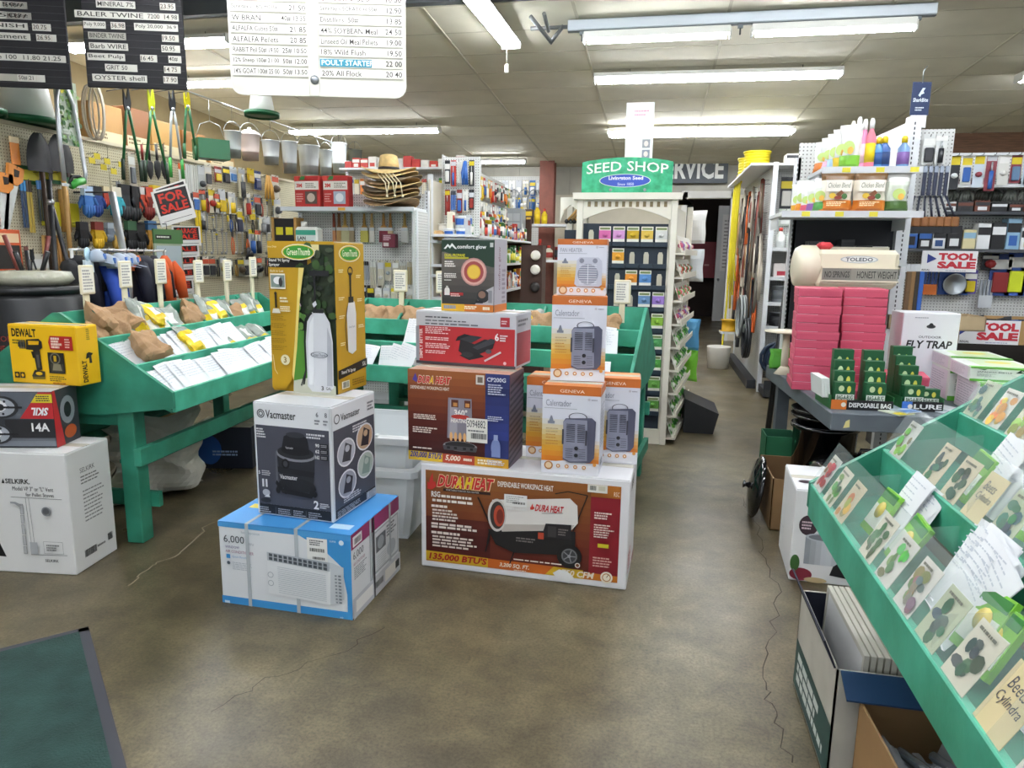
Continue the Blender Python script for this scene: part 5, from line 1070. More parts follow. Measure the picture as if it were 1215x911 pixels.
m = MB(); m.bx(Ws*.14, .02, Hs*.43, Ws*.98, .03, Hs*1.08, mt('#cdd8c4', .5)); sl = m.build('sleeve', t)
pr = Print((Ws*.14, .02, Hs*.43), (1, 0, 0), (0, 0, 1), Ws*.84, Hs*.65)
for i in range(110): r2 = random.Random(i); pr.ell(r2.uniform(.05, .95), r2.uniform(.04, .95)**1.4, r2.uniform(.03, .1), r2.uniform(.02, .05), r2.choice(['#4f8a3c', '#2f5f2c', '#8fb46a', '#a9c9a0', '#dfe8d8', '#3a6a3a', '#78a04a']), 6)
pr.ell(.2, .85, .1, .07, '#e0d43a'); pr.txt(.15, .16, .5, .24, '24"', '#e9efe4', .03) if False else pr.para(.12, .15, .5, .25, 2, '#e6ece0', 5); pr.done(sl)
m = MB(); m.tube([(Ws*.5, 0, Hs), (Ws*.5, .0, Hs+.06), (Ws*.5, .42, Hs+.06)], .004, dsteel, 5); m.build('hook', t)
# ---- long hand tools: loppers
def lopper(px, y0, y1, label, col, spread=.09, X=-4.72, blade='#2a2c2e', grip=None):
    a = on_x(px, y0, X); b = on_x(px, y1, X); L_ = a.z-b.z
    t = thing('lopper', label, 'lopper', Tm(X, a.y, b.z, rz=PI/2-.3), 'loppers hung in a row')
    for s_ in (-1, 1):
        m = MB(); m.tube([(s_*.012, 0, L_*.74), (s_*.03, 0, L_*.6), (s_*spread, 0, L_*.1)], .013, mt(col, .4), 7)
        m.build('handle', t); m = MB(); m.tube([(s_*spread*.92, 0, L_*.22), (s_*spread, 0, 0)], [.016, .018], mt(grip or '#16301f', .5), 7); m.build('grip', t)
    m = MB(); m.prism([(-.02, L_*.7), (.02, L_*.7), (.035, L_*.82), (.02, L_), (.005, L_*.9), (-.005, L_*.84), (-.03, L_*.95), (-.035, L_*.8)], -.008, .008, mt(blade, .35, .7)); m.lathe([(.018, -.012), (.018, .012)], steel, 8, Tm(0, 0, L_*.76, rx=PI/2)); m.build('blade', t)
    m = MB(); m.tube([(0, 0, L_*.97), (0, .28, L_*.97)], .004, dsteel, 5); m.build('hook', t)
lopper(149, 101, 213, 'green-handled long lopper nearest the bow saw', '#1f6a3a'); lopper(178, 100, 216, 'lopper with yellow-green blades and green handles', '#1e6b36', blade='#b9c22a', spread=.12); lopper(203, 103, 210, 'lopper with silver and bright green handles', '#9aa09e', spread=.07, grip='#2f8f3a'); lopper(221, 106, 188, 'green hedge shear nearest the green basket', '#14562f', spread=.07, blade='#c3b81c', grip='#14562f')
# trowels under the loppers
for i, px in enumerate((169, 177, 186, 194)):
    y, z = on_wall(px, 172); y, z1 = on_wall(px, 214); h_ = z-z1
    t = thing('trowel', 'black-bladed hand trowel below the loppers, %s from the bow saw' % ORD[i], 'trowel', wall_M(y, z1, .08), 'hand trowels')
    m = MB(); m.lathe([(1e-5, 0), (.035, .05), (.05, h_*.35), (.045, h_*.5), (.01, h_*.58)], blkm, 10, None, True, 1, .35); m.build('blade', t)
    m = MB(); m.cyl((0, 0, h_*.55), (0, 0, h_), .012, mt(['#8a2a22', '#222222', '#3a3a3a', '#55432a'][i], .4), 8); m.build('handle', t); hook(y, z, .085)
y, z = on_wall(155, 182); tag(g_card(.09, .3, '#c9c4b4', '#6a6e74', kind=0).build('hose_nozzle', None, wall_M(y, z, .06)), 'grey carded hose nozzle between two lopper handles', 'nozzle', GRP); hook(y, z-.004)
# ---- shovels
for i, (px, w_, lb) in enumerate(((38, .25, 'round black shovel head hung nearest the orange saw'), (63, .27, 'broad black shovel head behind the bow saw'))):
    y, z = on_wall(px, 158 if i == 0 else 160); t = thing('shovel', lb, 'shovel', wall_M(y, z, .1), 'shovels hung upside down')
    m = MB(); m.grid(lambda u, v: ((u-.5)*w_*(math.sin(PI*min(1, v*.62+.02)))**.45, -.03*math.sin(PI*u)-.01, -v*.3), 10, 9, blkm); m.grid(lambda u, v: ((.5-u)*w_*(math.sin(PI*min(1, v*.62+.02)))**.45, -.03*math.sin(PI*u)-.006, -v*.3), 10, 9, blkm); m.build('blade', t)
    m = MB(); m.cyl((0, -.02, -.28), (0, -.02, -1.25), .018, [mt('#3a2a1c', .5), wood][i], 8); m.build('handle', t); hook(y, z-.3, .07)
for i, (px, y0, y1, c) in enumerate(((16, 162, 195, '#d9822a'), (47, 186, 218, '#33363a'), (58, 186, 214, '#4a4d50'), (73, 185, 222, '#2a2c2f'), (80, 190, 210, '#3a2020'))):
    y, z = on_wall(px, y0); _, z1 = on_wall(px, y1); m = g_bars(.11 if i == 0 else .05, z-z1, 1, c, '#f0d8b0' if i == 0 else None); hook(y, z-.004, .06)
    tag(m.build('hand_tool', None, wall_M(y, z, .05)), ['orange carded bow saw blade beside the shovels', 'dark trenching tool below the shovels', 'grey tool bar below the shovels', 'black tool behind the bow saw', 'small dark tool under the bow saw'][i], 'tool', GRP)
for i, (px, c) in enumerate(((38, '#1f5a34'), (65, '#24603a'))):
    y, z = on_wall(px, 197); o = MB().bx(-.2, -.01, -.14, .2, 0, 0, mt(c, .5)); o.bx(-.12, -.012, -.11, .1, -.01, -.03, mt('#d9cf3a', .5)); o = o.build('sign_card', None, wall_M(y, z, .02)); tag(o, 'green and yellow header card %s the bow saw' % ('left of', 'behind')[i], 'sign', GRP)
# ---- hand saws on the left
for i, (px, y0, lb) in enumerate(((18, 197, 'hand saw with tan wooden handle by the left edge'), (4, 205, 'white-bladed pruning saw cut by the left edge'))):
    y, z = on_wall(px, y0); t = thing('hand_saw', lb, 'saw', wall_M(y, z, .06) @ Matrix.Rotation(.28 if i == 0 else .1, 4, 'Y'), GRP)
    m = MB(); m.prism([(-.07, 0), (.07, 0), (.075, -.1), (.03, -.15), (-.05, -.15)], -.014, .014, mt('#d98a3a', .45)); m.prism([(-.02, -.03), (.03, -.03), (.03, -.08), (-.01, -.09)], -.016, .016, mt('#2a2018', .6)); m.build('handle', t)
    m = MB(); m.prism([(-.05, -.13), (.05, -.13), (.02, -.56), (-.02, -.56)], -.003, .003, mt('#d8dbd6', .35, .3)); m.build('blade', t); hook(y, z-.02, .07)
# ---- long slim goods (loppers, pruner poles, dowels)
for i, (px, y0, y1, c, tip) in enumerate(((26, 214, 270, '#1f3a5a', '#2f7fb8'), (33, 214, 276, '#b59a3a', '#3a2a1a'), (46, 214, 262, '#1c2a22', '#3a78b0'), (52, 214, 285, '#2f6a34', '#a9b83a'), (140, 215, 233, '#8a8d90', None))):
    y, z = on_wall(px, y0); _, z1 = on_wall(px, y1); m = g_bars(.06, z-z1, 2, c, tip); hook(y, z-.004, .06)
    tag(m.build('pruner_pole', None, wall_M(y, z, .05)), ['blue-topped long pruner near the left edge', 'tan wooden pole beside the blue-topped pruner', 'second blue-topped dark pruner', 'green pole pruner beside the black stand', 'short grey rod above the dark gloves'][i], 'pruner', GRP)
for i in range(6):
    y, z = on_wall(55+i*4.2, 279); m = MB(); m.cyl((rnd.uniform(-.02, .02), -.03, -.42), (0, -.03, 0), .014, [wood, mt('#b98a4a', .6), mt('#a57a42', .6)][i % 3], 7); m.v = [tuple(v) for v in m.v]; hook(y, z-.02, .06)
    tag(m.build('wooden_handle_pole', None, wall_M(y, z, .0)), 'wooden replacement tool handle, %s from the black stand' % ORD[i], 'handle', 'wooden tool handles')
# black folding stand
t = thing('folding_stand', 'black folding stand leaning in front of the pegboard', 'stand', None); X = -4.75
a = on_x(58, 214, X); b = on_x(58, 280, X); c = on_x(60, 240, X); d = on_x(86, 316, X)
m = MB(); m.cyl(tuple(a), (b.x, b.y, .0), .02, blkp, 8); m.build('leg', t); m = MB(); m.cyl(tuple(c), (X, d.y+.28, .0), .018, blkp, 8); m.build('leg', t); m = MB(); m.ball(tuple(c), .03, steel, 8); m.build('pivot', t)
# ---- gloves
def glove_mesh(h_, col, cuff, seed=0):
    m = MB(); w_ = h_*.42; g = mt(col, .7, var=.2, scale=20)
    for dy, sx in ((-.03, 1), (-.008, -1)):
        P = lambda x, z: (x*sx*w_, z*h_)
        body = [P(-.5, -.28), P(.5, -.28), P(.52, -.62), P(-.45, -.66)]
        m.prism(body, dy-.018, dy, g)
        for i in range(4):
            x = -.42+i*.25; l_ = [.3, .36, .34, .26][i]; m.tube([(x*sx*w_, dy-.009, -.6*h_), (x*1.08*sx*w_, dy-.012, -(.62+l_*.6)*h_), (x*1.1*sx*w_, dy-.008, -(.62+l_)*h_)], [.018*h_/.28, .017*h_/.28, .009*h_/.28], g, 6)
        m.tube([(.46*sx*w_, dy-.01, -.36*h_), (.72*sx*w_, dy-.012, -.55*h_), (.74*sx*w_, dy-.01, -.7*h_)], [.02*h_/.28, .018*h_/.28, .009*h_/.28], g, 6)
        m.prism([P(-.46, 0), P(.46, 0), P(.5, -.29), P(-.5, -.29)], dy-.02, dy+.001, mt(cuff, .6))
    return m
gl = [(96, 221, 259, '#3f78c0', '#b9d3ea', 'light blue'), (106, 221, 258, '#274a94', '#1a1c22', 'dark blue'), (117, 221, 246, '#b5432f', '#e0d0a8', 'small red'), (129, 222, 260, '#3fb0c0', '#e3dcc8', 'turquoise'), (141, 219, 262, '#33363a', '#1c1d20', 'charcoal'), (151, 221, 264, '#2a2b2e', '#1c1d20', 'black'), (160, 222, 252, '#d0492c', '#d9d4d0', 'orange-red'), (168, 222, 262, '#8a2a22', '#c94a2e', 'dark red'), (177, 220, 257, '#e6e4da', '#d9b81c', 'white')]
for px, y0, y1, c, cf, lb in gl:
    y, z = on_wall(px, y0); _, z1 = on_wall(px, y1); m = glove_mesh(z-z1, c, cf); hook(y, z-.01)
    tag(m.build('work_gloves', None, wall_M(y, z, .09)), 'pair of %s work gloves in the upper glove row' % lb, 'gloves', 'work gloves')
gl = [(90, 263, 296, '#1b1c1f', '#2b2c30', 'black high-cuff'), (108, 263, 297, '#e0b41a', '#7a2a22', 'bright yellow'), (122, 264, 288, '#7f8a96', '#a9b6c0', 'grey-blue'), (131, 266, 297, '#c9a24a', '#d9cfc0', 'tan'), (148, 262, 300, '#17181b', '#3f6a4a', 'black and green'), (158, 264, 302, '#1a1b1e', '#26282c', 'plain black'), (172, 262, 300, '#b8862a', '#3f6fa0', 'mustard and blue')]
for px, y0, y1, c, cf, lb in gl:
    y, z = on_wall(px, y0); _, z1 = on_wall(px, y1); m = glove_mesh(z-z1, c, cf); hook(y, z-.01)
    tag(m.build('work_gloves', None, wall_M(y, z, .09)), 'pair of %s work gloves in the lower glove row' % lb, 'gloves', 'work gloves')
for i, (px, py) in enumerate(((118, 195), (104, 187), (122, 188), (130, 200), (139, 192), (203, 229), (110, 182))):
    y, z = on_wall(px, py); hook(y, z); o = MB().bx(-.035, -.004, -.05, .035, 0, 0, mt('#e3cf3a', .5)).build('price_tag', None, wall_M(y, z, .1)); tag(o, 'yellow price tag on an empty hook, %s along the bare pegboard' % ORD[i], 'tag', 'yellow price tags')
y, z = on_wall(75, 240); tag(MB().bx(-.2, -.006, -.2, .2, 0, 0, mt('#d9cf2a', .5)).build('sign_card', None, wall_M(y, z, .02)), 'plain yellow card behind the wooden post', 'sign', GRP)
y, z = on_wall(77, 225); m = MB(); m.cyl((0, -.04, -.35), (0, -.04, 0), .04, wood, 10); hook(y, z-.05, .06); tag(m.build('wooden_post', None, wall_M(y, z, .0)), 'pale wooden post over the yellow card', 'post', GRP)
m = MB(); a = on_x(133, 228, -4.6); b = on_x(141, 294, -4.6); m.cyl(tuple(a), (b.x+.1, b.y+.15, 0), .03, mt('#c3c7c9', .35, .7), 10); m.cyl(tuple(a), (WX+.02, a.y, a.z), .008, dsteel, 5); tag(m.build('steel_pole', None), 'plain steel pole standing before the gloves', 'pole')
# ---- FOR SALE sign stand
X = -4.55
def sale_sign(px0, py0, px1, py1, l1, l2, label, tilt=0, i=0):
    a = on_x(px0, py1, X); b = on_x(px1, py0, X); w_ = abs(b.y-a.y); h_ = b.z-a.z
    t = thing('yard_sign', label, 'sign', Tm(X+.02*i, a.y, a.z, rz=PI/2-.25) @ Matrix.Rotation(-tilt, 4, 'Y'), 'yard sale signs')
    m = MB(); m.bx(0, 0, 0, w_, .006, h_, mt('#e9e9e6', .5)); m.build('board', t)
    p = Print((0, 0, 0), (1, 0, 0), (0, 0, 1), w_, h_); p.rect(.06, .3, .94, .95, '#17161a'); p.txt(.14, .63, .86, .9, l1, '#d8321f', .03, keep=False)
    if l2: p.txt(.12, .34, .88, .59, l2, '#d8321f', .03, keep=False)
    p.line([(.1, .12), (.9, .12)], .004, '#26262a'); p.done(t)
    m = MB(); m.tube([(w_*.5, .01, .02), (w_*.5, .01, -.02), (w_*.5, .45, -.02)], .004, dsteel, 5); m.build('hook', t)
sale_sign(192, 232, 223, 270, 'FOR', 'SALE', 'tilted black and red for sale sign', .28); sale_sign(198, 228, 226, 258, 'FOR', 'SALE', 'second for sale sign peeking from behind', .34, -2)
for i, (y0, y1) in enumerate(((270, 287), (285, 301), (299, 316), (314, 330), (328, 347))):
    sale_sign(206, y0, 230, y1+5, 'GARAGE', 'SALE', 'red on black garage sale sign, %s down its stack' % ORD[i], .04, -i)
y, z = on_wall(198, 276, -4.5); t = thing('clear_pack', 'clear pack with green header hung by the for sale sign', 'package', Tm(-4.5, y, z, rz=PI/2-.2))
m = MB(); m.bx(-.16, -.01, -.42, .16, .01, 0, mt('#a9b8a0', .25), ch=.005); m.bx(-.14, -.013, -.38, .14, -.008, -.12, mt('#b9c9cf', .15)); m.build('sleeve', t); m = MB(); m.bx(-.165, -.016, -.1, .165, .0, .03, mt('#4f7a4a', .5)); m.build('header', t); pr = Print((-.165, -.016, -.1), (1, 0, 0), (0, 0, 1), .33, .13); pr.rect(.06, .3, .6, .6, '#1c1c1c'); pr.para(.1, .36, .56, .55, 1, '#e9e9e4', 3); pr.done(t)
m = MB(); m.tube([(0, 0, .02), (0, 0, .08), (0, .5, .08)], .004, dsteel, 5); m.build('hook', t)
# ---- clothes rail with jackets and caps
X = -4.15; a = on_x(82, 296, X); b = on_x(196, 296, X)
t = thing('clothes_rail', 'white wire clothes rail in front of the gloves', 'rail', None)
m = MB(); m.cyl((X, a.y, a.z), (X, b.y, a.z), .01, mt('#e3e3de', .4), 6); m.build('bar', t)
for y in (a.y+.02, b.y-.02): m = MB(); m.cyl((X, y, 0), (X, y, a.z), .012, mt('#d8d8d2', .4), 6); m.build('post', t)
def jacket(px, w_, h_, col, label, y1=None, sleeve=True):
    q = on_x(px, 298, X); t = thing('jacket', label, 'jacket', Tm(X+rnd.uniform(-.03, .05), q.y, a.z-.04, rz=.35+rnd.uniform(-.2, .2)), 'clothes on the rail'); c = mt(col, .8, var=.25, scale=6, bump=.4, bscale=7)
    m = MB(); m.lathe([(w_*.16, 0), (w_*.4, -.05), (w_*.52, -.12), (w_*.5, -h_*.5), (w_*.56, -h_), (w_*.5, -h_)][::-1], c, 14, None, True, .55, 1); m.build('body', t)
    if sleeve:
        for s_ in (-1, 1): m = MB(); m.tube([(0, s_*w_*.4, -.08), (.05, s_*w_*.62, -h_*.35), (.08, s_*w_*.66, -h_*.8)], [.06, .055, .04], c, 8); m.build('sleeve', t)
    m = MB(); m.tube([(0, 0, -.01), (0, 0, .04), (.02, 0, .06)], .004, steel, 5); m.build('hanger', t)
jacket(92, .26, .34, '#15161a', 'black fleece jacket at the near end of the rail'); jacket(108, .26, .5, '#141628', 'dark navy jacket second along the rail'); jacket(124, .2, .62, '#2a4fb0', 'bright blue jacket below the grey caps'); jacket(167, .34, .52, '#14172a', 'large navy jacket toward the far end of the rail'); jacket(178, .2, .45, '#1a1b24', 'dark jacket beside the orange vest'); jacket(193, .2, .46, '#e2622a', 'orange safety jacket ending the rail'); jacket(146, .18, .12, '#e0662e', 'orange vest with only its shoulders showing', sleeve=False); jacket(156, .18, .1, '#e07a3a', 'second orange vest with only its shoulders showing', sleeve=False)
for i, (px, py) in enumerate(((115, 304), (127, 309), (134, 312), (141, 308), (148, 309), (155, 308))):
    q = on_x(px, py, X+.12); t = thing('cap', 'grey cap with blue patch clipped to the rail, %s along' % ORD[i], 'cap', Tm(X+.12, q.y, q.z, rz=.5), 'caps clipped on the rail')
    m = MB(); m.lathe([(.055, -.04), (.057, -.015), (.045, .03), (.022, .048), (1e-5, .052)], mt('#a9b2bf', .7), 12); m.build('crown', t)
    m = MB(); m.grid(lambda u, v: (.052+.06*v, (u-.5)*.1*(1-.4*v*v), -.04-.015*v), 5, 3, mt('#8f9aab', .7)); m.build('peak', t)
    m = MB(); m.bx(.045, -.022, -.02, .058, .022, .02, mt('#4f78c0', .6)); m.build('patch', t)
    m = MB(); m.tube([(0, 0, .05), (-.12, 0, a.z-q.z)], .003, dsteel, 5); m.build('clip', t)
y = on_x(104, 305, X+.1); tag(MB().lathe([(.05, -.006), (.052, 0), (.05, .006)], mt('#bfe0f2', .5), 16, Tm(X+.1, y.y, y.z+.02, ry=PI/2, rz=.4)).bx(-.01+X+.1, y.y-.04, y.z-.12, X+.11, y.y+.04, y.z-.02, mt('#dcebf3', .5)).build('round_tag', None), 'large pale blue hang tag at the near end of the rail', 'tag')
# ---- black barrel and bagged tools
cx, cy = -4.0, 3.98
t = thing('barrel', 'black plastic barrel with red stencilled words', 'barrel', Tm(cx, cy, 0))
bp = mt('#16171a', .38, var=.2, scale=4, bump=.2, bscale=5)
m = MB(); m.lathe([(1e-5, 0), (.31, 0), (.33, .03), (.335, .35), (.345, .38), (.335, .41), (.34, .8), (.35, .83), (.34, .86), (.325, 1.18), (.3, 1.22)], bp, 28); m.build('drum', t)
m = MB(); m.lathe([(.3, 1.2), (.325, 1.22), (.325, 1.255), (.29, 1.26), (.28, 1.2), (1e-5, 1.2)], bp, 28); m.build('rim', t)
an = math.atan2(-.98*cy, -cx)
for k, (s_, z) in enumerate((('PROPERTY OF', .93), ('OF THE        COMPANY', .87))):
    vs, fs, asp = text_mesh(s_, .01); W_ = .42 if k else .3; m = MB(); c0 = -1.05
    m.add([((.343)*math.cos(c0+(x-.5)*W_/.34), .343*math.sin(c0+(x-.5)*W_/.34), z+y_*.035) for x, y_ in vs], fs, ink('#8a2f26')); m.build('lettering', t)['kind'] = 'stuff'
t = thing('tool_bag', 'clear bag of hand tools resting on the black barrel', 'bag', Tm(cx+.02, cy, 1.258))
m = MB(); m.lathe([(1e-5, 0), (.2, .005), (.24, .04), (.22, .09), (.12, .1), (1e-5, .09)], mt('#b9b7a4', .2, var=.3, scale=12, bump=.6, bscale=20), 18); m.build('bag', t)
for i in range(5): m = MB(); an_ = i*1.2; m.cyl((.06*math.cos(an_), .06*math.sin(an_), .05), (.14*math.cos(an_), .12*math.sin(an_), .22+.1*(i % 2)), .014, [blkp, mt('#6a2a22', .5)][i % 2], 7); m.build('tool', t)
t, F = carton('brown_carton', 'brown cardboard carton wedged between barrel and green table', .34, .3, 1.08, -3.78, 4.75, 0, 4, '#b08a58'); fin(t, F)
y, z = on_wall(5, 272); tag(MB().bx(-.12, -.08, -.42, .12, 0, 0, mt('#c9562a', .5), ch=.005).bx(-.1, -.083, -.3, .1, -.08, -.12, mt('#2a2622', .5)).bx(-.1, -.083, -.1, .1, -.08, -.03, mt('#e9c9a0', .5)).build('display_box', None, wall_M(y, z, .0)), 'orange and black boxed goods above the barrel', 'box')
for i, px in enumerate((3, 14, 22, 30, 37, 49)):
    y, z = on_wall(px, [290, 296, 290, 292, 296, 303][i]); m = [g_bars(.05, .3, 1, '#6a2f2a'), g_pliers(.3, '#17181a'), g_bars(.04, .35, 1, '#8a3a3a'), g_bars(.05, .4, 1, '#7a4a42'), g_pliers(.28, '#26272a'), g_card(.2, .3, '#dcd9c9', '#22242a')][i]; hook(y, z-.004, .07)
    tag(m.build('hand_tool', None, wall_M(y, z, .055)), '%s hanging above the barrel, %s from the left edge' % (['brown bar', 'black pliers', 'red-brown handle', 'worn brown handle', 'dark pliers', 'carded black brush'][i], ORD[i]), 'tool', GRP)
# ================================================================ middle of the shop
shelfm = mt('#d9dcde', .4, name='shelf_enamel'); edgem = mt('#c9cdd0', .4)
# generic shelf goods, standing at z=0 in local space, front = -y
def s_bottle(h_, r, col, cap, lab=None, n=10):
    m = MB(); m.lathe([(1e-5, 0), (r, 0), (r, h_*.62), (r*.45, h_*.78), (r*.38, h_*.84)], mt(col, .35), n); m.lathe([(r*.45, h_*.82), (r*.45, h_*.98), (1e-5, h_)], mt(cap, .4), n)
    if lab: m.lathe([(r*1.02, h_*.15), (r*1.02, h_*.52)], mt(lab, .5), n)
    return m
def s_box(w_, d_, h_, col, band, band2=None):
    m = MB(); m.bx(-w_/2, -d_/2, 0, w_/2, d_/2, h_, mt(col, .5), ch=.003); m.bx(-w_/2+.002, -d_/2-.0012, h_*.55, w_/2-.002, -d_/2+.001, h_*.85, mt(band, .5))
    if band2: m.bx(-w_*.3, -d_/2-.0012, h_*.12, w_*.3, -d_/2+.001, h_*.45, mt(band2, .5))
    return m
def s_can(r, h_, col, lid='#c9cdd0', lab=None):
    m = MB(); m.lathe([(1e-5, 0), (r, 0), (r, h_*.97), (r*1.04, h_*.97), (r*1.04, h_), (1e-5, h_)], mt(col, .4), 14)
    if lab: m.lathe([(r*1.015, h_*.2), (r*1.015, h_*.75)], mt(lab, .5), 14)
    m.lathe([(r*.9, h_), (r*.9, h_+.004), (1e-5, h_+.004)], mt(lid, .35), 14); return m
_cnt = {}
def shelf_item(m, name, M, look, where, cat, group):
    k = (look, where); _cnt[k] = _cnt.get(k, 0)+1; _cnt[where] = _cnt.get(where, 0)+1
    return tag(m.build(name, None, M), '%s %s, %s along' % (look, where, ordw(_cnt[where])), cat, group)
def goods_row(x0, x1, y, z, step, where, palette, group, rz=0, kinds=('bottle', 'box', 'can'), hs=(.12, .2), seed=1, along='x', depth=.06, jit=.01):
    """one row of goods along x (or y)"""
    r = random.Random(seed); p = x0
    while p < x1 - step*.4:
        k = r.choice(kinds); c = r.choice(palette); c2 = r.choice(palette); h_ = r.uniform(*hs); w_ = step*r.uniform(.78, .95)
        if k == 'bottle': m = s_bottle(h_, w_*.45, c, r.choice(['#e9e9e4', '#d9b81c', '#c0392b', '#222326']), c2)
        elif k == 'can': m = s_can(w_*.46, h_*.8, c, lab=c2)
        else: m = s_box(w_, depth, h_, c, c2, r.choice(palette))
        M = Tm(p+w_/2, y+r.uniform(-jit, jit), z, rz=rz) if along == 'x' else Tm(y+r.uniform(-jit, jit), p+w_/2, z, rz=rz)
        shelf_item(m, {'bottle': 'bottle', 'can': 'can', 'box': 'boxed_goods'}[k], M, '%s %s' % (colname(c), {'bottle': 'bottle', 'can': 'can', 'box': 'small box'}[k]), where, {'bottle': 'bottle', 'can': 'can', 'box': 'box'}[k], group); p += w_+step*.08
def hang_row(x0, x1, y, z, step, hs, where, palette, group, seed=1, kinds=('card0', 'card1', 'card2', 'driver', 'bars'), parent=None):
    r = random.Random(seed); p = x0+step/2
    while p < x1:
        k = r.choice(kinds); c, b = r.choice(palette), r.choice(palette); h_ = r.uniform(*hs); w_ = step*.86
        m = g_card(w_, h_, c, b, kind=int(k[4]), label_col=r.choice(['#e9e9e4', '#d9c21c', '#c9ccd0'])) if k.startswith('card') else g_screwdriver(h_, b) if k == 'driver' else g_bars(w_, h_, 3, c, b) if k == 'bars' else g_bunch(w_, h_, c, 5, int(p*100)) if k == 'bunch' else g_pliers(h_, b)
        shelf_item(m, 'carded_goods', Tm(p, y, z), '%s %s' % (colname(c if k != 'driver' else b), KN.get(k, 'pack')), where, 'package', group)
        if parent: link('hook', fhook_me, parent[0], parent[1] @ Tm(p, y, z-.004))
        p += step
fhook_me = MB().tube([(0, .06, 0), (0, -.02, 0), (0, -.03, .012)], .0028, dsteel, 5).mesh('front_hook')
def slotted_post(m, x, y, z0, z1, w_=.035, d_=.03, faces='-y'):
    m.bx(x-w_/2, y-d_/2, z0, x+w_/2, y+d_/2, z1, shelfm)
    z = z0+.03; s_ = mt('#3a3c3e', .6)
    while z < z1-.03: m.bx(x-.004, y-d_/2-.0008, z, x+.004, y-d_/2+.001, z+.018, s_); z += .032
# ---- gondola with paint brushes and straw hats
G1Y = 6.2; gx0, gx1 = -3.42, -2.13; GZ = 1.905
g1 = thing('paint_brush_gondola', 'white pegboard shelf unit with paint brushes and straw hats', 'shelf', Tm(0, 0, 0))
m = MB(); m.bx(gx0, G1Y+.38, .1, gx1, G1Y+.4, 2.05, pegw); m.build('back_panel', g1)
m = MB(); slotted_post(m, gx1+.0, G1Y+.03, 0, GZ-.02, .05); m.build('post', g1); m = MB(); slotted_post(m, gx0, G1Y+.38, 0, 2.08, .04); m.build('post', g1); m = MB(); slotted_post(m, gx1, G1Y+.38, 0, 2.08, .04); m.build('post', g1)
m = MB(); m.bx(gx1-.012, G1Y, .1, gx1+.012, G1Y+.38, GZ-.03, pegs); m.build('side_panel', g1)
for z in (GZ, .95, .5, .14):
    m = MB(); m.bx(gx0, G1Y, z-.03, gx1, G1Y+.38, z, shelfm, ch=.003); m.bx(gx0, G1Y-.008, z-.035, gx1, G1Y, z+.004, edgem); o = m.build('shelf_board', g1)
m = MB(); m.bx(-2.85, G1Y-.0095, GZ-.03, -2.78, G1Y-.008, GZ-.004, mt('#e0a93a', .5)); m.build('price_label', g1)
for i, x in enumerate((-3.16, -2.88)):
    t, F = carton('respirator_pack', 'red and white respirator box on the top shelf, %s' % ('left of the pair' if i == 0 else 'next to the hats'), .25, .1, .28, x, G1Y+.07, GZ+.001, -3, '#b52b28', 'red boxes on the top shelf', flaps=False)
    f = F['front']; f.rect(.02, .55, .98, .82, '#e6e0d6'); f.txt(.08, .62, .36, .75, '3M', '#c8322a', .05); f.para(.45, .6, .92, .78, 3, '#8a8478', i); f.rect(.42, .1, .9, .5, ['#5a4a42', '#a9b6c4'][i]); f.ell(.66, .3, .16, .14, ['#c9b8a8', '#e3e6ea'][i]); f.para(.06, .15, .36, .45, 4, '#e3a9a0', i+3, .4); f.poly([(.2, .86), (.4, .86), (.45, .98), (.28, .98)], '#2f7a3a'); f.rect(0, .83, .18, .98, '#d8463a'); fin(t, F)
# straw hats
straw = mt('#d2b57a', .75, var=.25, scale=30, bump=.3, bscale=90, name='straw'); straw2 = mt('#a3835a', .8, var=.3, scale=25, bump=.3, bscale=90)
def hat(label, c, r, mat, crown=True, band='#26221e', rz=0, tilt=0, crown_h=.11):
    t = thing('straw_hat', label, 'hat', Tm(c[0], c[1], c[2], rz=rz, rx=tilt), 'straw hats stacked on the shelf')
    m = MB(); n = 24; vs = []; fs = []
    for j, rr in enumerate((.085, .12, r*.75, r)):
        for i in range(n):
            a_ = 2*PI*i/n; z = .0 if j < 2 else (.012*math.cos(2*a_) if j == 2 else .04*math.cos(2*a_)-.005); vs.append((rr*math.cos(a_)*1.08, rr*math.sin(a_), z))
    for j in range(3):
        for i in range(n): fs.append((j*n+i, (j+1)*n+i, (j+1)*n+(i+1) % n, j*n+(i+1) % n))
    m.add(vs, fs, mat, True); m.add([(x, y, z-.006) for x, y, z in vs], [f[::-1] for f in fs], mat, True)
    for i in range(n): m.add([vs[3*n+i], vs[3*n+(i+1) % n], tuple(q-(.006 if k == 2 else 0) for k, q in enumerate(vs[3*n+(i+1) % n])), tuple(q-(.006 if k == 2 else 0) for k, q in enumerate(vs[3*n+i]))], [(3, 2, 1, 0)], mat)
    m.build('brim', t)
    m = MB(); m.lathe([(.088, 0), (.082, crown_h*.5), (.07, crown_h*.92), (.045, crown_h), (.03, crown_h*.86), (1e-5, crown_h*.84)], mat, 20, None, True, 1.1, .95); m.build('crown', t)
    m = MB(); m.lathe([(.0895, .002), (.0865, .028)], mt(band, .6), 20, None, True, 1.1, .95); m.build('band', t)
hx, hy = -2.38, G1Y+.13
for i in range(9): hat('straw hat in the shelf stack, %s from the bottom' % ORD[i], (hx+rnd.uniform(-.02, .02), hy, GZ+.05+i*.03), .24, [straw2, mt('#7a6a52', .8, var=.3, scale=20), straw][i % 3 if i < 8 else 2], rz=rnd.uniform(-.3, .3), tilt=rnd.uniform(-.03, .03), crown_h=.03)
hat('topmost straw hat with tall crown and dark band', (hx-.03, hy, GZ+.33), .23, straw, rz=.2, crown_h=.14)
t = thing('straw_tassel', 'pale hat cords dangling down the hat stack', 'cord', None)
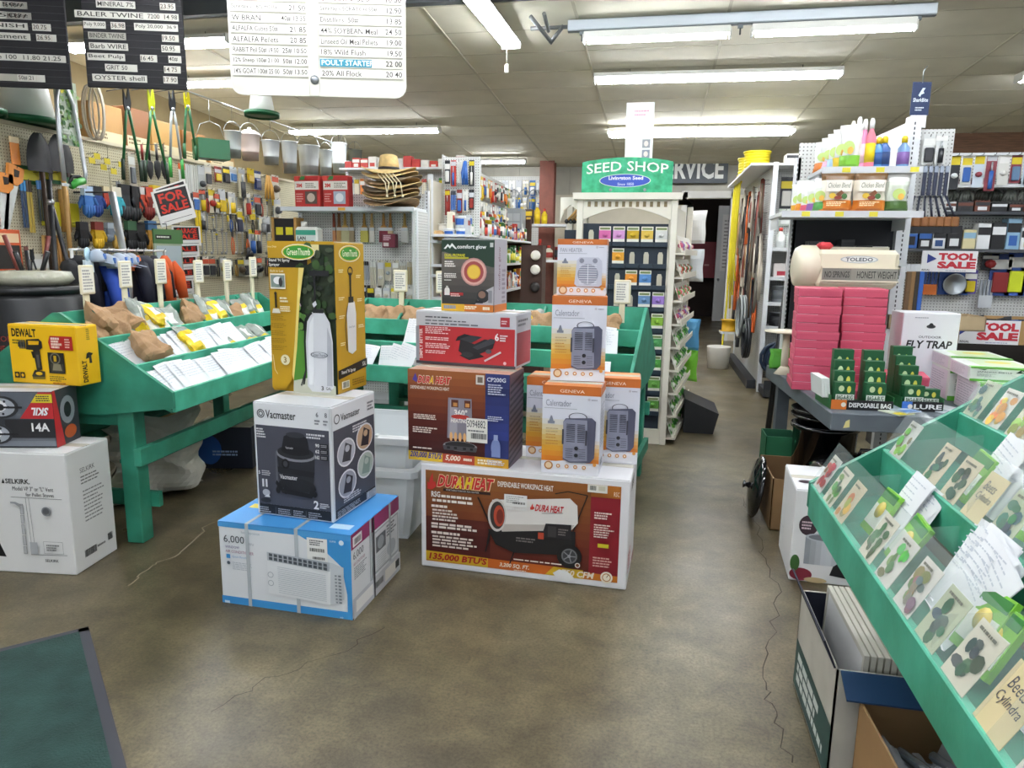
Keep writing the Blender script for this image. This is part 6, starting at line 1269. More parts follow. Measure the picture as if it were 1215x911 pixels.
for i in range(5):
    m = MB(); x = hx+.03+i*.035; m.tube([(x-.08, hy-.22, GZ+.28), (x, hy-.25, GZ+.2), (x+.02*(-1)**i, hy-.255, GZ+.09)], .005, mt('#e3d7b4', .7), 5); m.ball((x+.02*(-1)**i, hy-.255, GZ+.085), .012, mt('#e3d7b4', .7), 6); m.build('cord', t)
# brushes hanging
def brush(M, label, L_, w_, hcol, bcol, ferr='#c3c7c9'):
    t = thing('paint_brush', label, 'brush', M, 'paint brushes on the pegboard'); m = MB()
    m.prism([(-.008, 0), (.008, 0), (.011, -L_*.2), (.013, -L_*.4), (w_*.42, -L_*.5), (-w_*.42, -L_*.5), (-.013, -L_*.4), (-.011, -L_*.2)], -.008, .008, hcol); m.build('handle', t)
    m = MB(); m.bx(-w_*.47, -.012, -L_*.6, w_*.47, .012, -L_*.49, mt(ferr, .3, .8)); m.build('ferrule', t)
    m = MB(); m.prism([(-w_*.46, -L_*.59), (w_*.46, -L_*.59), (w_*.5, -L_), (-w_*.5, -L_)], -.011, .011, mt(bcol, .7, bump=.3, bscale=80)); m.build('bristles', t)
B0 = G1Y+.33
for i, (px, w_, hc, bc) in enumerate(((396, .03, '#8a3a22', '#c98a5a'), (402, .05, '#7a4a22', '#b9905a'), (409, .09, '#b9964a', '#b8b48a'), (417, .05, '#8a6a3a', '#9a8a6a'), (432, .08, '#a57a32', '#c3b85a'), (441, .05, '#c0a06a', '#d9d6cc'), (455, .09, '#b98a4a', '#7a2a38'), (463, .05, '#a5763a', '#c9b48a'), (480, .07, '#c9a05a', '#d8d8d2'))):
    q = on_y(px, 253, B0); brush(Tm(q.x, B0, q.z), '%s paint brush on the white pegboard, %s from the jug' % (['slim', 'narrow', 'wide pale', 'dark slim', 'yellow-sleeved', 'white-sleeved', 'wide maroon', 'tan', 'clear-sleeved'][i], ORD[i]), .27, w_, mt(hc, .5), bc); link('hook', fhook_me, g1, Tm(q.x, B0+.0, q.z-.005))
q = on_y(463, 290, B0-.1); t, F = carton('brush_pack', 'maroon boxed brush set hanging among the brushes', .13, .08, .13, q.x, B0-.1, q.z-.03, 0, '#6f2436', None, flaps=False); F['front'].para(.1, .5, .7, .9, 4, '#d9b9c0', 3); F['front'].rect(.1, .1, .5, .35, '#d8cfc8'); fin(t, F)
q = on_y(366, 285, G1Y+.1)
t = thing('cleaner_jug', 'white jug with teal and black label under the top shelf', 'bottle', Tm(q.x, G1Y+.12, 1.54)); m = MB(); m.bx(-.11, -.07, 0, .11, .07, .19, mt('#e9e9e2', .35), ch=.02); m.lathe([(.03, .19), (.03, .24), (1e-5, .242)], mt('#e9e9e2', .35), 10, Tm(-.05)); m.build('body', t)
p = Print((-.1, -.07, .01), (1, 0, 0), (0, 0, 1), .2, .15); p.rect(0, 0, 1, 1, '#d8e3de'); p.rect(0, .7, 1, 1, '#3fa58a'); p.txt(.08, .4, .5, .62, 'LAN', '#1c1c1c', .03); p.txt(.08, .12, .92, .36, 'FINISH IT', '#1c1c1c', .03); p.done(t)
m = MB(); m.bx(gx0+.02, G1Y+.02, 1.51, -2.9, G1Y+.32, 1.535, shelfm); m.build('half_shelf', g1)
q = on_y(338, 285, G1Y+.1); t = thing('display_case', 'black display case with yellow price tags in a tan frame', 'display', Tm(q.x, G1Y+.12, 1.536)); m = MB(); m.bx(-.11, -.02, 0, .11, .12, .27, blkm); m.build('case', t)
for x in (-.115, .115): m = MB(); m.bx(x-.012, -.03, 0, x+.012, .12, .28, wood); m.build('frame_side', t)
for x in (-.05, .05): m = MB(); m.bx(x-.035, -.024, .12, x+.035, -.02, .19, mt('#d8cf2a', .5)); m.build('price_tag', t)
hang_row(gx0+.05, gx1-.05, B0, 1.42, .075, (.16, .26), 'in the lower row of the brush gondola', ['#dcdcd6', '#17181a', '#c9c4b0', '#2a2c30', '#9aa0a4', '#b9a878'], 'hardware on the brush gondola', 4, ('card0', 'bars', 'card2'), (g1, Tm()))
hang_row(gx0+.05, gx1-.05, B0, 1.18, .08, (.12, .18), 'lowest on the brush gondola', ['#dcdcd6', '#17181a', '#c9c4b0', '#8a6a3a', '#d8d2b8'], 'hardware on the brush gondola', 5, ('card0', 'card2'), (g1, Tm()))
# ---- paint and sundries run behind it
PAL = ['#e9e6dc', '#d9d9d2', '#c0392b', '#d9b81c', '#2f5fa8', '#2a2c30', '#e0843a', '#4f8a4a', '#b9bec2', '#8a2a22', '#efe9d2']
sx = -1.75
g2 = thing('paint_gondola', 'tall cream shelf run of paint sundries beside the seed rack', 'shelf', None)
m = MB(); m.bx(sx-.42, 6.75, .1, sx-.4, 10.2, 2.2, mt('#cfc9b8', .6)); m.build('back_panel', g2)
m = MB(); m.bx(-2.1, 7.12, .1, sx-.42, 7.14, 2.2, mt('#b9b5a8', .6)); m.build('end_panel', g2)
for z in (.14, .6, 1.08, 1.4, 1.69):
    m = MB(); m.bx(sx-.4, 6.75, z-.025, sx, 10.2, z, shelfm); m.build('shelf_board', g2)
for z in (.3, .95, 1.3, 1.63):
    m = MB(); m.bx(-2.1, 6.75, z-.025, sx-.42, 7.12, z, shelfm); m.build('end_shelf', g2)
for y in (6.78, 8.45, 10.18): m = MB(); m.bx(sx-.43, y-.02, 0, sx-.39, y+.02, 2.25, shelfm); m.build('post', g2)
m = MB(); m.bx(sx-.4, 10.17, .1, sx, 10.2, 2.0, mt('#4a2f22', .7)); m.build('end_panel', g2)
for z, n_, w_ in ((1.69, 1, 'top'), (1.4, 1, 'second'), (1.08, 1, 'third')):
    goods_row(6.85, 10.1, sx-.09, z+.001, .1, 'on the %s paint run shelf' % w_, PAL if z != 1.4 else ['#d9c81c', '#e3d95a', '#3f8a3a', '#e6e6df', '#2f6a3a'], 'paint sundries', rz=PI/2, hs=(.14, .24), seed=int(z*100), along='y')
    goods_row(6.85, 9.2, sx-.24, z+.001, .11, 'behind on the %s paint run shelf' % w_, PAL, 'paint sundries', rz=PI/2, hs=(.18, .27), seed=int(z*90), along='y')
# end shelf: tubs of joint compound and sponges
for i, (x, z, lb) in enumerate(((-2.0, 1.631, 'lower left'), (-1.88, 1.631, 'lower right'), (-1.89, 1.751, 'upper'))):
    t = thing('compound_tub', 'white tub with blue label on the end shelf, %s of three' % lb, 'tub', Tm(x, 6.88, z), 'joint compound tubs')
    m = MB(); m.lathe([(1e-5, 0), (.05, 0), (.055, .1), (1e-5, .1)], mt('#e9ebec', .35), 16); m.build('body', t); m = MB(); m.lathe([(.058, .1), (.058, .115), (1e-5, .116)], mt('#eef0f0', .35), 16); m.build('lid', t); m = MB(); m.lathe([(.0535, .03), (.056, .09)], mt('#2a5fb0', .5), 10, None, True, 1, 1, -2.4, -.6); m.build('label_band', t)
t = thing('sponge_pack', 'tan sponge pack beside the white tubs', 'sponge', Tm(-2.13, 6.9, 1.631)); m = MB(); m.ball((-.03, 0, .05), .055, mt('#c9a878', .9, bump=.5, bscale=40), 12, .9); m.ball((.03, -.01, .05), .055, mt('#bd9a6a', .9, bump=.5, bscale=40), 12, .9); m.build('sponge', t)
t = thing('white_pail', 'small white tub behind the sponge pack', 'tub', Tm(-2.1, 7.03, 1.631)); m = MB(); m.lathe([(1e-5, 0), (.055, 0), (.06, .15), (1e-5, .15)], wpl, 14); m.build('body', t); m = MB(); m.lathe([(.063, .15), (.063, .165), (1e-5, .166)], wpl, 14); m.build('lid', t)
goods_row(-2.1, -1.8, 6.92, 1.301, .1, 'on the lower end shelf', ['#6a3a2a', '#2a2220', '#a8432a', '#d9d0c0'], 'paint sundries', hs=(.14, .2), seed=8)
goods_row(-2.1, -1.8, 6.92, .951, .1, 'on the lowest end shelf', ['#b5302a', '#a8282a', '#e3dcd0'], 'paint sundries', hs=(.16, .22), seed=9)
m = MB(); m.bx(-2.12, 7.1, 1.66, sx-.0, 7.12, 2.45, pegw); m.build('end_pegboard', g2)
for k, z in enumerate((2.4, 2.12)):
    hang_row(-2.1, sx-.02, 7.05, z, .062, (.18, .25), 'over the end shelf, %s row' % ['upper', 'lower'][k], ['#c0392b', '#2f5fa8', '#2a2c30', '#e9e6dc', '#8a2a22', '#dcdcd6'], 'hardware over the end shelf', 70+k, ('card0', 'bars', 'card1', 'bunch'), (g2, Tm()))
for k, z in enumerate((2.38, 2.1)):
    r = random.Random(k+5); y = 7.2; n_ = 0
    while y < 10.1:
        n_ += 1; c, b = r.choice(PAL), r.choice(PAL); m = g_card(.1, r.uniform(.18, .26), c, b, kind=r.choice((0, 1, 2)))
        tag(m.build('carded_goods', None, Tm(sx-.28, y, z, rz=PI/2)), '%s pack above the paint run, %s along the %s row' % (colname(c), ordw(n_), ['upper', 'lower'][k]), 'package', 'packs above the paint run'); link('hook', fhook_me, g2, Tm(sx-.33, y, z-.004, rz=PI/2)); y += .125
m = MB(); m.bx(sx-.4, 7.13, 1.95, sx-.39, 10.17, 2.48, pegs); m.build('back_pegboard', g2)
# pegboard island with hanging hardware, farther back
IY = 8.9; i0, i1 = -3.95, -2.2
g3 = thing('hardware_island', 'tall cream pegboard island crowded with hanging hardware', 'shelf', None)
m = MB(); m.bx(i0, IY, .1, i1, IY+.02, 2.62, pegw); m.build('back_panel', g3)
for x in (i0, (i0+i1)/2, i1): m = MB(); slotted_post(m, x, IY+.01, 0, 2.66, .04, .04); m.build('post', g3)
m = MB(); m.bx(i0, IY-.25, 2.52, i1, IY, 2.545, shelfm); m.build('top_shelf', g3)
for k, (z, st, hs) in enumerate(((2.42, .075, (.14, .24)), (2.16, .07, (.16, .26)), (1.9, .075, (.16, .24)), (1.62, .08, (.16, .24)))):
    hang_row(i0+.04, i1-.04, IY-.06, z, st, hs, 'on the hardware island %s row' % ['top', 'second', 'third', 'fourth'][k], PAL + ['#dcdcd6', '#e6e6df'], 'hardware on the island', 30+k, parent=(g3, Tm()))
goods_row(i0+.05, i1-.05, IY-.13, 2.546, .12, 'on top of the hardware island', ['#e6e3da', '#c0392b', '#b9302a', '#dcd9d0'], 'boxes on the hardware island', kinds=('box',), hs=(.07, .15), seed=12, depth=.12)
t = thing('gas_can', 'red fuel can on the hardware island', 'can', None); q = on_y(524, 243, IY-.3); m = MB(); m.bx(q.x-.09, IY-.26, q.z-.12, q.x+.09, IY-.09, q.z+.08, mt('#b5282a', .4), ch=.02); m.build('body', t); m = MB(); m.tube([(q.x-.05, IY-.18, q.z+.08), (q.x-.02, IY-.18, q.z+.12), (q.x+.05, IY-.18, q.z+.08)], .012, mt('#a8242a', .4), 6); m.build('handle', t)
# back wall hardware: hanging coils and packs beyond
g4 = thing('back_wall_pegboard', 'pale pegboard on the back wall hung with coils', 'pegboard', None)
b0 = on_y(575, 250, BY-.1).x; b1 = on_y(645, 250, BY-.1).x
m = MB(); m.bx(b0-1.2, BY-.05, 1.2, b1+.1, BY-.03, 2.95, pegw); m.build('board', g4)
for k, z in enumerate((2.86, 2.56)):
    hang_row(b0-1.1, b1+.05, BY-.1, z, .13, (.18, .28), 'on the %s back wall row' % ['upper', 'lower'][k], ['#e9e9e4', '#dfe3e6', '#c9ccd0', '#d9d2b8', '#3a6fb0'], 'packs on the back wall', 50+k, ('card0', 'card1', 'card2'), (g4, Tm()))
for i, px in enumerate((610, 622, 634)):
    q = on_y(px, 225, BY-.2); t = thing('cable_coil', 'thin grey cable coil on the back wall, %s from the paint aisle' % ORD[i], 'cable', Tm(q.x, BY-.2, q.z), 'cable coils on the back wall'); m = MB()
    for s_ in (0, .02, .045): m.tube([(.14*math.sin(2*PI*k/14)*(1-s_), s_*.3, -.24+.24*math.cos(2*PI*k/14)*(1+s_)) for k in range(14)], .008, mt('#7d8488', .5), 5, closed=True)
    m.build('coil', t); m = MB(); m.tube([(0, 0, 0), (0, .15, 0)], .005, dsteel, 5); m.build('hook', t)
# lit counter area on the back wall, right of the coils
t = thing('back_counter', 'cream back counter shelf with yellow goods below the coils', 'shelf', None); q0 = on_y(612, 266, 12.4); q1 = on_y(676, 266, 12.4)
for z in (q0.z, q0.z-.6): m = MB(); m.bx(q0.x, 12.2, z-.04, q1.x, 12.7, z, shelfm); m.build('shelf_board', t)
for x in (q0.x+.02, q1.x-.02): m = MB(); m.bx(x-.02, 12.2, 0, x+.02, 12.7, q0.z, shelfm); m.build('upright', t)
goods_row(q0.x+.05, q0.x+.55, 12.35, q0.z+.001, .14, 'on the back counter', ['#e3c81c', '#d9b81c', '#4a3a2a', '#c9a23a'], 'goods on the back counter', hs=(.22, .36), seed=3, depth=.15)
goods_row(q0.x+.05, q1.x-.1, 12.35, q0.z-.599, .17, 'under the back counter', ['#e9e6dc', '#c9c4b0', '#8a2a22', '#2a2c30'], 'goods on the back counter', hs=(.2, .36), seed=4, depth=.15)
t = thing('grey_cabinet', 'small grey metal parts cabinet at the end of the paint run', 'cabinet', None); q = on_y(607, 277, 9.9); m = MB(); m.bx(q.x-.18, 9.8, 1.692, q.x+.16, 10.1, 2.13, mt('#9aa0a4', .4, .3), ch=.01); m.build('body', t)
for i in range(3):
    for j in range(3): m = MB(); m.bx(q.x-.16+i*.1, 9.792, 1.72+j*.12, q.x-.07+i*.1, 9.8, 1.82+j*.12, mt('#b4babd', .4, .2)); m.build('drawer', t)
# dark stand with two wire rolls
q = on_y(631, 300, 8.6); t = thing('roll_stand', 'dark brown stand holding two white rolls', 'stand', Tm(q.x, 8.6, 0)); m = MB(); m.bx(-.13, 0, 0, .13, .3, 1.62, mt('#3d261d', .7)); m.build('cabinet', t)
for z in (1.5, 1.33, 1.12): m = MB(); m.lathe([(.025, 0), (.055, 0), (.06, .02), (.055, .05), (.025, .05)], [wpl, wpl, mt('#2a2624', .6)][(z < 1.2)*2], 16, Tm(.05, -.001, z, rx=PI/2)); m.build('roll', t)
# ---- seed rack
RY = 5.72; rw0, rw1 = -.60, .125; RT = 1.955; cr = mt('#e6e1d2', .5, name='cream_rack'); navy = mt('#1c2a38', .55, name='navy_panel')
sr = thing('seed_rack', 'cream arched seed rack with navy pocket panel', 'rack', None)
for x in (rw0+.0, rw1): m = MB(); m.bx(x-.025, RY, 0, x+.025, RY+.05, RT, cr, ch=.004); m.build('post', sr)
for x, y in ((rw0-.12, RY+.35), (rw0-.05, 6.7), (.29, 6.85)): m = MB(); m.bx(x-.025, y, 0, x+.025, y+.05, RT, cr, ch=.004); m.build('post', sr)
n = 14; arch = [(rw0+.02, RT-.02), (rw1-.02, RT-.02), (rw1-.02, RT-.2)] + [(rw1-.03-(rw1-rw0-.06)*i/n, RT-.17+.09*math.sin(PI*i/n)) for i in range(n+1)] + [(rw0+.02, RT-.2)]
m = MB(); m.prism(arch, RY+.01, RY+.035, cr); m.build('arch', sr)
for i in range(12): m = MB(); x = rw0+.07+i*(rw1-rw0-.14)/11; m.bx(x-.012, RY+.006, RT-.075, x+.012, RY+.01, RT-.035, mt('#8a7a5a', .7)); m.build('dentil', sr)
m = MB(); m.prism([(rw0-.05, RT-.02), (rw1+.05, RT-.02), (rw1+.06, RT+.03), (rw0-.06, RT+.03)], RY-.03, RY+.09, cr); m.build('cornice', sr)
m = MB(); m.add([(rw0-.05, RY+.05, RT+.02), (rw1+.05, RY+.05, RT+.02), (.32, 6.92, RT+.02), (rw0-.15, 6.8, RT+.02)], [(0, 1, 2, 3), (3, 2, 1, 0)], cr); m.build('top_board', sr)
m = MB(); m.prism([(rw0-.02, RT-.0), (rw0-.16, RT-.0), (rw0-.16, RT-.2), (rw0-.13, RT-.1), (rw0-.08, RT-.06), (rw0-.02, RT-.1)], RY+.03, RY+.06, cr); m.build('side_arch', sr)
m = MB(); m.bx(rw0+.025, RY+.06, .12, rw1-.025, RY+.075, RT-.2, navy); m.build('navy_panel', sr)
m = MB(); m.bx(rw0-.13, RY+.1, .12, rw0-.03, RY+.115, RT-.25, navy); m.build('side_navy_panel', sr)
m = MB(); m.bx(rw0-.02, RY+.02, .0, rw1+.02, RY+.55, .12, cr); m.build('plinth', sr)
# navy pockets and packets
pockm = mt('#22323f', .5); PC = ['#d9c9a0', '#e08ab0', '#d98ad0', '#d9c23a', '#e0b030', '#c9ccc9']
packc = {(0, 1): ('#d86aa8', 'pink'), (0, 2): ('#d89ad0', 'lilac'), (0, 3): ('#c9a51c', 'yellow'), (0, 4): ('#d9b84a', 'golden'), (0, 5): ('#d8d8d4', 'white'), (1, 2): ('#e0a02a', 'orange'), (2, 3): ('#e0902a', 'marigold'), (2, 4): ('#5a8fc8', 'blue'), (3, 4): ('#6a90b8', 'pale blue'), (3, 5): ('#9a7ac8', 'purple'), (4, 5): ('#8ab83a', 'lime'), (5, 5): ('#4f9a5a', 'green'), (6, 5): ('#5aa84a', 'leaf green')}
cw = (rw1-rw0-.07)/6
tongue = MB(); tongue.prism([(-.02, 0), (.02, 0), (.02, .07), (.012, .09), (-.012, .09), (-.02, .07)], -.004, 0, mt('#bdb8a4', .5)); tongue = tongue.mesh('pocket_tongue')
pk = MB(); pk.bx(-cw/2+.004, -.035, -.02, cw/2-.004, 0, .015, pockm); pk = pk.mesh('pocket')
for r in range(9):
    z = RT-.355-r*.168
    for c in range(6):
        x = rw0+.035+cw*(c+.5)
        link('pocket', pk, sr, Tm(x, RY+.06, z)); link('pocket_tongue', tongue, sr, Tm(x, RY+.045, z+.015))
        if (r, c) in packc or (r > 5 and c > 3):
            pcx, lb = packc.get((r, c), ('#6aa84a', 'green'))
            m = MB(); m.bx(-cw*.42, -.003, 0, cw*.42, .001, .13, mt('#e9e6da', .5)); m.bx(-cw*.42, -.004, .035, cw*.42, -.003, .1, mt(pcx, .5)); m.ball((0, -.004, .065), .022, mt(pcx, .5), 8, .8); m.bx(-cw*.36, -.0048, .105, cw*.36, -.0035, .122, mt('#7a8a5a', .5))
            tag(m.build('seed_packet', None, Tm(x, RY+.035, z+.002)), '%s flower seed packet in rack row %s, column %s' % (lb, ORD[r], ORD[c]), 'packet', 'packets in the seed rack')
# right side of the rack: slanting cream trays of packets
A = Vector((.15, 5.76)); Bv = Vector((.30, 6.86)); dv = (Bv-A).normalized(); sl = (Bv-A).length; MS = Tm(A.x, A.y, 0, rz=math.atan2(dv.y, dv.x))
m = MB(); m.bx(0, .05, .1, sl, .065, RT-.05, cr); m.build('side_panel', sr, MS)
for r in range(9):
    z = RT-.42-r*.185; m = MB(); m.prism([(0, z), (sl, z), (sl, z-.015), (0, z-.015)], -.07, .05, cr); m.bx(0, -.075, z-.015, sl, -.068, z+.03, cr); m.build('tray', sr, MS)
    cs = [['#e9dcc0', '#c05a7a', '#8a6ab0', '#e9e6da'], ['#4a7a3a', '#e9e6da', '#c0402a'], ['#e9e6da', '#5a9a3a', '#d95a6a']][r % 3] if r < 4 else ['#4a9a3a', '#e9ece2', '#6ab04a', '#2f7a34']
    for k in range(9):
        c = cs[(k+r) % len(cs)]; m = MB(); m.bx(-.045, -.003, 0, .045, .001, .14, mt('#eceae0', .5)); m.bx(-.04, -.0045, .02, .04, -.003, .1, mt(c, .5)); m.ball((0, -.004, .06), .024, mt(cs[(k+1) % len(cs)], .5), 7, .9)
        tag(m.build('seed_packet', None, MS @ Tm(.07+k*.115, -.045, z+.001, rx=-.35)), 'seed packet on the aisle side of the rack, tray %s, place %s' % (ORD[r], ORD[k]), 'packet', 'packets in the seed rack')
# plastic bags hung at the far end of the rack
for i, (z, c) in enumerate(((1.75, '#e6e6e2'), (1.4, '#dfe3e6'), (.75, '#5fa8d8'), (.45, '#7ac83a'))):
    m = pillow(.2, .3, .1, lambda u, v, s: mt(c, .3, bump=.4, bscale=10), i); tag(m.build('plastic_bag', None, Tm(.36, 6.98, z-.12, rz=-.6)), '%s plastic bag on the far corner of the seed rack' % ['white bulging', 'pale', 'blue', 'lime'][i], 'bag', 'bags behind the seed rack')
m = MB(); m.bx(.28, 6.94, 0, .32, 6.97, 1.95, cr); m.build('post', sr)
# brush-like wooden tools at the rack left
for i in range(4):
    q = on_y(676+i*4.5, 262, RY+.2); m = MB(); m.cyl((0, 0, 0), (.1, -.05, .1), .011, wood, 7); m.ball((-.01, 0, -.01), .02, blkp, 7); tag(m.build('garden_tool', None, Tm(q.x, RY+.08, q.z)), 'wooden-handled garden tool at the rack side, %s from the left' % ORD[i], 'tool', 'garden tools on the rack')
# seed shop sign
t = thing('seed_shop_sign', 'green seed shop sign with arched top on the rack', 'sign', Tm((rw0+rw1)/2-.01, RY-.01, RT+.031)); w_ = .69; h_ = .262
n = 16; poly = [(-w_/2, 0), (w_/2, 0), (w_/2, h_*.86)] + [(w_/2-w_*i/n, h_*(.88+.12*math.sin(PI*i/n))) for i in range(1, n)] + [(-w_/2, h_*.86)]
m = MB(); m.prism(poly, 0, .012, mt('#0f8f5e', .4, var=.35, scale=14, dark='#3fc08a')); m.build('board', t)
for x in (-.12, .14): m = MB(); m.lathe([(.012, 0), (.012, .006), (1e-5, .009)], steel, 8, Tm(x, 0, .02, rx=PI/2)); m.build('bolt', t)
p = Print((-w_/2, 0, 0), (1, 0, 0), (0, 0, 1), w_, h_)
vs, fs, asp = text_mesh('SEED SHOP', .012); p.up(); p.tx.add([p.P(.05+.9*x, .52+.28*y+.09*math.sin(PI*x)) for x, y in vs], fs, ink('#eef4ea'))
p.ell(.48, .34, .285, .19, '#e3ead8', 28); p.ell(.48, .34, .275, .175, '#2f4fb5', 28); p.txt(.3, .33, .68, .47, 'Livingston Seed', '#f0f0f4', .03, keep=False); p.txt(.4, .2, .58, .28, 'Since 1850', '#dfe3ee', .01); p.done(t)
q0 = on_y(741, 188, 5.95); q1 = on_y(777, 121, 5.95); t = thing('info_card', 'tall white handwritten card with small photos above the sign', 'sign', Tm(q0.x, 5.95, RT+.022)); ww = q1.x-q0.x; hh = q1.z-RT-.022
m = MB(); m.bx(0, 0, 0, ww, .004, hh, mt('#f2f2f0', .5)); m.build('card', t); p = Print((0, 0, 0), (1, 0, 0), (0, 0, 1), ww, hh); p.para(.3, .85, .85, .93, 2, '#e0a0b8', 4, .4)
for i in range(3): p.rect(.62, .3+.11*i, .9, .39+.11*i, ['#c06a7a', '#8a90a0', '#9a9aa0'][i]); p.ell(.76, .345+.11*i, .08, .03, '#e6dcd8')
p.done(t)
m = MB(); m.bx(q0.x-.1, 5.9, RT+.021, q0.x+ww*.75, 5.94, RT+.31, mt('#e0b030', .6, var=.3, scale=10)); tag(m.build('yellow_pack', None), 'yellow pack standing behind the seed shop sign', 'package')
# ---- service sign and doorway things
a = on_y(697, 184, 13.45); b = on_y(863, 217, 13.45); t = thing('service_sign', 'dark grey service sign with white capitals over the doorway', 'sign', Tm(a.x, 13.45, b.z)); w_ = b.x-a.x; h_ = a.z-b.z
m = MB(); m.bx(0, 0, 0, w_, .03, h_, mt('#4a5158', .5)); m.build('board', t); p = Print((0, 0, 0), (1, 0, 0), (0, 0, 1), w_, h_); p.txt(.5, .14, .97, .86, 'SERVICE', '#eef0ee', .03, al='r', keep=False); p.done(t)
for x in (.05, w_-.05): m = MB(); m.bx(x-.02, .03, h_*.2, x+.02, BY-13.45+.05, h_*.3, dsteel); m.build('bracket', t)
# white door standing open in the back room, with a price list, and a red sign
d0 = struct(thing('door_1', 'white door standing open beyond the service doorway', 'door', Tm(on_z(833, 367, 0).x*.98, 17.6, 0, rz=.15))); 
m = MB(); m.bx(0, 0, .02, 1.05, .045, 2.7, mt('#d9dad6', .5)); m.build('leaf', d0); m = MB(); m.lathe([(.03, 0), (.03, .03), (.02, .05), (1e-5, .055)], steel, 10, Tm(.08, 0, 1.0, rx=PI/2)); m.build('knob', d0)
p = Print((.1, 0, 1.2), (1, 0, 0), (0, 0, 1), .8, 1.3); p.rect(0, 0, 1, 1, '#eceae4'); p.para(.06, .04, .94, .92, 14, '#a8a49c', 4, .4); p.rect(.2, .93, .9, 1.06, '#a83a3a'); p.done(d0)
q = on_z(826, 366, 0); zz = on_y(826, 302, 18.9).z; m = MB(); m.bx(-.9, 0, 0, .5, .03, .9, mt('#8f2430', .5)); t = thing('red_sign', 'dark red framed sign in the back room', 'sign', Tm(on_y(832, 300, 18.9).x, 18.9, 1.0)); m.build('board', t)
p = Print((-.9, 0, 0), (1, 0, 0), (0, 0, 1), 1.4, .9); p.txt(.1, .5, .9, .75, 'Home', '#e0b9b4', .02); p.para(.15, .15, .85, .4, 3, '#c97a78', 4); p.done(t)
for x in (-.88, .48): m = MB(); m.bx(x-.02, .0, -1.0, x+.02, .03, 0, blkp); m.build('leg', t)
# ================================================================ right side of the shop
# ---- seed cards, clear fronts and envelopes on the right green table
acr = mt('#dcece8', .06, alpha=.09, name='clear_acrylic', spec=.6)
VEG = [('#b5453a', 'red beans'), ('#5a8a3a', 'green peas'), ('#c9964a', 'tan squash'), ('#b9863a', 'brown potatoes'), ('#3f6a34', 'cucumbers'), ('#6a9a4a', 'spring onions'), ('#8a7a6a', 'salsify roots'), ('#2f5f4a', 'kale'), ('#2a4a34', 'dark greens'), ('#c98a4a', 'hand-lettered beets'), ('#3a6a5a', 'collards'), ('#d9a83a', 'yellow corn'), ('#9ab04a', 'lettuce'), ('#a83a4a', 'radishes'),
       ('#c0655a', 'red peanuts'), ('#d9b53a', 'gold pears'), ('#b06a8a', 'turnips'), ('#4a78b0', 'blue cabbage'), ('#3a5a7a', 'blue kale leaf'), ('#e0d0a0', 'parsnips'), ('#7a9a6a', 'sage herbs')]
n_card = 0
for k in range(3):
    xo, xi, zt = row_geo(k); lean = .5
    MR = M3 @ Tm(-(xo+.006), 0, zt-.035, rz=-PI/2)     # local x runs toward the camera (-Y), front = -x world
    for seg in range(2):
        m = MB(); m.bx(-(L3*.5*(seg+1))+.012, -.0015, 0, -(L3*.5*seg)-.03, .0015, .15, acr, M=Tm(rx=-lean)); o = m.build('clear_front', T3, Tm(-(xo-.004), 0, zt+.001, rz=-PI/2))
    nc = 17 if k == 0 else 15
    for i in range(nc):
        if (k, i) in ((0, 3), (1, 1), (1, 6), (2, 3)): continue
        y = L3-.075-i*.128 - (.03 if k == 1 else 0); c, nm = VEG[(i+k*5) % len(VEG)]; r = random.Random(i+k*40)
        t = thing('picture_card', '%s picture card behind the clear front, %s row, %s from far end' % (nm, ['bottom', 'middle', 'top'][k], ORD[i]), 'card', M3 @ Tm(-(xo-.004), y, zt+.002, rz=-PI/2) @ Tm(rx=-lean) @ Tm(0, .0035, 0), 'vegetable picture cards')
        bg = r.choice(['#cfc3a4', '#d8d2bc', '#b9c0a0', '#c7c9c0', '#d9d6cc']) if nm != 'hand-lettered beets' else '#d9c99a'
        m = MB(); m.bx(-.044, 0, 0, .044, .001, .115, mt(bg, .5)); m.build('card', t)
        p = Print((-.044, 0, 0), (1, 0, 0), (0, 0, 1), .088, .115, off=.0004)
        if nm == 'hand-lettered beets': p.txt(.2, .62, .75, .82, 'Beets', '#4a4a52', .0, sh=.2); p.txt(.12, .36, .88, .56, 'Cylindra', '#4a4a52', .0, sh=.2)
        else:
            for q in range(r.randint(7, 13)):
                cc = tuple(min(255, max(0, int(int(c[j:j+2], 16)*r.uniform(.7, 1.25)))) for j in (1, 3, 5)); p.ell(r.uniform(.2, .8), r.uniform(.12, .74), r.uniform(.1, .22), r.uniform(.08, .16), '#%02x%02x%02x' % cc, 8)
            p.para(.15, .84, .85, .93, 1, '#6a6a5a', i)
        p.done(t)
    # dividers of clear plastic between the pockets
    for i in range(6):
        y = .25+i*.4; m = MB(); m.prism([(-(xo-.01), zt-.08), (-(xo-.01), zt+.07), (-xi, zt+.1), (-xi, zt-.01)], y-.001, y+.001, acr); m.build('clear_divider', T3)
def env3(k, y0, n, step, where, fan=.03, lean=.5, up=.03):
    envelopes(M3, -1, k, y0, n, step, where, meshes=ENVB, fan=fan, lean=lean, fwd=.06, up=up)
env3(0, 2.02, 3, .03, 'of the far fan in the bottom right-table row'); env3(0, 1.72, 7, -.02, 'of the thick middle fan in the bottom right-table row'); env3(0, 1.3, 5, -.02, 'of the near fan in the bottom right-table row'); env3(1, 2.0, 4, .02, 'of the far fan in the middle right-table row'); env3(1, 1.55, 5, -.02, 'of the middle fan in the middle right-table row')
env3(2, 1.85, 4, -.02, 'of the fan in the top right-table row'); env3(1, 1.1, 5, -.02, 'of the near fan in the middle right-table row'); env3(0, .95, 4, -.02, 'of the nearest fan in the bottom right-table row')
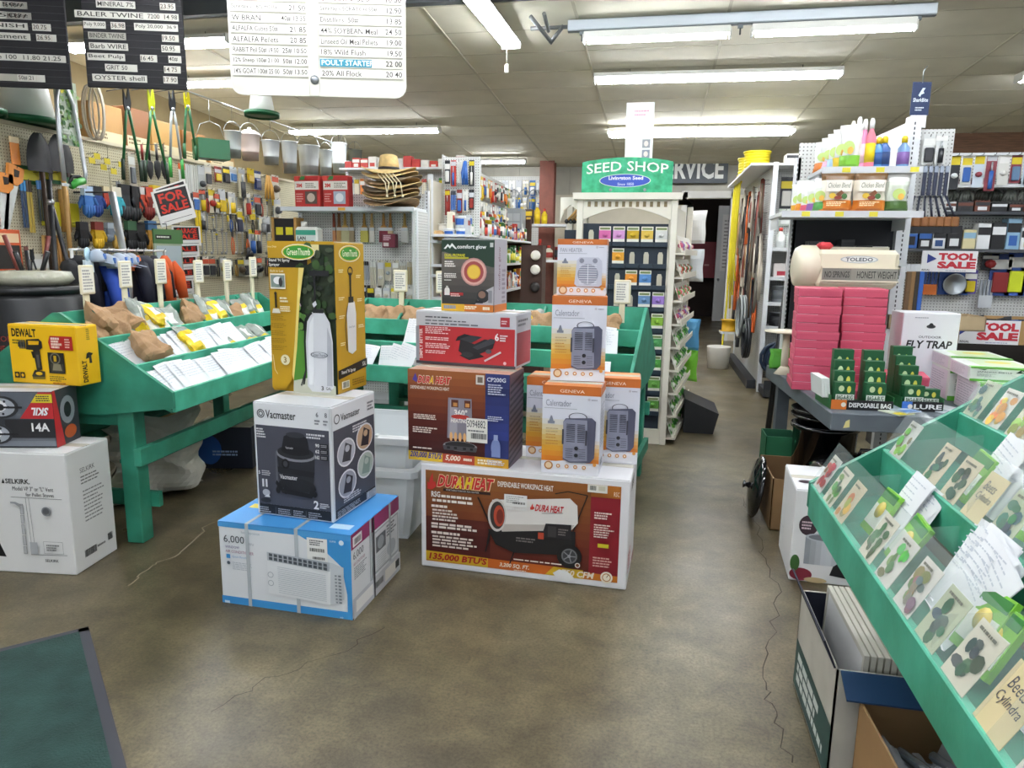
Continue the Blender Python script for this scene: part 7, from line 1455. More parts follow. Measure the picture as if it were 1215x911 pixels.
pkm = MB(); pkm.bx(-.05, -.012, 0, .05, .0, .13, mt('#7ab83a', .35)); pkm.bx(-.046, -.0135, .02, .046, -.012, .08, mt('#e9ece0', .4)); pkm.lathe([(.024, 0), (.024, .0015), (1e-5, .0016)], mt('#e0c43a', .4), 12, Tm(0, -.0135, .07, rx=PI/2)); pkm.bx(-.046, -.0135, .1, .046, -.012, .125, mt('#2f7a34', .4)); pkm = pkm.mesh('seed_packet')
for i, (k, y, up) in enumerate(((0, 2.12, .03), (0, 1.92, .03), (0, 1.5, .04), (0, 1.46, .03), (1, 2.1, .03), (1, 1.8, .04), (1, 1.3, .03), (2, 2.1, .03), (2, 1.65, .03))):
    put(pkm, 'seed_packet', slot(M3, -1, k, y, up=up, lean=.5, fwd=.05) @ Matrix.Rotation(rnd.uniform(-.15, .15), 4, 'Y'), 'bright green seed packet in the %s right-table row, %s from the far end' % (['bottom', 'middle', 'top'][k], ORD[[0, 1, 2, 3, 0, 1, 2, 0, 1][i]]), 'packet', 'green packets on the right table')
# ---- cartons under the right table
def open_carton(name, label, x0, y0, x1, y1, h_, col, inner, rz=0, flap=.12, cat='box'):
    t = thing(name, label, cat, Tm((x0+x1)/2, (y0+y1)/2, 0, rz=rz)); w_, d_ = (x1-x0)/2, (y1-y0)/2; o = mt(col, .7, var=.12, scale=8); i_ = mt(inner, .75); th = .006
    for nm, b in (('left', (-w_, -d_, 0, -w_+th, d_, h_)), ('right', (w_-th, -d_, 0, w_, d_, h_)), ('near', (-w_, -d_, 0, w_, -d_+th, h_)), ('far', (-w_, d_-th, 0, w_, d_, h_))):
        m = MB(); m.bx(*b, o)
        g = .0012; c = list(b)
        if nm == 'left': c = (b[3], b[1]+th, .01, b[3]+g, b[4]-th, h_-.002)
        if nm == 'right': c = (b[0]-g, b[1]+th, .01, b[0], b[4]-th, h_-.002)
        if nm == 'near': c = (b[0]+th, b[4], .01, b[3]-th, b[4]+g, h_-.002)
        if nm == 'far': c = (b[0]+th, b[1]-g, .01, b[3]-th, b[1], h_-.002)
        m.bx(*c, i_); m.build('side_panel', t)
    m = MB(); m.bx(-w_, -d_, 0, w_, d_, .006, o); m.build('bottom', t)
    if flap:
        m = MB(); m.prism([(-w_, h_), (-w_-flap*.35, h_+flap*.8), (-w_-flap*.35-.005, h_+flap*.78), (-w_-.005, h_-.003)], -d_+.01, d_-.01, i_); m.build('flap', t)
        m = MB(); m.prism([(-d_, h_), (-d_-flap*.8, h_-flap*.4), (-d_-flap*.8, h_-flap*.4-.005), (-d_, h_-.005)], -w_+.01, w_-.01, mt('#1f3f63', .5), Matrix.Rotation(PI/2, 4, 'Z')); m.build('flap', t)
    return t, w_, d_
t, w_, d_ = open_carton('filter_carton', 'open dark-lined carton of furnace filters under the right table', .56, 1.98, 1.12, 2.48, .36, '#c9c6ba', '#1a1f30', rz=.0, flap=.1)
p = Print((-w_, d_, 0), (0, -1, 0), (0, 0, 1), 2*d_, .36); p.rect(.0, .03, 1, .5, '#1f4a46'); p.para(.08, .1, .9, .42, 3, '#dfe6e2', 5, .7); p.done(t, 'side_print', 'side_lettering')
for i in range(16):
    x = .635+i*.0185; t = thing('furnace_filter', 'pale furnace filter standing in the open carton, %s from its left' % ORD[i], 'filter', Tm(x, 2.23, .008, ry=.02), 'furnace filters')
    m = MB(); m.bx(-.007, -.225, 0, .007, -.21, .39, mt('#d6d3c4', .7)); m.bx(-.007, .21, 0, .007, .225, .39, mt('#d6d3c4', .7)); m.bx(-.007, -.21, .375, .007, .21, .39, mt('#d6d3c4', .7)); m.bx(-.007, -.21, 0, .007, .21, .015, mt('#d6d3c4', .7)); m.build('frame', t)
    m = MB(); m.bx(-.004, -.21, .015, .004, .21, .375, mt('#e6e6e2', .8)); m.build('pleats', t)
t, w_, d_ = open_carton('plastic_carton', 'open brown carton with clear plastic nearest the camera', .62, 1.48, 1.06, 1.93, .31, '#a07d52', '#8a6a44', rz=.05, flap=.0)
t = thing('clear_plastic', 'crumpled clear plastic wrap inside the brown carton', 'wrap', Tm(.84, 1.7, .2)); m = MB(); cp = mt('#c3c9cc', .08, alpha=.55, bump=.8, bscale=16, spec=.9)
m.grid(lambda u, v: ((u-.5)*.38, (v-.5)*.38, .06*math.sin(9*u+3*v)*math.sin(7*v+u*4)+.05*math.sin(5*u*v*6)), 24, 24, cp); m.build('wrap', t)
for i in range(4): m = MB(); m.tube([(-.12+i*.07, -.15, .03), (-.1+i*.075, 0, .06), (-.14+i*.08, .15, .02)], .014, mt('#8d979c', .2, .6), 7); m.build('rolled_part', t)
m = MB(); m.bx(-.19, -.19, -.15, .19, .19, -.03, mt('#6f777c', .3)); m.build('packing', t)
t, F = carton('stockpot_carton', 'white stockpot carton beyond the right table end', .42, .42, .45, .915, 3.56, 0, -3, '#e6e6e6')
f = F['front']; f.ell(.16, .62, .1, .11, '#3a2a34'); f.para(.09, .57, .23, .67, 3, '#d9c4cc', 4); f.grad(.14, .2, .6, .5, ['#8d9298', '#d0d4d8', '#9aa0a6'], 8, True); f.ell(.37, .5, .23, .05, '#b9bec4'); f.ell(.37, .5, .2, .035, '#74797f'); f.poly([(.45, .2), (.55, .28), (.75, .3), (.8, .16), (.6, .08), (.42, .1)], '#1c1d20'); f.ell(.12, .08, .12, .07, '#7a2434'); f.ell(.05, .2, .05, .09, '#3f6a34'); f.ell(.28, .03, .12, .03, '#c9b48a'); f.rect(.85, .0, 1, .12, '#1c1d20')
l_ = F['left']; l_.line([(.35, 1), (.3, .0)], .002, '#b9b9b9'); l_.line([(.0, .3), (.3, .33)], .002, '#b9b9b9'); F['top'].ell(.14, .3, .08, .06, '#3a2a34'); F['top'].rect(.5, .2, .62, .25, '#222222'); fin(t, F)
# ---- grey table with scale, boxes and insect traps
gt = mt('#5d656c', .5, var=.2, scale=5, name='grey_paint'); GM = Tm(.905, 3.73, 0, rz=.05); GTZ = .745
g5 = thing('grey_table', 'grey painted plank table holding the scale and traps', 'table', GM); m = MB(); m.bx(0, 0, GTZ-.09, 1.25, 1.62, GTZ, gt, ch=.004); m.build('table_top', g5)
for x, y in ((.3, .9), (1.15, .12), (.1, 1.5), (1.15, 1.5)): m = MB(); m.bx(x-.04, y-.04, 0, x+.04, y+.04, GTZ-.09, gt); m.build('leg', g5)
for x, y in ((.06, -.0006), (.72, -.0006)):
    m = MB(); m.prism([(x, GTZ-.075), (x+.03, GTZ-.07), (x+.028, GTZ-.03), (x+.01, GTZ-.04)], y-.0005, y, mt('#c9be7a', .6)); m.build('sticker', g5)
# pink boxes
pinkm = mt('#c64c66', .5, name='pink_card'); pinkl = mt('#e9b4c0', .5)
pb = MB(); pb.bx(-.115, -.15, 0, .115, .15, .048, pinkm, ch=.002); pb.bx(-.116, -.151, .034, .116, .151, .046, mt('#cf5770', .5)); pb.bx(-.11, -.15, .044, -.0, -.149, .048, pinkl); pb = pb.mesh('pink_box')
for s_, (x, y, n_, nm) in enumerate(((.95, 4.5, 12, 'front'), (1.21, 4.56, 12, 'rear'))):
    for i in range(n_):
        put(pb, 'pink_box', Tm(x+rnd.uniform(-.004, .004), y+rnd.uniform(-.005, .005), GTZ+.001+i*.0495, rz=-.1+rnd.uniform(-.025, .025)), 'pink carton in the %s stack, %s from the table up' % (nm + ' pink', ORD[i]), 'box', 'stacked pink cartons')
for i in range(3): put(pb, 'pink_box', Tm(1.29+.02*i, 4.21, GTZ+.001+i*.0495, rz=1.3+.04*i), 'pink carton lying behind the lure display, %s up' % ORD[i], 'box', 'stacked pink cartons')
# bug trap packs in their trays
def trap_pack(M, label, tall=.12):
    t = thing('trap_pack', label, 'package', M, 'green insect trap packs'); m = MB(); m.bx(-.05, -.022, 0, .05, .022, tall, mt('#1c5a34', .4), ch=.002); m.build('box', t)
    p = Print((-.05, -.022, 0), (1, 0, 0), (0, 0, 1), .1, tall); p.rect(.04, .28, .96, .52, '#e4ece4'); p.txt(.1, .31, .9, .49, 'BAG-A-BUG', '#1c4a2c', .03, keep=False); p.ell(.3, .75, .14, .12, '#cfe0b0'); p.ell(.68, .72, .1, .14, '#e3d95a'); p.rect(.04, .06, .96, .22, '#3a9a4a'); p.done(t)
def tray(M, w_, label, name, art, col):
    t = thing('display_tray', label, 'tray', M, 'insect trap display trays'); m = MB(); m.bx(-w_/2, 0, 0, w_/2, .26, .008, mt('#1c4a2c', .5)); m.bx(-w_/2, -.004, 0, w_/2, 0, .05, mt('#1a1a1c', .5)); m.bx(-w_/2-.004, 0, 0, -w_/2, .26, .07, mt('#2a6a3a', .5)); m.bx(w_/2, 0, 0, w_/2+.004, .26, .07, mt('#2a6a3a', .5)); m.build('tray', t)
    p = Print((-w_/2, -.004, 0), (1, 0, 0), (0, 0, 1), w_, .05); p.rect(0, 0, .25, 1, art[1]); p.circ(.2, .5, .012, '#f0e9dc'); p.txt(.29, .25, .97, .75, art[0], '#eef0ee', .03, keep=False); p.done(t)
MA = GM @ Tm(.17, .1, GTZ+.001, rz=.02); tray(MA, .3, 'black-fronted tray of disposable bag packs on the grey table', 'a', ('DISPOSABLE BAG', '#d9762a'), 0)
for i in range(2):
    for j in range(4): trap_pack(MA @ Tm(-.085+i*.15+.01*j, .03+j*.052, .009, rz=.05*(-1)**j), 'green insect trap pack in the disposable bag tray, %s row, %s' % (ORD[j], ('left', 'right')[i]), .13+.05*j)
for i in range(3): m = MB(); m.bx(-.05, -.1, 0, .05, .1, .012, mt('#e3e8e4', .4)); m.bx(-.045, -.095, .012, .045, .095, .0125, mt('#3a8a4a', .5)); tag(m.build('trap_card', None, MA @ Tm(-.19+.014*i, .14, .1, ry=1.45)), 'pale insect trap card standing left of the packs, %s' % ORD[i], 'card', 'insect trap cards')
MBt = GM @ Tm(.47, .13, GTZ+.001, rz=.05); tray(MBt, .2, 'black-fronted tray of lure packs on the grey table', 'b', ('LURE', '#3a6fc0'), 0)
for j in range(5): trap_pack(MBt @ Tm(-.04+.0*j, .03+j*.045, .009, rz=.03*(-1)**j), 'green lure pack in the lure tray, %s from the front' % ORD[j], .12+.045*j)
trap_pack(MBt @ Tm(.05, .06, .009), 'green lure pack at the right of the lure tray', .1)
for i, (x, y, c) in enumerate(((.3, .03, '#cfd6c0'), (.34, .06, '#b9c4d0'), (.58, .07, '#c9d0d8'), (.62, .1, '#dfe3e6'))):
    m = MB(); m.bx(-.05, -.12, 0, .05, .12, .006, mt(c, .35)); m.bx(-.05, -.12, .006, .05, -.07, .0068, mt(['#d9c81c', '#4a7ab8', '#8a9ab0', '#b9c0c8'][i], .4)); tag(m.build('leaflet_pack', None, GM @ Tm(x, y+.08, GTZ+.001+.008*(i % 2), rz=.5)), '%s flat packet lying between the trap trays, %s' % (colname(c), ORD[i]), 'packet', 'flat packets on the grey table')
# japanese beetle cartons
def beetle(M, label, w_=.3, d_=.34, h_=.17):
    t = thing('beetle_trap_carton', label, 'box', M, 'japanese beetle trap cartons'); m = MB(); m.bx(-w_/2, -d_/2, 0, w_/2, d_/2, h_, mt('#e3e8e0', .5), ch=.003); m.build('body', t)
    f = Print((-w_/2, -d_/2, 0), (1, 0, 0), (0, 0, 1), w_, h_); f.rect(0, 0, 1, .16, '#5fae3a'); f.rect(0, .9, 1, 1, '#6ab83f'); f.txt(.1, .6, .6, .72, 'JAPANESE BEETLE', '#3a4a40', .01, keep=False); f.para(.1, .34, .4, .55, 4, '#8a958c', 4, .4); f.poly([(.65, .68), (.97, .68), (.97, .92), (.72, .92)], '#17352a'); f.txt(.73, .75, .94, .87, 'Safer', '#e6ede6', .02)
    for a in range(5): f.ell(.72+.05*a, .3+.05*(a % 2), .04, .06, ['#d9c83a', '#3f6a2a', '#e3d95a', '#2f5a2a', '#6a8a2a'][a], 8)
    f.poly([(.1, .88), (.24, .88), (.2, .8)], '#3f7a3a')
    l_ = Print((-w_/2, d_/2, 0), (0, -1, 0), (0, 0, 1), d_, h_); l_.rect(.04, .06, .9, .94, '#e6dde4'); l_.para(.1, .15, .8, .85, 9, '#b9b0bc', 3, .35)
    tp = Print((-w_/2, -d_/2, h_), (1, 0, 0), (0, 1, 0), w_, d_); tp.rect(.0, .0, 1, .12, '#6ab83f'); tp.rect(.2, .2, .9, .9, '#cfe0b4'); tp.ell(.6, .6, .2, .14, '#d9cf5a')
    f.done(t, 'front_print', 'front_lettering'); l_.done(t, 'side_print', 'side_lettering'); tp.done(t, 'top_print', 'top_lettering')
beetle(GM @ Tm(.86, .2, GTZ+.001, rz=-.12), 'green and white beetle trap carton at the front of its row'); beetle(GM @ Tm(.9, .62, GTZ+.001, rz=-.12), 'green and white beetle trap carton behind the front one'); beetle(GM @ Tm(.84, .26, GTZ+.172, rz=-.14), 'beetle trap carton lying on the front one', h_=.07); beetle(GM @ Tm(.9, .64, GTZ+.172, rz=-.1), 'beetle trap carton lying on the second one', h_=.07)
# fly trap display
t, F = carton('fly_trap_carton', 'white fly trap display carton standing behind the beetle cartons', .31, .2, .46, 1.6, 4.66, GTZ+.001, 2, '#e6e8ec', flaps=False)
f = F['front']; f.ell(.5, .82, .08, .025, '#3a3a3e'); f.ell(.5, .835, .04, .03, '#222226'); f.txt(.3, .67, .7, .7, 'OUTDOOR', '#4a4a50', .01, keep=False); f.txt(.1, .54, .9, .64, 'FLY TRAP', '#1a1a1e', .03, sh=.15, keep=False); f.para(.2, .92, .45, .94, 1, '#9aa0a8'); fin(t, F)
t_, w_, d_ = open_carton('torn_carton', 'torn tan display carton of small tools behind the fly traps', .0, .0, .62, .3, .1, '#b9a582', '#a08d6c', flap=0); t_.matrix_local = Tm(1.93, 5.55, 1.03)
# ---- Toledo scale
ivory = mt('#e3dbc2', .3, name='ivory_enamel', coat=.3)
q = on_y(1005, 305, 4.98); t = thing('counter_scale', 'ivory enamel drum scale with honest weight window', 'scale', Tm(1.19, 5.0, GTZ+.001, rz=.02, s=.93))
cz = .78
m = MB(); m.bx(-.24, -.14, 0, .24, .16, .06, ivory, ch=.015); m.build('base', t)
m = MB(); m.lathe([(.11, .05), (.07, .12), (.055, .3), (.06, .5), (.08, .62)], ivory, 16, None, True, 1, .9); m.build('pedestal', t)
m = MB(); m.bx(-.2, -.13, .62, .33, .13, .88, ivory, ch=.03); m.build('drum_housing', t)
m = MB(); m.lathe([(1e-5, 0), (.08, .0), (.13, .015), (.15, .05), (.15, .14), (.12, .17)], ivory, 24, Tm(-.33, 0, cz-.02, ry=PI/2)); m.build('end_bell', t)
m = MB(); m.bx(-.16, -.145, .67, .32, -.128, .76, mt('#8d8c80', .4)); m.build('window', t); m = MB(); m.bx(-.165, -.148, .755, .325, -.13, .765, ivory); m.bx(-.165, -.148, .665, .325, -.13, .675, ivory); m.build('window_frame', t)
p = Print((-.16, -.145, .67), (1, 0, 0), (0, 0, 1), .48, .09); p.rect(.01, .1, .38, .9, '#7b7b72'); p.rect(.44, .1, .99, .9, '#8f8f84'); p.txt(.03, .25, .36, .72, 'NO SPRINGS', '#23241f', .01, keep=False); p.txt(.46, .22, .98, .75, 'HONEST WEIGHT', '#23241f', .01, keep=False); p.done(t)
p = Print((-.05, -.13, .79), (1, 0, 0), (0, 0, 1), .24, .05); p.ell(.5, .5, .5, .5, '#a9b4b8'); p.ell(.5, .5, .46, .42, '#dcdfd8'); p.txt(.14, .25, .86, .75, 'TOLEDO', '#2a3a44', .02, keep=False); p.done(t, 'badge', 'badge_lettering')
m = MB(); m.lathe([(1e-5, 0), (.15, 0), (.155, .01), (.02, .02)], ivory, 20, Tm(-.34, -.05, .3)); m.cyl((-.34, -.05, .0), (-.34, -.05, .3), .025, ivory, 10); m.lathe([(.07, 0), (.03, .05), (.02, .06)], ivory, 12, Tm(-.34, -.05, 0)); m.build('platform', t)
m = MB(); m.bx(-.1, .02, .88, .3, .12, .9, mt('#b9b4a4', .4)); m.bx(-.18, -.05, .88, -.08, .05, .93, mt('#b5323a', .4), ch=.02); m.build('top_clutter', t)
for i, (c, px) in enumerate((('#5aa83a', 932), ('#8ad03a', 940))):
    q = on_y(px, 430, 5.3); m = pillow(.16, .14, .09, lambda u, v, s: mt(c, .35, bump=.4, bscale=12), i+4); tag(m.build('lime_bag', None, GM @ Tm(.06+.1*i, 1.45+.05*i, GTZ+.0)), 'lime green mesh pack on the far corner of the grey table, %s' % ('left one', 'right one')[i], 'bag', 'lime packs')
m = MB(); a = on_y(933, 345, 5.6); b = on_y(917, 470, 5.6); m.cyl((b.x-.02, 5.62, .02), (a.x, 5.62, a.z), .022, blkp, 8); tag(m.build('black_pole', None), 'black pole leaning at the far corner of the grey table', 'pole')
# black enamel pots under the grey table
enam = mt('#0e0f11', .12, name='black_enamel', coat=.6)
t = thing('canning_pot', 'large black enamel canning pot under the grey table', 'pot', Tm(1.17, 3.98, 0)); m = MB(); m.lathe([(1e-5, 0), (.25, 0), (.27, .02), (.275, .36), (.285, .37), (.285, .38)], enam, 28); m.build('pot', t); m = MB(); m.lathe([(.285, .38), (.29, .395), (.25, .42), (.12, .455), (1e-5, .465)], enam, 28); m.build('lid', t); m = MB(); m.tube([(-.05, 0, .46), (-.04, 0, .5), (.04, 0, .5), (.05, 0, .46)], .01, enam, 6); m.build('lid_handle', t)
t = thing('stock_pot', 'tall black enamel pots nested behind the canning pot', 'pot', Tm(1.05, 4.45, 0));
m = MB(); m.lathe([(1e-5, 0), (.17, 0), (.18, .5), (.195, .51), (.195, .53), (.17, .53), (.165, .48), (1e-5, .46)], enam, 24); m.build('pot', t)
for z in (.56, .595): m = MB(); m.lathe([(.17, z), (.2, z+.02), (.2, z+.03), (.165, z+.005)], enam, 24); m.build('nested_rim', t)
t, w_, d_ = open_carton('pot_carton', 'brown carton with a black pot lid leaning out of it', .70, 4.0, .93, 4.5, .3, '#8f6f48', '#7a5d3c', flap=0)
t = thing('enamel_cover', 'round black enamel lid leaning against the brown carton', 'lid', Tm(.655, 4.2, .185, ry=-1.42)); m = MB(); m.lathe([(.18, 0), (.185, .01), (.16, .03), (.06, .05), (1e-5, .052)], enam, 26); m.build('dome', t); m = MB(); m.lathe([(.02, .05), (.012, .07), (.025, .085), (1e-5, .09)], enam, 12); m.build('knob', t)
t, w_, d_ = open_carton('green_crate', 'small green plastic crate beside the pot carton', .74, 4.58, .93, 4.8, .4, '#1f6a44', '#17553a', flap=0)
# ---- white gondola above the grey table: shelves facing the camera, slotted upright at its right
UX = 1.66; UY = 5.45
g6 = thing('seed_bag_gondola', 'white shelf unit of bird seed and bottles with slotted upright', 'shelf', None)
m = MB(); slotted_post(m, UX-.0, UY, 0, 2.45, .085, .06); m.build('upright', g6); m = MB(); slotted_post(m, .95, UY+.05, 0, 2.2, .04, .04); m.build('upright', g6)
m = MB(); m.bx(.95, UY+.03, .8, UX-.03, UY+.045, 1.78, mt('#22242a', .6)); m.build('dark_back_panel', g6); m = MB(); m.bx(.95, UY+.03, 1.78, UX-.03, UY+.045, 2.3, pegw); m.build('back_panel', g6)
S1, S2 = 2.08, 1.80
for z, x0, dp in ((S1, 1.02, .42), (S2, .78, .52), (1.5, 1.0, .3)):
    m = MB(); m.bx(x0, UY-dp, z-.025, UX-.045, UY+.03, z, shelfm, ch=.003); m.bx(x0, UY-dp-.006, z-.035, UX-.045, UY-dp, z+.006, edgem); m.build('shelf_board', g6)
    for x in (x0+.02, UX-.06): m = MB(); m.prism([(-UY+dp-.06, z-.025), (-UY+.0, z-.025), (-UY+.0, z-.13), (-UY+.06, z-.13)][::1], x-.004, x+.004, shelfm, Matrix.Rotation(-PI/2, 4, 'Z')) if False else m.bx(x-.004, UY-.26, z-.1, x+.004, UY+.02, z-.025, shelfm); m.build('bracket', g6)
    for k in range(3): m = MB(); m.bx(x0+.12+k*.2, UY-dp-.0075, z-.03, x0+.17+k*.2, UY-dp-.006, z, mt('#d9cf3a', .5)); m.build('price_label', g6)
# tall white sign card + bottles on the top shelf
m = MB(); m.prism([(1.33, S1), (UX-.05, S1), (UX-.05, S1+.33), (1.33, S1+.2)], UY-.12, UY-.115, mt('#eeeeec', .5)); tag(m.build('white_card', None), 'blank white card standing behind the bottles on the top shelf', 'card')
def spray(px, h_, r, col, cap, lab, label, y, z, X=None):
    q = on_y(px, 200, y); t = thing('spray_bottle', label, 'bottle', Tm(q.x if X is None else X, y, z+.001), 'bottles on the upper shelves'); m = MB(); m.lathe([(1e-5, 0), (r, 0), (r*1.02, h_*.05), (r, h_*.62), (r*.45, h_*.76), (r*.4, h_*.8)], mt(col, .3), 14); m.build('body', t)
    m = MB(); m.lathe([(r*1.03, h_*.12), (r*1.03, h_*.5)], mt(lab, .45), 14); m.build('label_band', t); m = MB(); m.lathe([(r*.5, h_*.79), (r*.52, h_*.93), (r*.3, h_), (1e-5, h_)], mt(cap, .4), 10); m.build('cap', t)
for i, (px, h_, c, cap, lb) in enumerate(((1070, .2, '#6a8fb8', '#e0c41a', 'single blue and violet bottle in front of the white card'), (1047, .2, '#2f5a9a', '#e0c41a', 'yellow-capped blue bottle second from the pink ones'), (1040, .195, '#3a7ab0', '#d9b81c', 'yellow-capped blue bottle beside the pink ones'))): spray(px, h_, .036, c, cap, ['#7a5a9a', '#1f3a6a', '#24508a'][i], lb, UY-.33, S1)
for i, (px, h_, c) in enumerate(((1030, .31, '#e0788a'), (1022, .31, '#d98ab0'), (1015, .33, '#e3c9d8'), (1008, .31, '#e9c23a'))): spray(px, h_, .03, c, ['#eef0ee', '#f0f0ee', '#eef0ee', '#efe9dc'][i], ['#e0c41a', '#e3b8c8', '#d9d0e6', '#efefe6'][i], '%s tall squeeze bottle on the top shelf, %s' % (['pink', 'rosy', 'pale', 'yellow'][i], ['rightmost of the tall ones', 'next to the rightmost', 'third from right', 'fourth from right']  [i]), UY-.34+.03*i, S1)
def seedbag(px, w_, h_, base, mid, label, y, z, art=0, rz=0):
    q = on_y(px, 240, y); t = thing('bird_seed_bag', label, 'bag', Tm(q.x, y, z+.001, rz=rz), 'seed bags on the shelves')
    m = pillow(w_, h_, .1, lambda u, v, s: mt(base if v < .3 else mid if v < .85 else '#6a4a22' if art else '#e9e9e4', .35, bump=.25, bscale=10), int(px)); m.build('sack', t)
    p = Print((-w_*.42, -.062, h_*.12), (1, 0, 0), (0, 0, 1), w_*.84, h_*.7)
    if art: p.rect(.05, .55, .95, .95, '#f1ece0'); p.txt(.12, .68, .9, .86, 'Chicken Blend', '#4a5a2a', .0, keep=False, sh=.15); p.poly([(.4, .45), (.6, .6), (.7, .5), (.55, .36)], '#7a4a2a'); p.ell(.3, .4, .12, .1, '#d9b83a'); p.ell(.72, .38, .1, .1, '#3f6a34'); p.ell(.5, .33, .14, .07, '#8a3a2a'); p.para(.1, .03, .85, .2, 3, '#f3ddb0', 4)
    else: p.ell(.5, .5, .3, .2, '#b9d07a'); p.ell(.6, .4, .15, .12, '#e0b04a')
    p.done(t)
Yb = UY-.42
seedbag(991, .2, .25, '#c9762a', '#e6dfcd', 'orange and white chicken feed bag left of the pair', Yb, S2, 1); seedbag(1030, .2, .25, '#c9762a', '#e6dfcd', 'orange and white chicken feed bag right of the pair', Yb, S2, 1); seedbag(1062, .15, .24, '#4a6a34', '#cfd6c8', 'green and white seed bag against the slotted upright', Yb+.03, S2, 0)
for i, px in enumerate((976, 968, 961, 955, 950)): seedbag(px, .13, .22-.02*(i % 3), ['#4f9a4a', '#8a5aa0', '#d05a70', '#e0902a', '#d9a02a'][i], '#e3e6e0', '%s and white treat pouch, %s left of the feed bags' % (['green', 'violet', 'pink', 'orange', 'amber'][i], ORD[i]), Yb+.03+.05*i, S2, 0, rz=-.5)
for i, px in enumerate((1003, 995, 988, 981, 974)): seedbag(px, .14, .28-.02*i, ['#7ab83a', '#d9b83a', '#a9c8e0', '#e3b0c8', '#e0843a'][i], '#e9ebe6', '%s trimmed white pouch on the top shelf, %s from the bottles' % (['green', 'yellow', 'blue', 'pink', 'orange'][i], ORD[i]), UY-.3+.04*i, S1, 0, rz=-.4)
goods_row(1.02, 1.55, UY-.14, 1.501, .11, 'under the seed bag shelf', ['#1c1d20', '#2a2c30', '#3a3c40', '#c9c9c4'], 'dark goods under the seed bags', hs=(.08, .14), seed=4, kinds=('box',), depth=.14)
# hanging blue sign above the upright
q = on_y(1099, 138, UY); t = thing('aisle_flag_sign', 'small navy flag sign above the slotted upright', 'sign', Tm(UX+.02, UY-.02, 2.44, rz=.12)); m = MB(); m.bx(-.06, 0, .02, .06, .004, .23, mt('#1c2f55', .5)); m.build('flag', t); m = MB(); m.bx(-.05, .0, -.06, .05, .003, .02, mt('#e6e8ea', .5)); m.build('mount', t)
m = MB(); m.tube([(0, 0, .225), (0, 0, .3), (.02, 0, .33)], .004, steel, 5); m.build('hook', t)
p = Print((-.06, 0, .02), (1, 0, 0), (0, 0, 1), .12, .21); p.poly([(.35, .6), (.55, .82), (.7, .82), (.6, .72), (.66, .66), (.5, .62), (.45, .55)], '#cfe0ea'); p.txt(.1, .4, .9, .52, 'SharkBite', '#e6f0f4', .02, keep=False); p.para(.25, .12, .75, .26, 2, '#cfd8e0', 4, .5); p.done(t)
# pegboard strip right of the upright with snow-brush like tools
g7 = thing('tool_wing', 'white pegboard wing beside the slotted upright', 'pegboard', None); WY = 5.62
m = MB(); m.bx(UX+.05, WY, 1.72, 1.98, WY+.015, 2.4, pegw); m.build('board', g7); m = MB(); m.bx(UX+.03, WY-.01, 0, UX+.07, WY+.03, 2.42, shelfm); m.build('post', g7)
for i, (px, c) in enumerate(((1079, '#6a5238'), (1084, '#8a6a44'), (1089, '#3a342c'), (1094, '#2f5fb0'))):
    q = on_y(px, 322, WY-.08); m = MB(); m.bx(-.018, -.012, -.42, .018, .012, 0, mt(c, .5), ch=.006); m.tube([(0, 0, -.01), (0, .08, -.01)], .003, dsteel, 5); m.bx(-.02, .07, -.05, .02, .1, .05, shelfm); tag(m.build('boxed_dowel', None, Tm(q.x, WY-.08, q.z, rz=.1)), '%s long slim pack beside the slotted upright, %s from it' % (colname(c), ORD[i]), 'package', 'slim packs beside the upright')
for i in range(7):
    px = 1087+i*6.2; a = on_y(px, 232, WY-.12); b = on_y(1078+i*9.2, 258, WY-.12); t = thing('grill_brush', 'dark long-handled brush fanned on the wing, %s from the upright' % ORD[i], 'brush', None, 'long-handled brushes')
    m = MB(); m.cyl((a.x, WY-.09, a.z), (b.x, WY-.12, b.z), .008, mt('#23283a', .4), 6); m.build('handle', t); m = MB(); m.box(b.x, WY-.12, b.z-.03, .05, .04, .07, mt('#8a5a32', .6), ch=.008); m.build('head', t); m = MB(); m.box(b.x, WY-.125, b.z-.085, .055, .05, .045, blkm); m.build('bristles', t); m = MB(); m.cyl((a.x, WY-.1, a.z-.002), (a.x, WY, a.z-.002), .003, dsteel, 5); m.build('hook', t)
for i in range(5):
    q = on_y(1098+i*6.5, 197, WY-.05); m = g_bars(.032, .2, 1, '#2a3046', '#9aa4b4'); tag(m.build('carded_tool', None, Tm(q.x, WY-.05, q.z)), 'dark blue packed tool at the wing top, %s from the upright' % ORD[i], 'tool', 'packed tools on the wing'); link('hook', fhook_me, g7, Tm(q.x, WY-.04, q.z-.004))
for i, px in enumerate((1104, 1118)): q = on_y(px, 161, WY-.05); m = g_card(.08, .19, '#d6d8d4', '#2a2c30', kind=i); tag(m.build('carded_tool', None, Tm(q.x, WY-.05, q.z)), ['white cable pack topping the wing', 'clear tool pack topping the wing'][i], 'package', 'packed tools on the wing'); link('hook', fhook_me, g7, Tm(q.x, WY-.04, q.z-.004))
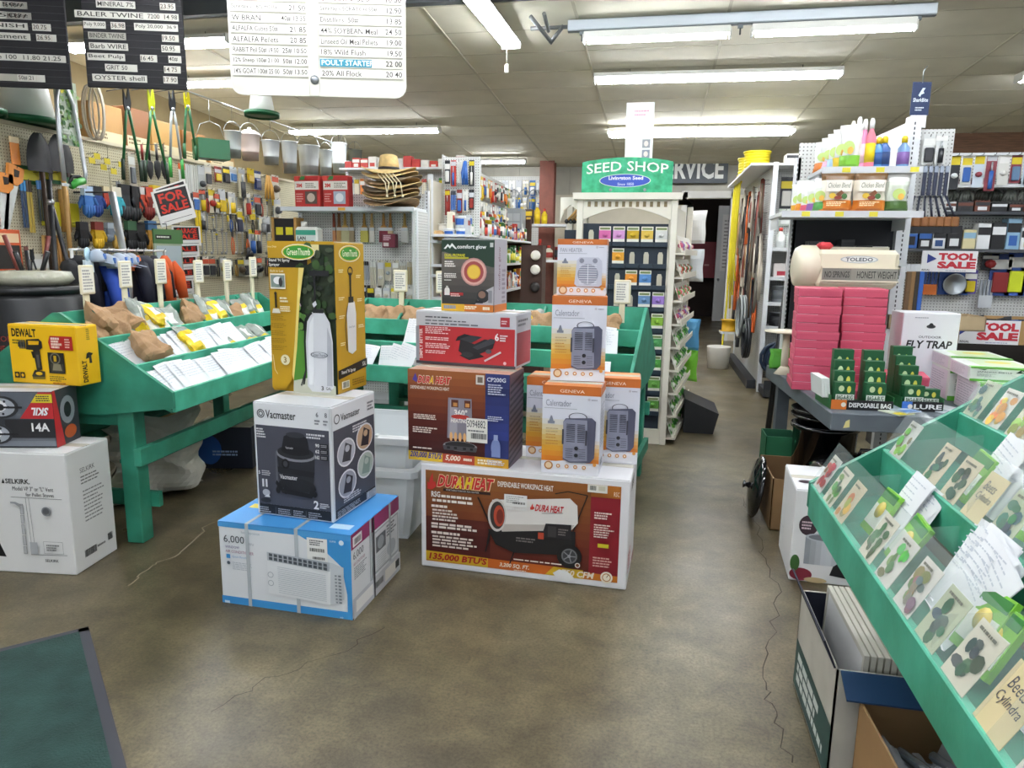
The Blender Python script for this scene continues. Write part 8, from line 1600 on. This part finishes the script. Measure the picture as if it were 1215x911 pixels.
# ---- tool display beyond (faces the camera)
VY = 6.9; v0, v1 = 2.02, 4.6
g8 = thing('tool_display_wall', 'white pegboard tool display with dark shelves at far right', 'shelf', None)
q_ = lambda py: on_y(1160, py, VY).z
m = MB(); m.bx(v0, VY, .3, v1, VY+.02, q_(184), pegw); m.build('back_panel', g8)
for z, c in ((q_(222), shelfm), (q_(253), mt('#3a3e44', .5)), (q_(296), mt('#4a4e52', .5))): m = MB(); m.bx(v0, VY-.26, z-.025, v1, VY, z, c); m.build('shelf_board', g8)
m = MB(); m.bx(v0, VY-.3, q_(187)-.02, v1, VY-.28, q_(187), shelfm); m.build('hang_rail', g8)
for x in (v0+.02, 3.3, v1-.02): m = MB(); m.bx(x-.02, VY-.3, 0, x+.02, VY+.02, q_(184), shelfm); m.build('upright', g8)
m = MB(); m.bx(v0, VY-.25, .1, v1, VY, .95, mt('#2a2622', .7)); m.build('dark_base', g8)
PT = ['#23262c', '#e3e6e6', '#2f5fa8', '#1c1d20', '#c9d6e0', '#8a3a44', '#d9d9d2', '#5a7a9a']
hang_row(v0+.03, v1-.05, VY-.27, q_(189), .09, (.22, .3), 'on the top rail of the tool display', PT, 'tools on the display wall', 61, ('card0', 'card2', 'card1'), (g8, Tm(0, -.04, 0)))
goods_row(v0+.05, v1-.1, VY-.15, q_(222)+.001, .12, 'on the tool display first shelf', ['#e9e9e6', '#c9b0b4', '#dfe3e6', '#3a3c40'], 'tools on the display wall', hs=(.04, .07), seed=5, kinds=('box',), depth=.16)
hang_row(v0+.03, v1-.05, VY-.06, q_(226), .11, (.07, .11), 'in the chain row of the tool display', ['#6a6e66', '#8a8f88', '#4a4d46'], 'tools on the display wall', 62, ('bunch',), (g8, Tm()))
goods_row(v0+.05, v1-.1, VY-.15, q_(253)+.001, .13, 'on the dark tool display shelf', ['#26282c', '#dfe3e3', '#6a3a2a', '#1c1d20'], 'tools on the display wall', hs=(.05, .09), seed=6, kinds=('box',), depth=.16)
goods_row(v0+.05, v1-.1, VY-.15, q_(296)+.001, .12, 'on the boxed tool display shelf', ['#e3e6e6', '#2f5fa8', '#d9cfa0', '#8ab0c8', '#1c1d20', '#2a4a7a'], 'tools on the display wall', hs=(.14, .26), seed=7, kinds=('box',), depth=.12)
PB = ['#2a4a9a', '#3a62b0', '#d9c21c', '#e0762a', '#c9d0d8', '#23305a', '#dfe3e6']
for px, py, w_, h_, c, b, k, lb in ((1105, 322, .11, .2, '#3a5aa0', '#e0762a', 'bars', 'orange-handled chisel set'), (1133, 322, .24, .2, '#2a4a8a', '#b9bec4', 'ring', 'steel bowl on a blue card'), (1153, 322, .1, .19, '#5a4a9a', '#d9c21c', 'card0', 'yellow tool on a violet card'), (1176, 302, .13, .13, '#23262c', '#a83a3a', 'card2', 'dark carded scraper'), (1171, 332, .11, .24, '#9aa0a8', '#c9cdd2', 'bars', 'grey file pack'), (1190, 303, .17, .34, '#24407f', '#8a2a2a', 'card0', 'long blue tool pack'), (1209, 300, .15, .36, '#3f62b5', '#c9d62a', 'card0', 'blue and lime tool pack'), (1226, 300, .15, .36, '#3f62b5', '#c9d62a', 'card1', 'second blue and lime tool pack')):
    q = on_y(px, py, VY-.06)
    if k == 'ring': m = g_card(w_, h_, c, b, kind=2); m.f = m.f[:6]; m.mi = m.mi[:6]; m.sm = m.sm[:6]; m.lathe([(.05, 0), (.09, .012), (.095, .03), (.085, .03), (.045, .012)], steel, 20, Tm(0, -.004, -h_*.55, rx=PI/2))
    elif k == 'bars': m = g_bars(w_, h_, 4, c, None); m.bx(-w_*.48, -.02, -h_, w_*.48, -.012, -h_*.55, mt(b, .4))
    else: m = g_card(w_, h_, c, b, kind=int(k[4]))
    tag(m.build('carded_tool', None, Tm(q.x, VY-.06, q.z)), '%s on the tool sale pegboard' % lb, 'tool', 'tools on the display wall'); link('hook', fhook_me, g8, Tm(q.x, VY-.04, q.z-.004))
def tool_sale(px0, py0, px1, py1, y, label):
    a = on_y(px0, py1, y); b = on_y(px1, py0, y); t = thing('tool_sale_sign', label, 'sign', Tm(a.x, y, a.z), 'tool sale signs'); w_, h_ = b.x-a.x, b.z-a.z; m = MB(); m.bx(0, 0, 0, w_, .004, h_, mt('#e9eaec', .45)); m.build('board', t)
    p = Print((0, 0, 0), (1, 0, 0), (0, 0, 1), w_, h_); p.poly([(.0, .35), (.14, .6), (.0, .88)], '#2a3a8a') if px0 > 1120 else p.poly([(.1, .4), (.27, .62), (.1, .85)], '#2a3a8a'); p.txt(.3, .55, .98, .9, 'TOOL', '#c02a3a', .06, keep=False); p.txt(.29, .16, .98, .5, 'SALE', '#c02a3a', .06, keep=False); p.txt(.02, .04, .26, .13, 'REGAL', '#2a2c38', .02); p.para(.45, .04, .85, .09, 1, '#8a94b4', 3); p.done(t)
tool_sale(1092, 298, 1161, 322, VY-.28, 'upper tool sale sign below the boxed tools'); tool_sale(1137, 381, 1212, 407, 5.95, 'lower tool sale sign fronting the tool bin')
bt = on_y(1137, 407, 5.96); t = thing('tool_bin', 'tan bin heaped with loose tools behind the lower sale sign', 'bin', Tm(2.55, 6.15, bt.z+.02)); m = MB(); m.bx(-.75, -.18, -.02, .75, .2, .0, kraft); m.bx(-.75, -.18, 0, .75, -.175, .16, kraft); m.bx(-.75, .195, 0, .75, .2, .17, kraft); m.bx(-.755, -.18, 0, -.75, .2, .17, kraft); m.bx(.75, -.18, 0, .755, .2, .17, kraft); m.build('bin', t)
for x in (-.7, .7): m = MB(); m.bx(x-.03, -.15, -bt.z-.02, x+.03, .17, -.02, blkm); m.build('leg', t)
for i in range(16):
    r = random.Random(i); x = -.7+i*.09; c = r.choice([wood, dsteel, mt('#2a2c30', .5), mt('#2f5fa8', .5), steel, mt('#b9b4aa', .6)]); m = MB(); m.cyl((-.1, 0, 0), (.1, .05, .02), r.uniform(.009, .02), c, 7); m.box(.1, .05, .02, .05, .03, .03, dsteel)
    tag(m.build('loose_tool', None, Tm(2.55+x, 6.12+r.uniform(-.06, .06), bt.z+.15, rz=r.uniform(-.8, .8), ry=r.uniform(-.2, .1))), 'loose hand tool in the tan bin, %s from its left' % ORD[i], 'tool', 'loose tools in the bin')
# ---- rope and belt gondola down the aisle
ry0, ry1 = 8.4, 11.0; rx = 1.22; rz_ = 2.5
g9 = thing('rope_gondola', 'tall white gondola with ropes and belts on its aisle side', 'shelf', None)
m = MB(); m.bx(rx, ry0, .1, rx+.02, ry1, rz_, pegs); m.build('aisle_panel', g9); m = MB(); m.bx(rx+.02, ry0+.4, .1, 2.4, ry0+.42, rz_, pegw); m.build('end_panel', g9)
for x, y in ((rx+.01, ry0), (rx+.01, ry1), (2.4, ry0+.42)): m = MB(); m.bx(x-.025, y-.02, 0, x+.025, y+.02, rz_+.03, shelfm); m.build('post', g9)
for z in (.3, .75, 1.02, 1.3, 1.62): m = MB(); m.bx(rx+.02, ry0, z-.025, 2.35, ry0+.4, z, shelfm); m.bx(rx+.02, ry0-.006, z-.035, 2.35, ry0, z+.005, edgem); m.build('shelf_board', g9)
m = MB(); m.bx(rx-.25, ry0, rz_, rx+.05, ry1, rz_+.025, shelfm); m.build('top_shelf', g9); m = MB(); m.bx(rx+.02, ry0+.02, rz_-.0, 2.4, ry0+.44, rz_+.025, shelfm); m.build('top_board', g9)
m = MB(); m.bx(rx-.1, ry0+.2, 0, rx, ry1, .1, mt('#2a2c30', .6)); m.build('base_tray', g9)
# ropes and belts
r = random.Random(5)
for i in range(88):
    y = ry0+.08+r.random()*(ry1-ry0-.4); z = rz_-.12-r.random()*1.35; L_ = r.uniform(.3, .75); c = r.choice(['#2a2422', '#1c1d20', '#c9bfae', '#8a3a2a', '#d9662a', '#5a4a3a', '#e3dcd0', '#3a3c42', '#6f6a60', '#b08a5a'])
    m = MB(); w_ = r.uniform(.02, .05); m.tube([(0, 0, 0), (0, -w_, -L_*.5), (0, -w_*.6, -L_), (0, w_*.6, -L_), (0, w_, -L_*.5)], r.uniform(.012, .026), mt(c, .6), 5, closed=True); m.tube([(.09, 0, 0), (-.01, 0, 0)], .003, dsteel, 4)
    tag(m.build('hanging_strap', None, Tm(rx-.06-.04*r.random(), y, z, rz=r.uniform(-.4, .4))), '%s strap or cord on the aisle panel, %s of the tangle' % (colname(c), ordw(i+1)), 'strap', 'straps on the aisle panel')
q = on_z(850, 388, 0)
for i in range(4):
    m = MB(); y = ry1-.3-.22*i; m.tube([(0, 0, rz_+.02), (-.02, .02, rz_-.05), (-.03, .0, 1.6), (-.02, .03, .8), (-.06, -.05, .2 if i else .012), (-.25-.05*i, -.5+.1*i, .012)] if i == 0 else [(0, 0, rz_+.02), (-.02, .02, rz_-.05), (-.03, .03, 1.5), (0, .0, .6+.2*i)], .014, mt('#e3d320', .5), 6)
    tag(m.build('yellow_rope', None, Tm(rx-.16, y, 0)), 'yellow rope hanging from its spool, %s from the doorway' % ORD[i], 'rope', 'yellow ropes')
for i in range(2):
    t = thing('rope_spool', 'yellow rope spool on top of the gondola, %s' % ('nearer one', 'farther one')[i], 'spool', Tm(rx-.1, ry0+.75+.6*i, rz_+.027), 'yellow rope spools'); m = MB(); m.lathe([(1e-5, 0), (.16, 0), (.16, .012), (.14, .014), (.145, .2), (.16, .2), (.16, .215), (1e-5, .215)], mt('#e3d320', .45), 18); m.build('spool', t)
    for k in range(5): m = MB(); m.lathe([(.142, .03+.034*k), (.15, .045+.034*k), (.142, .06+.034*k)], mt('#d3c218', .6), 18); m.build('rope_wrap', t)
coil('hose_coil', 'coiled black hose lowest on the aisle panel', (rx-.1, ry0+.35, .8), .2, .45, 5, .016, mt('#22252a', .4), 'hose', rz=PI/2)
t = coil('hose_coil', 'coiled grey hose low on the aisle panel', (rx-.12, ry0+.7, 1.05), .22, .5, 6, .014, mt('#9aa0a0', .4), 'hose', rz=PI/2)
m = MB(); m.lathe([(1e-5, 0), (.14, 0), (.16, .28), (.165, .3), (.15, .3), (.14, .03), (1e-5, .03)], wpl, 18); t = thing('white_bucket', 'white plastic bucket on the floor by the rope end', 'bucket', Tm(rx-.3, ry0+1.75, 0)); m.build('bucket', t); m = MB(); bail(m, .16, .28, -.1); m.build('bail_handle', t)
t = thing('orange_spool', 'orange rope spool above the white bucket', 'spool', Tm(rx-.17, ry0+1.9, .5)); m = MB(); m.lathe([(1e-5, 0), (.12, 0), (.12, .01), (.1, .012), (.1, .15), (.12, .15), (.12, .16), (1e-5, .16)], mt('#d9a81c', .5), 16); m.build('spool', t); m = MB(); m.bx(-.12, -.12, -.03, .17, .12, 0, shelfm); m.build('bracket_shelf', t)
# goods on its end shelves
PE = ['#e6e9e4', '#5aa84a', '#c9d6c0', '#3a8a4a', '#dfe6e0', '#9ab8c0', '#2a2c30']
goods_row(rx+.08, 2.3, ry0+.12, 1.621, .13, 'on the green bottle shelf', PE, 'goods on the rope gondola end', hs=(.18, .3), seed=2, depth=.1)
goods_row(rx+.08, 2.3, ry0+.12, 1.301, .2, 'on the red pack shelf', ['#8a2430', '#a83040', '#e3dcd8'], 'goods on the rope gondola end', hs=(.14, .2), seed=3, kinds=('box',), depth=.12)
goods_row(rx+.08, 2.3, ry0+.14, 1.021, .22, 'on the grey pot shelf', ['#6a7074', '#8d9296', '#55595c'], 'goods on the rope gondola end', hs=(.18, .24), seed=4, kinds=('can',))
goods_row(rx+.08, 2.3, ry0+.14, .751, .2, 'on the low jar shelf', ['#3a4a5a', '#8aa0a8', '#2a2c30', '#b9a88a'], 'goods on the rope gondola end', hs=(.12, .2), seed=5)
hang_row(rx+.12, 2.3, ry0+.36, rz_-.1, .16, (.26, .34), 'on the top row of the rope gondola', ['#3a3050', '#e3e0d8', '#dcd9d0', '#2a2a30'], 'goods on the rope gondola end', 63, ('card0',), (g9, Tm()))
hang_row(rx+.12, 2.3, ry0+.36, 2.05, .18, (.14, .2), 'on the pale row of the rope gondola', ['#dfe8dc', '#cfe0d0', '#e6e9e4'], 'goods on the rope gondola end', 64, ('card2', 'card0'), (g9, Tm()))
for i in range(3): coil('hose_coil', 'blue hose coil on the gondola floor shelf, %s from the aisle' % ORD[i], (rx+.2+.4*i, ry0-.16, .58), .17, .34, 5, .02, mt(['#24344a', '#2a4a6a', '#1f2c3c'][i], .4), 'hose', rz=.0)
m = MB(); m.bx(rx+.0, ry0-.42, .02, 2.3, ry0-.02, .1, mt('#33363a', .6)); m.bx(rx, ry0-.42, .1, 2.3, ry0-.41, .2, mt('#2a2c30', .6)); m.build('floor_tray', g9)
for i in range(3): m = MB(); m.lathe([(.12, 0), (.14, .04), (.14, .12), (.1, .14), (.1, .02)], mt(['#8a3a3a', '#e3dcd0', '#24344a'][i], .4), 18); tag(m.build('cord_reel', None, Tm(rx+.22+.35*i, ry0-.24, .101)), '%s cord reel in the gondola floor tray' % ['maroon', 'cream', 'navy'][i], 'reel', 'cord reels')
goods_row(1.35, 2.3, ry0+.22, rz_+.026, .2, 'on top of the rope gondola', ['#e3dcd0', '#2a2c30', '#d9d4c8'], 'goods on the rope gondola end', hs=(.08, .18), seed=9, kinds=('box',), depth=.2)
q = on_z(812, 500, 0); m = MB(); m.prism([(-.05, 0), (.2, 0), (.24, .18), (-.05, .3)], -.25, .25, mt('#1d1f23', .5)); tag(m.build('black_bin', None, Tm(.36, 6.45, 0)), 'black slant-fronted bin at the foot of the seed rack', 'bin')
# ---- left odds: sack and blue carton under the left table, floor mat
t = thing('white_sack', 'white woven sack slumped under the left green table', 'sack', Tm(-2.98, 3.75, 0, rz=1.2)); m = pillow(.62, .5, .42, lambda u, v, s: mt('#d3d1c6', .6, var=.12, scale=10, bump=.5, bscale=9), 5, nu=18, nv=18, crimp=.045); m.build('sack', t)
t, F = carton('blue_carton', 'dark blue carton with pale lid under the left green table', .42, .3, .3, -2.93, 4.45, 0, 12, '#1d2536', topcol='#cfcabb'); F['front'].ell(.3, .45, .2, .35, '#2a5fb0'); F['front'].para(.35, .3, .8, .45, 2, '#9ab4d8', 3); F['right'].ell(.5, .5, .3, .35, '#2a62b8'); fin(t, F)
a, b, c = on_z(105, 745, 0), on_z(0, 770, 0), on_z(170, 911, 0); u = Vector((b.x-a.x, b.y-a.y)).normalized(); 
v = Vector((c.x-a.x, c.y-a.y)).normalized()
m = MB(); n = Vector((-u.y, u.x)); n = n if n.dot(v) > 0 else -n
t = thing('floor_mat', 'dark green ribbed floor mat with rubber edge', 'mat', Matrix(((u.x, v.x, 0, a.x), (u.y, v.y, 0, a.y), (0, 0, 1, 0), (0, 0, 0, 1))))
matm = mt('#2c4a44', .95, var=.5, scale=7, bump=.8, bscale=140, name='mat_pile', dark='#1f3834')
for x0, y0, x1, y1 in ((0, 0, 1.2, .035), (0, 0, .035, 1.6), (1.165, 0, 1.2, 1.6), (0, 1.565, 1.2, 1.6)): m = MB(); m.bx(x0, y0, 0, x1, y1, .008, mt('#3a3b42', .7)); m.build('rubber_edge', t)
m = MB(); m.bx(.035, .035, 0, 1.165, 1.565, .012, matm); m.build('pile', t)
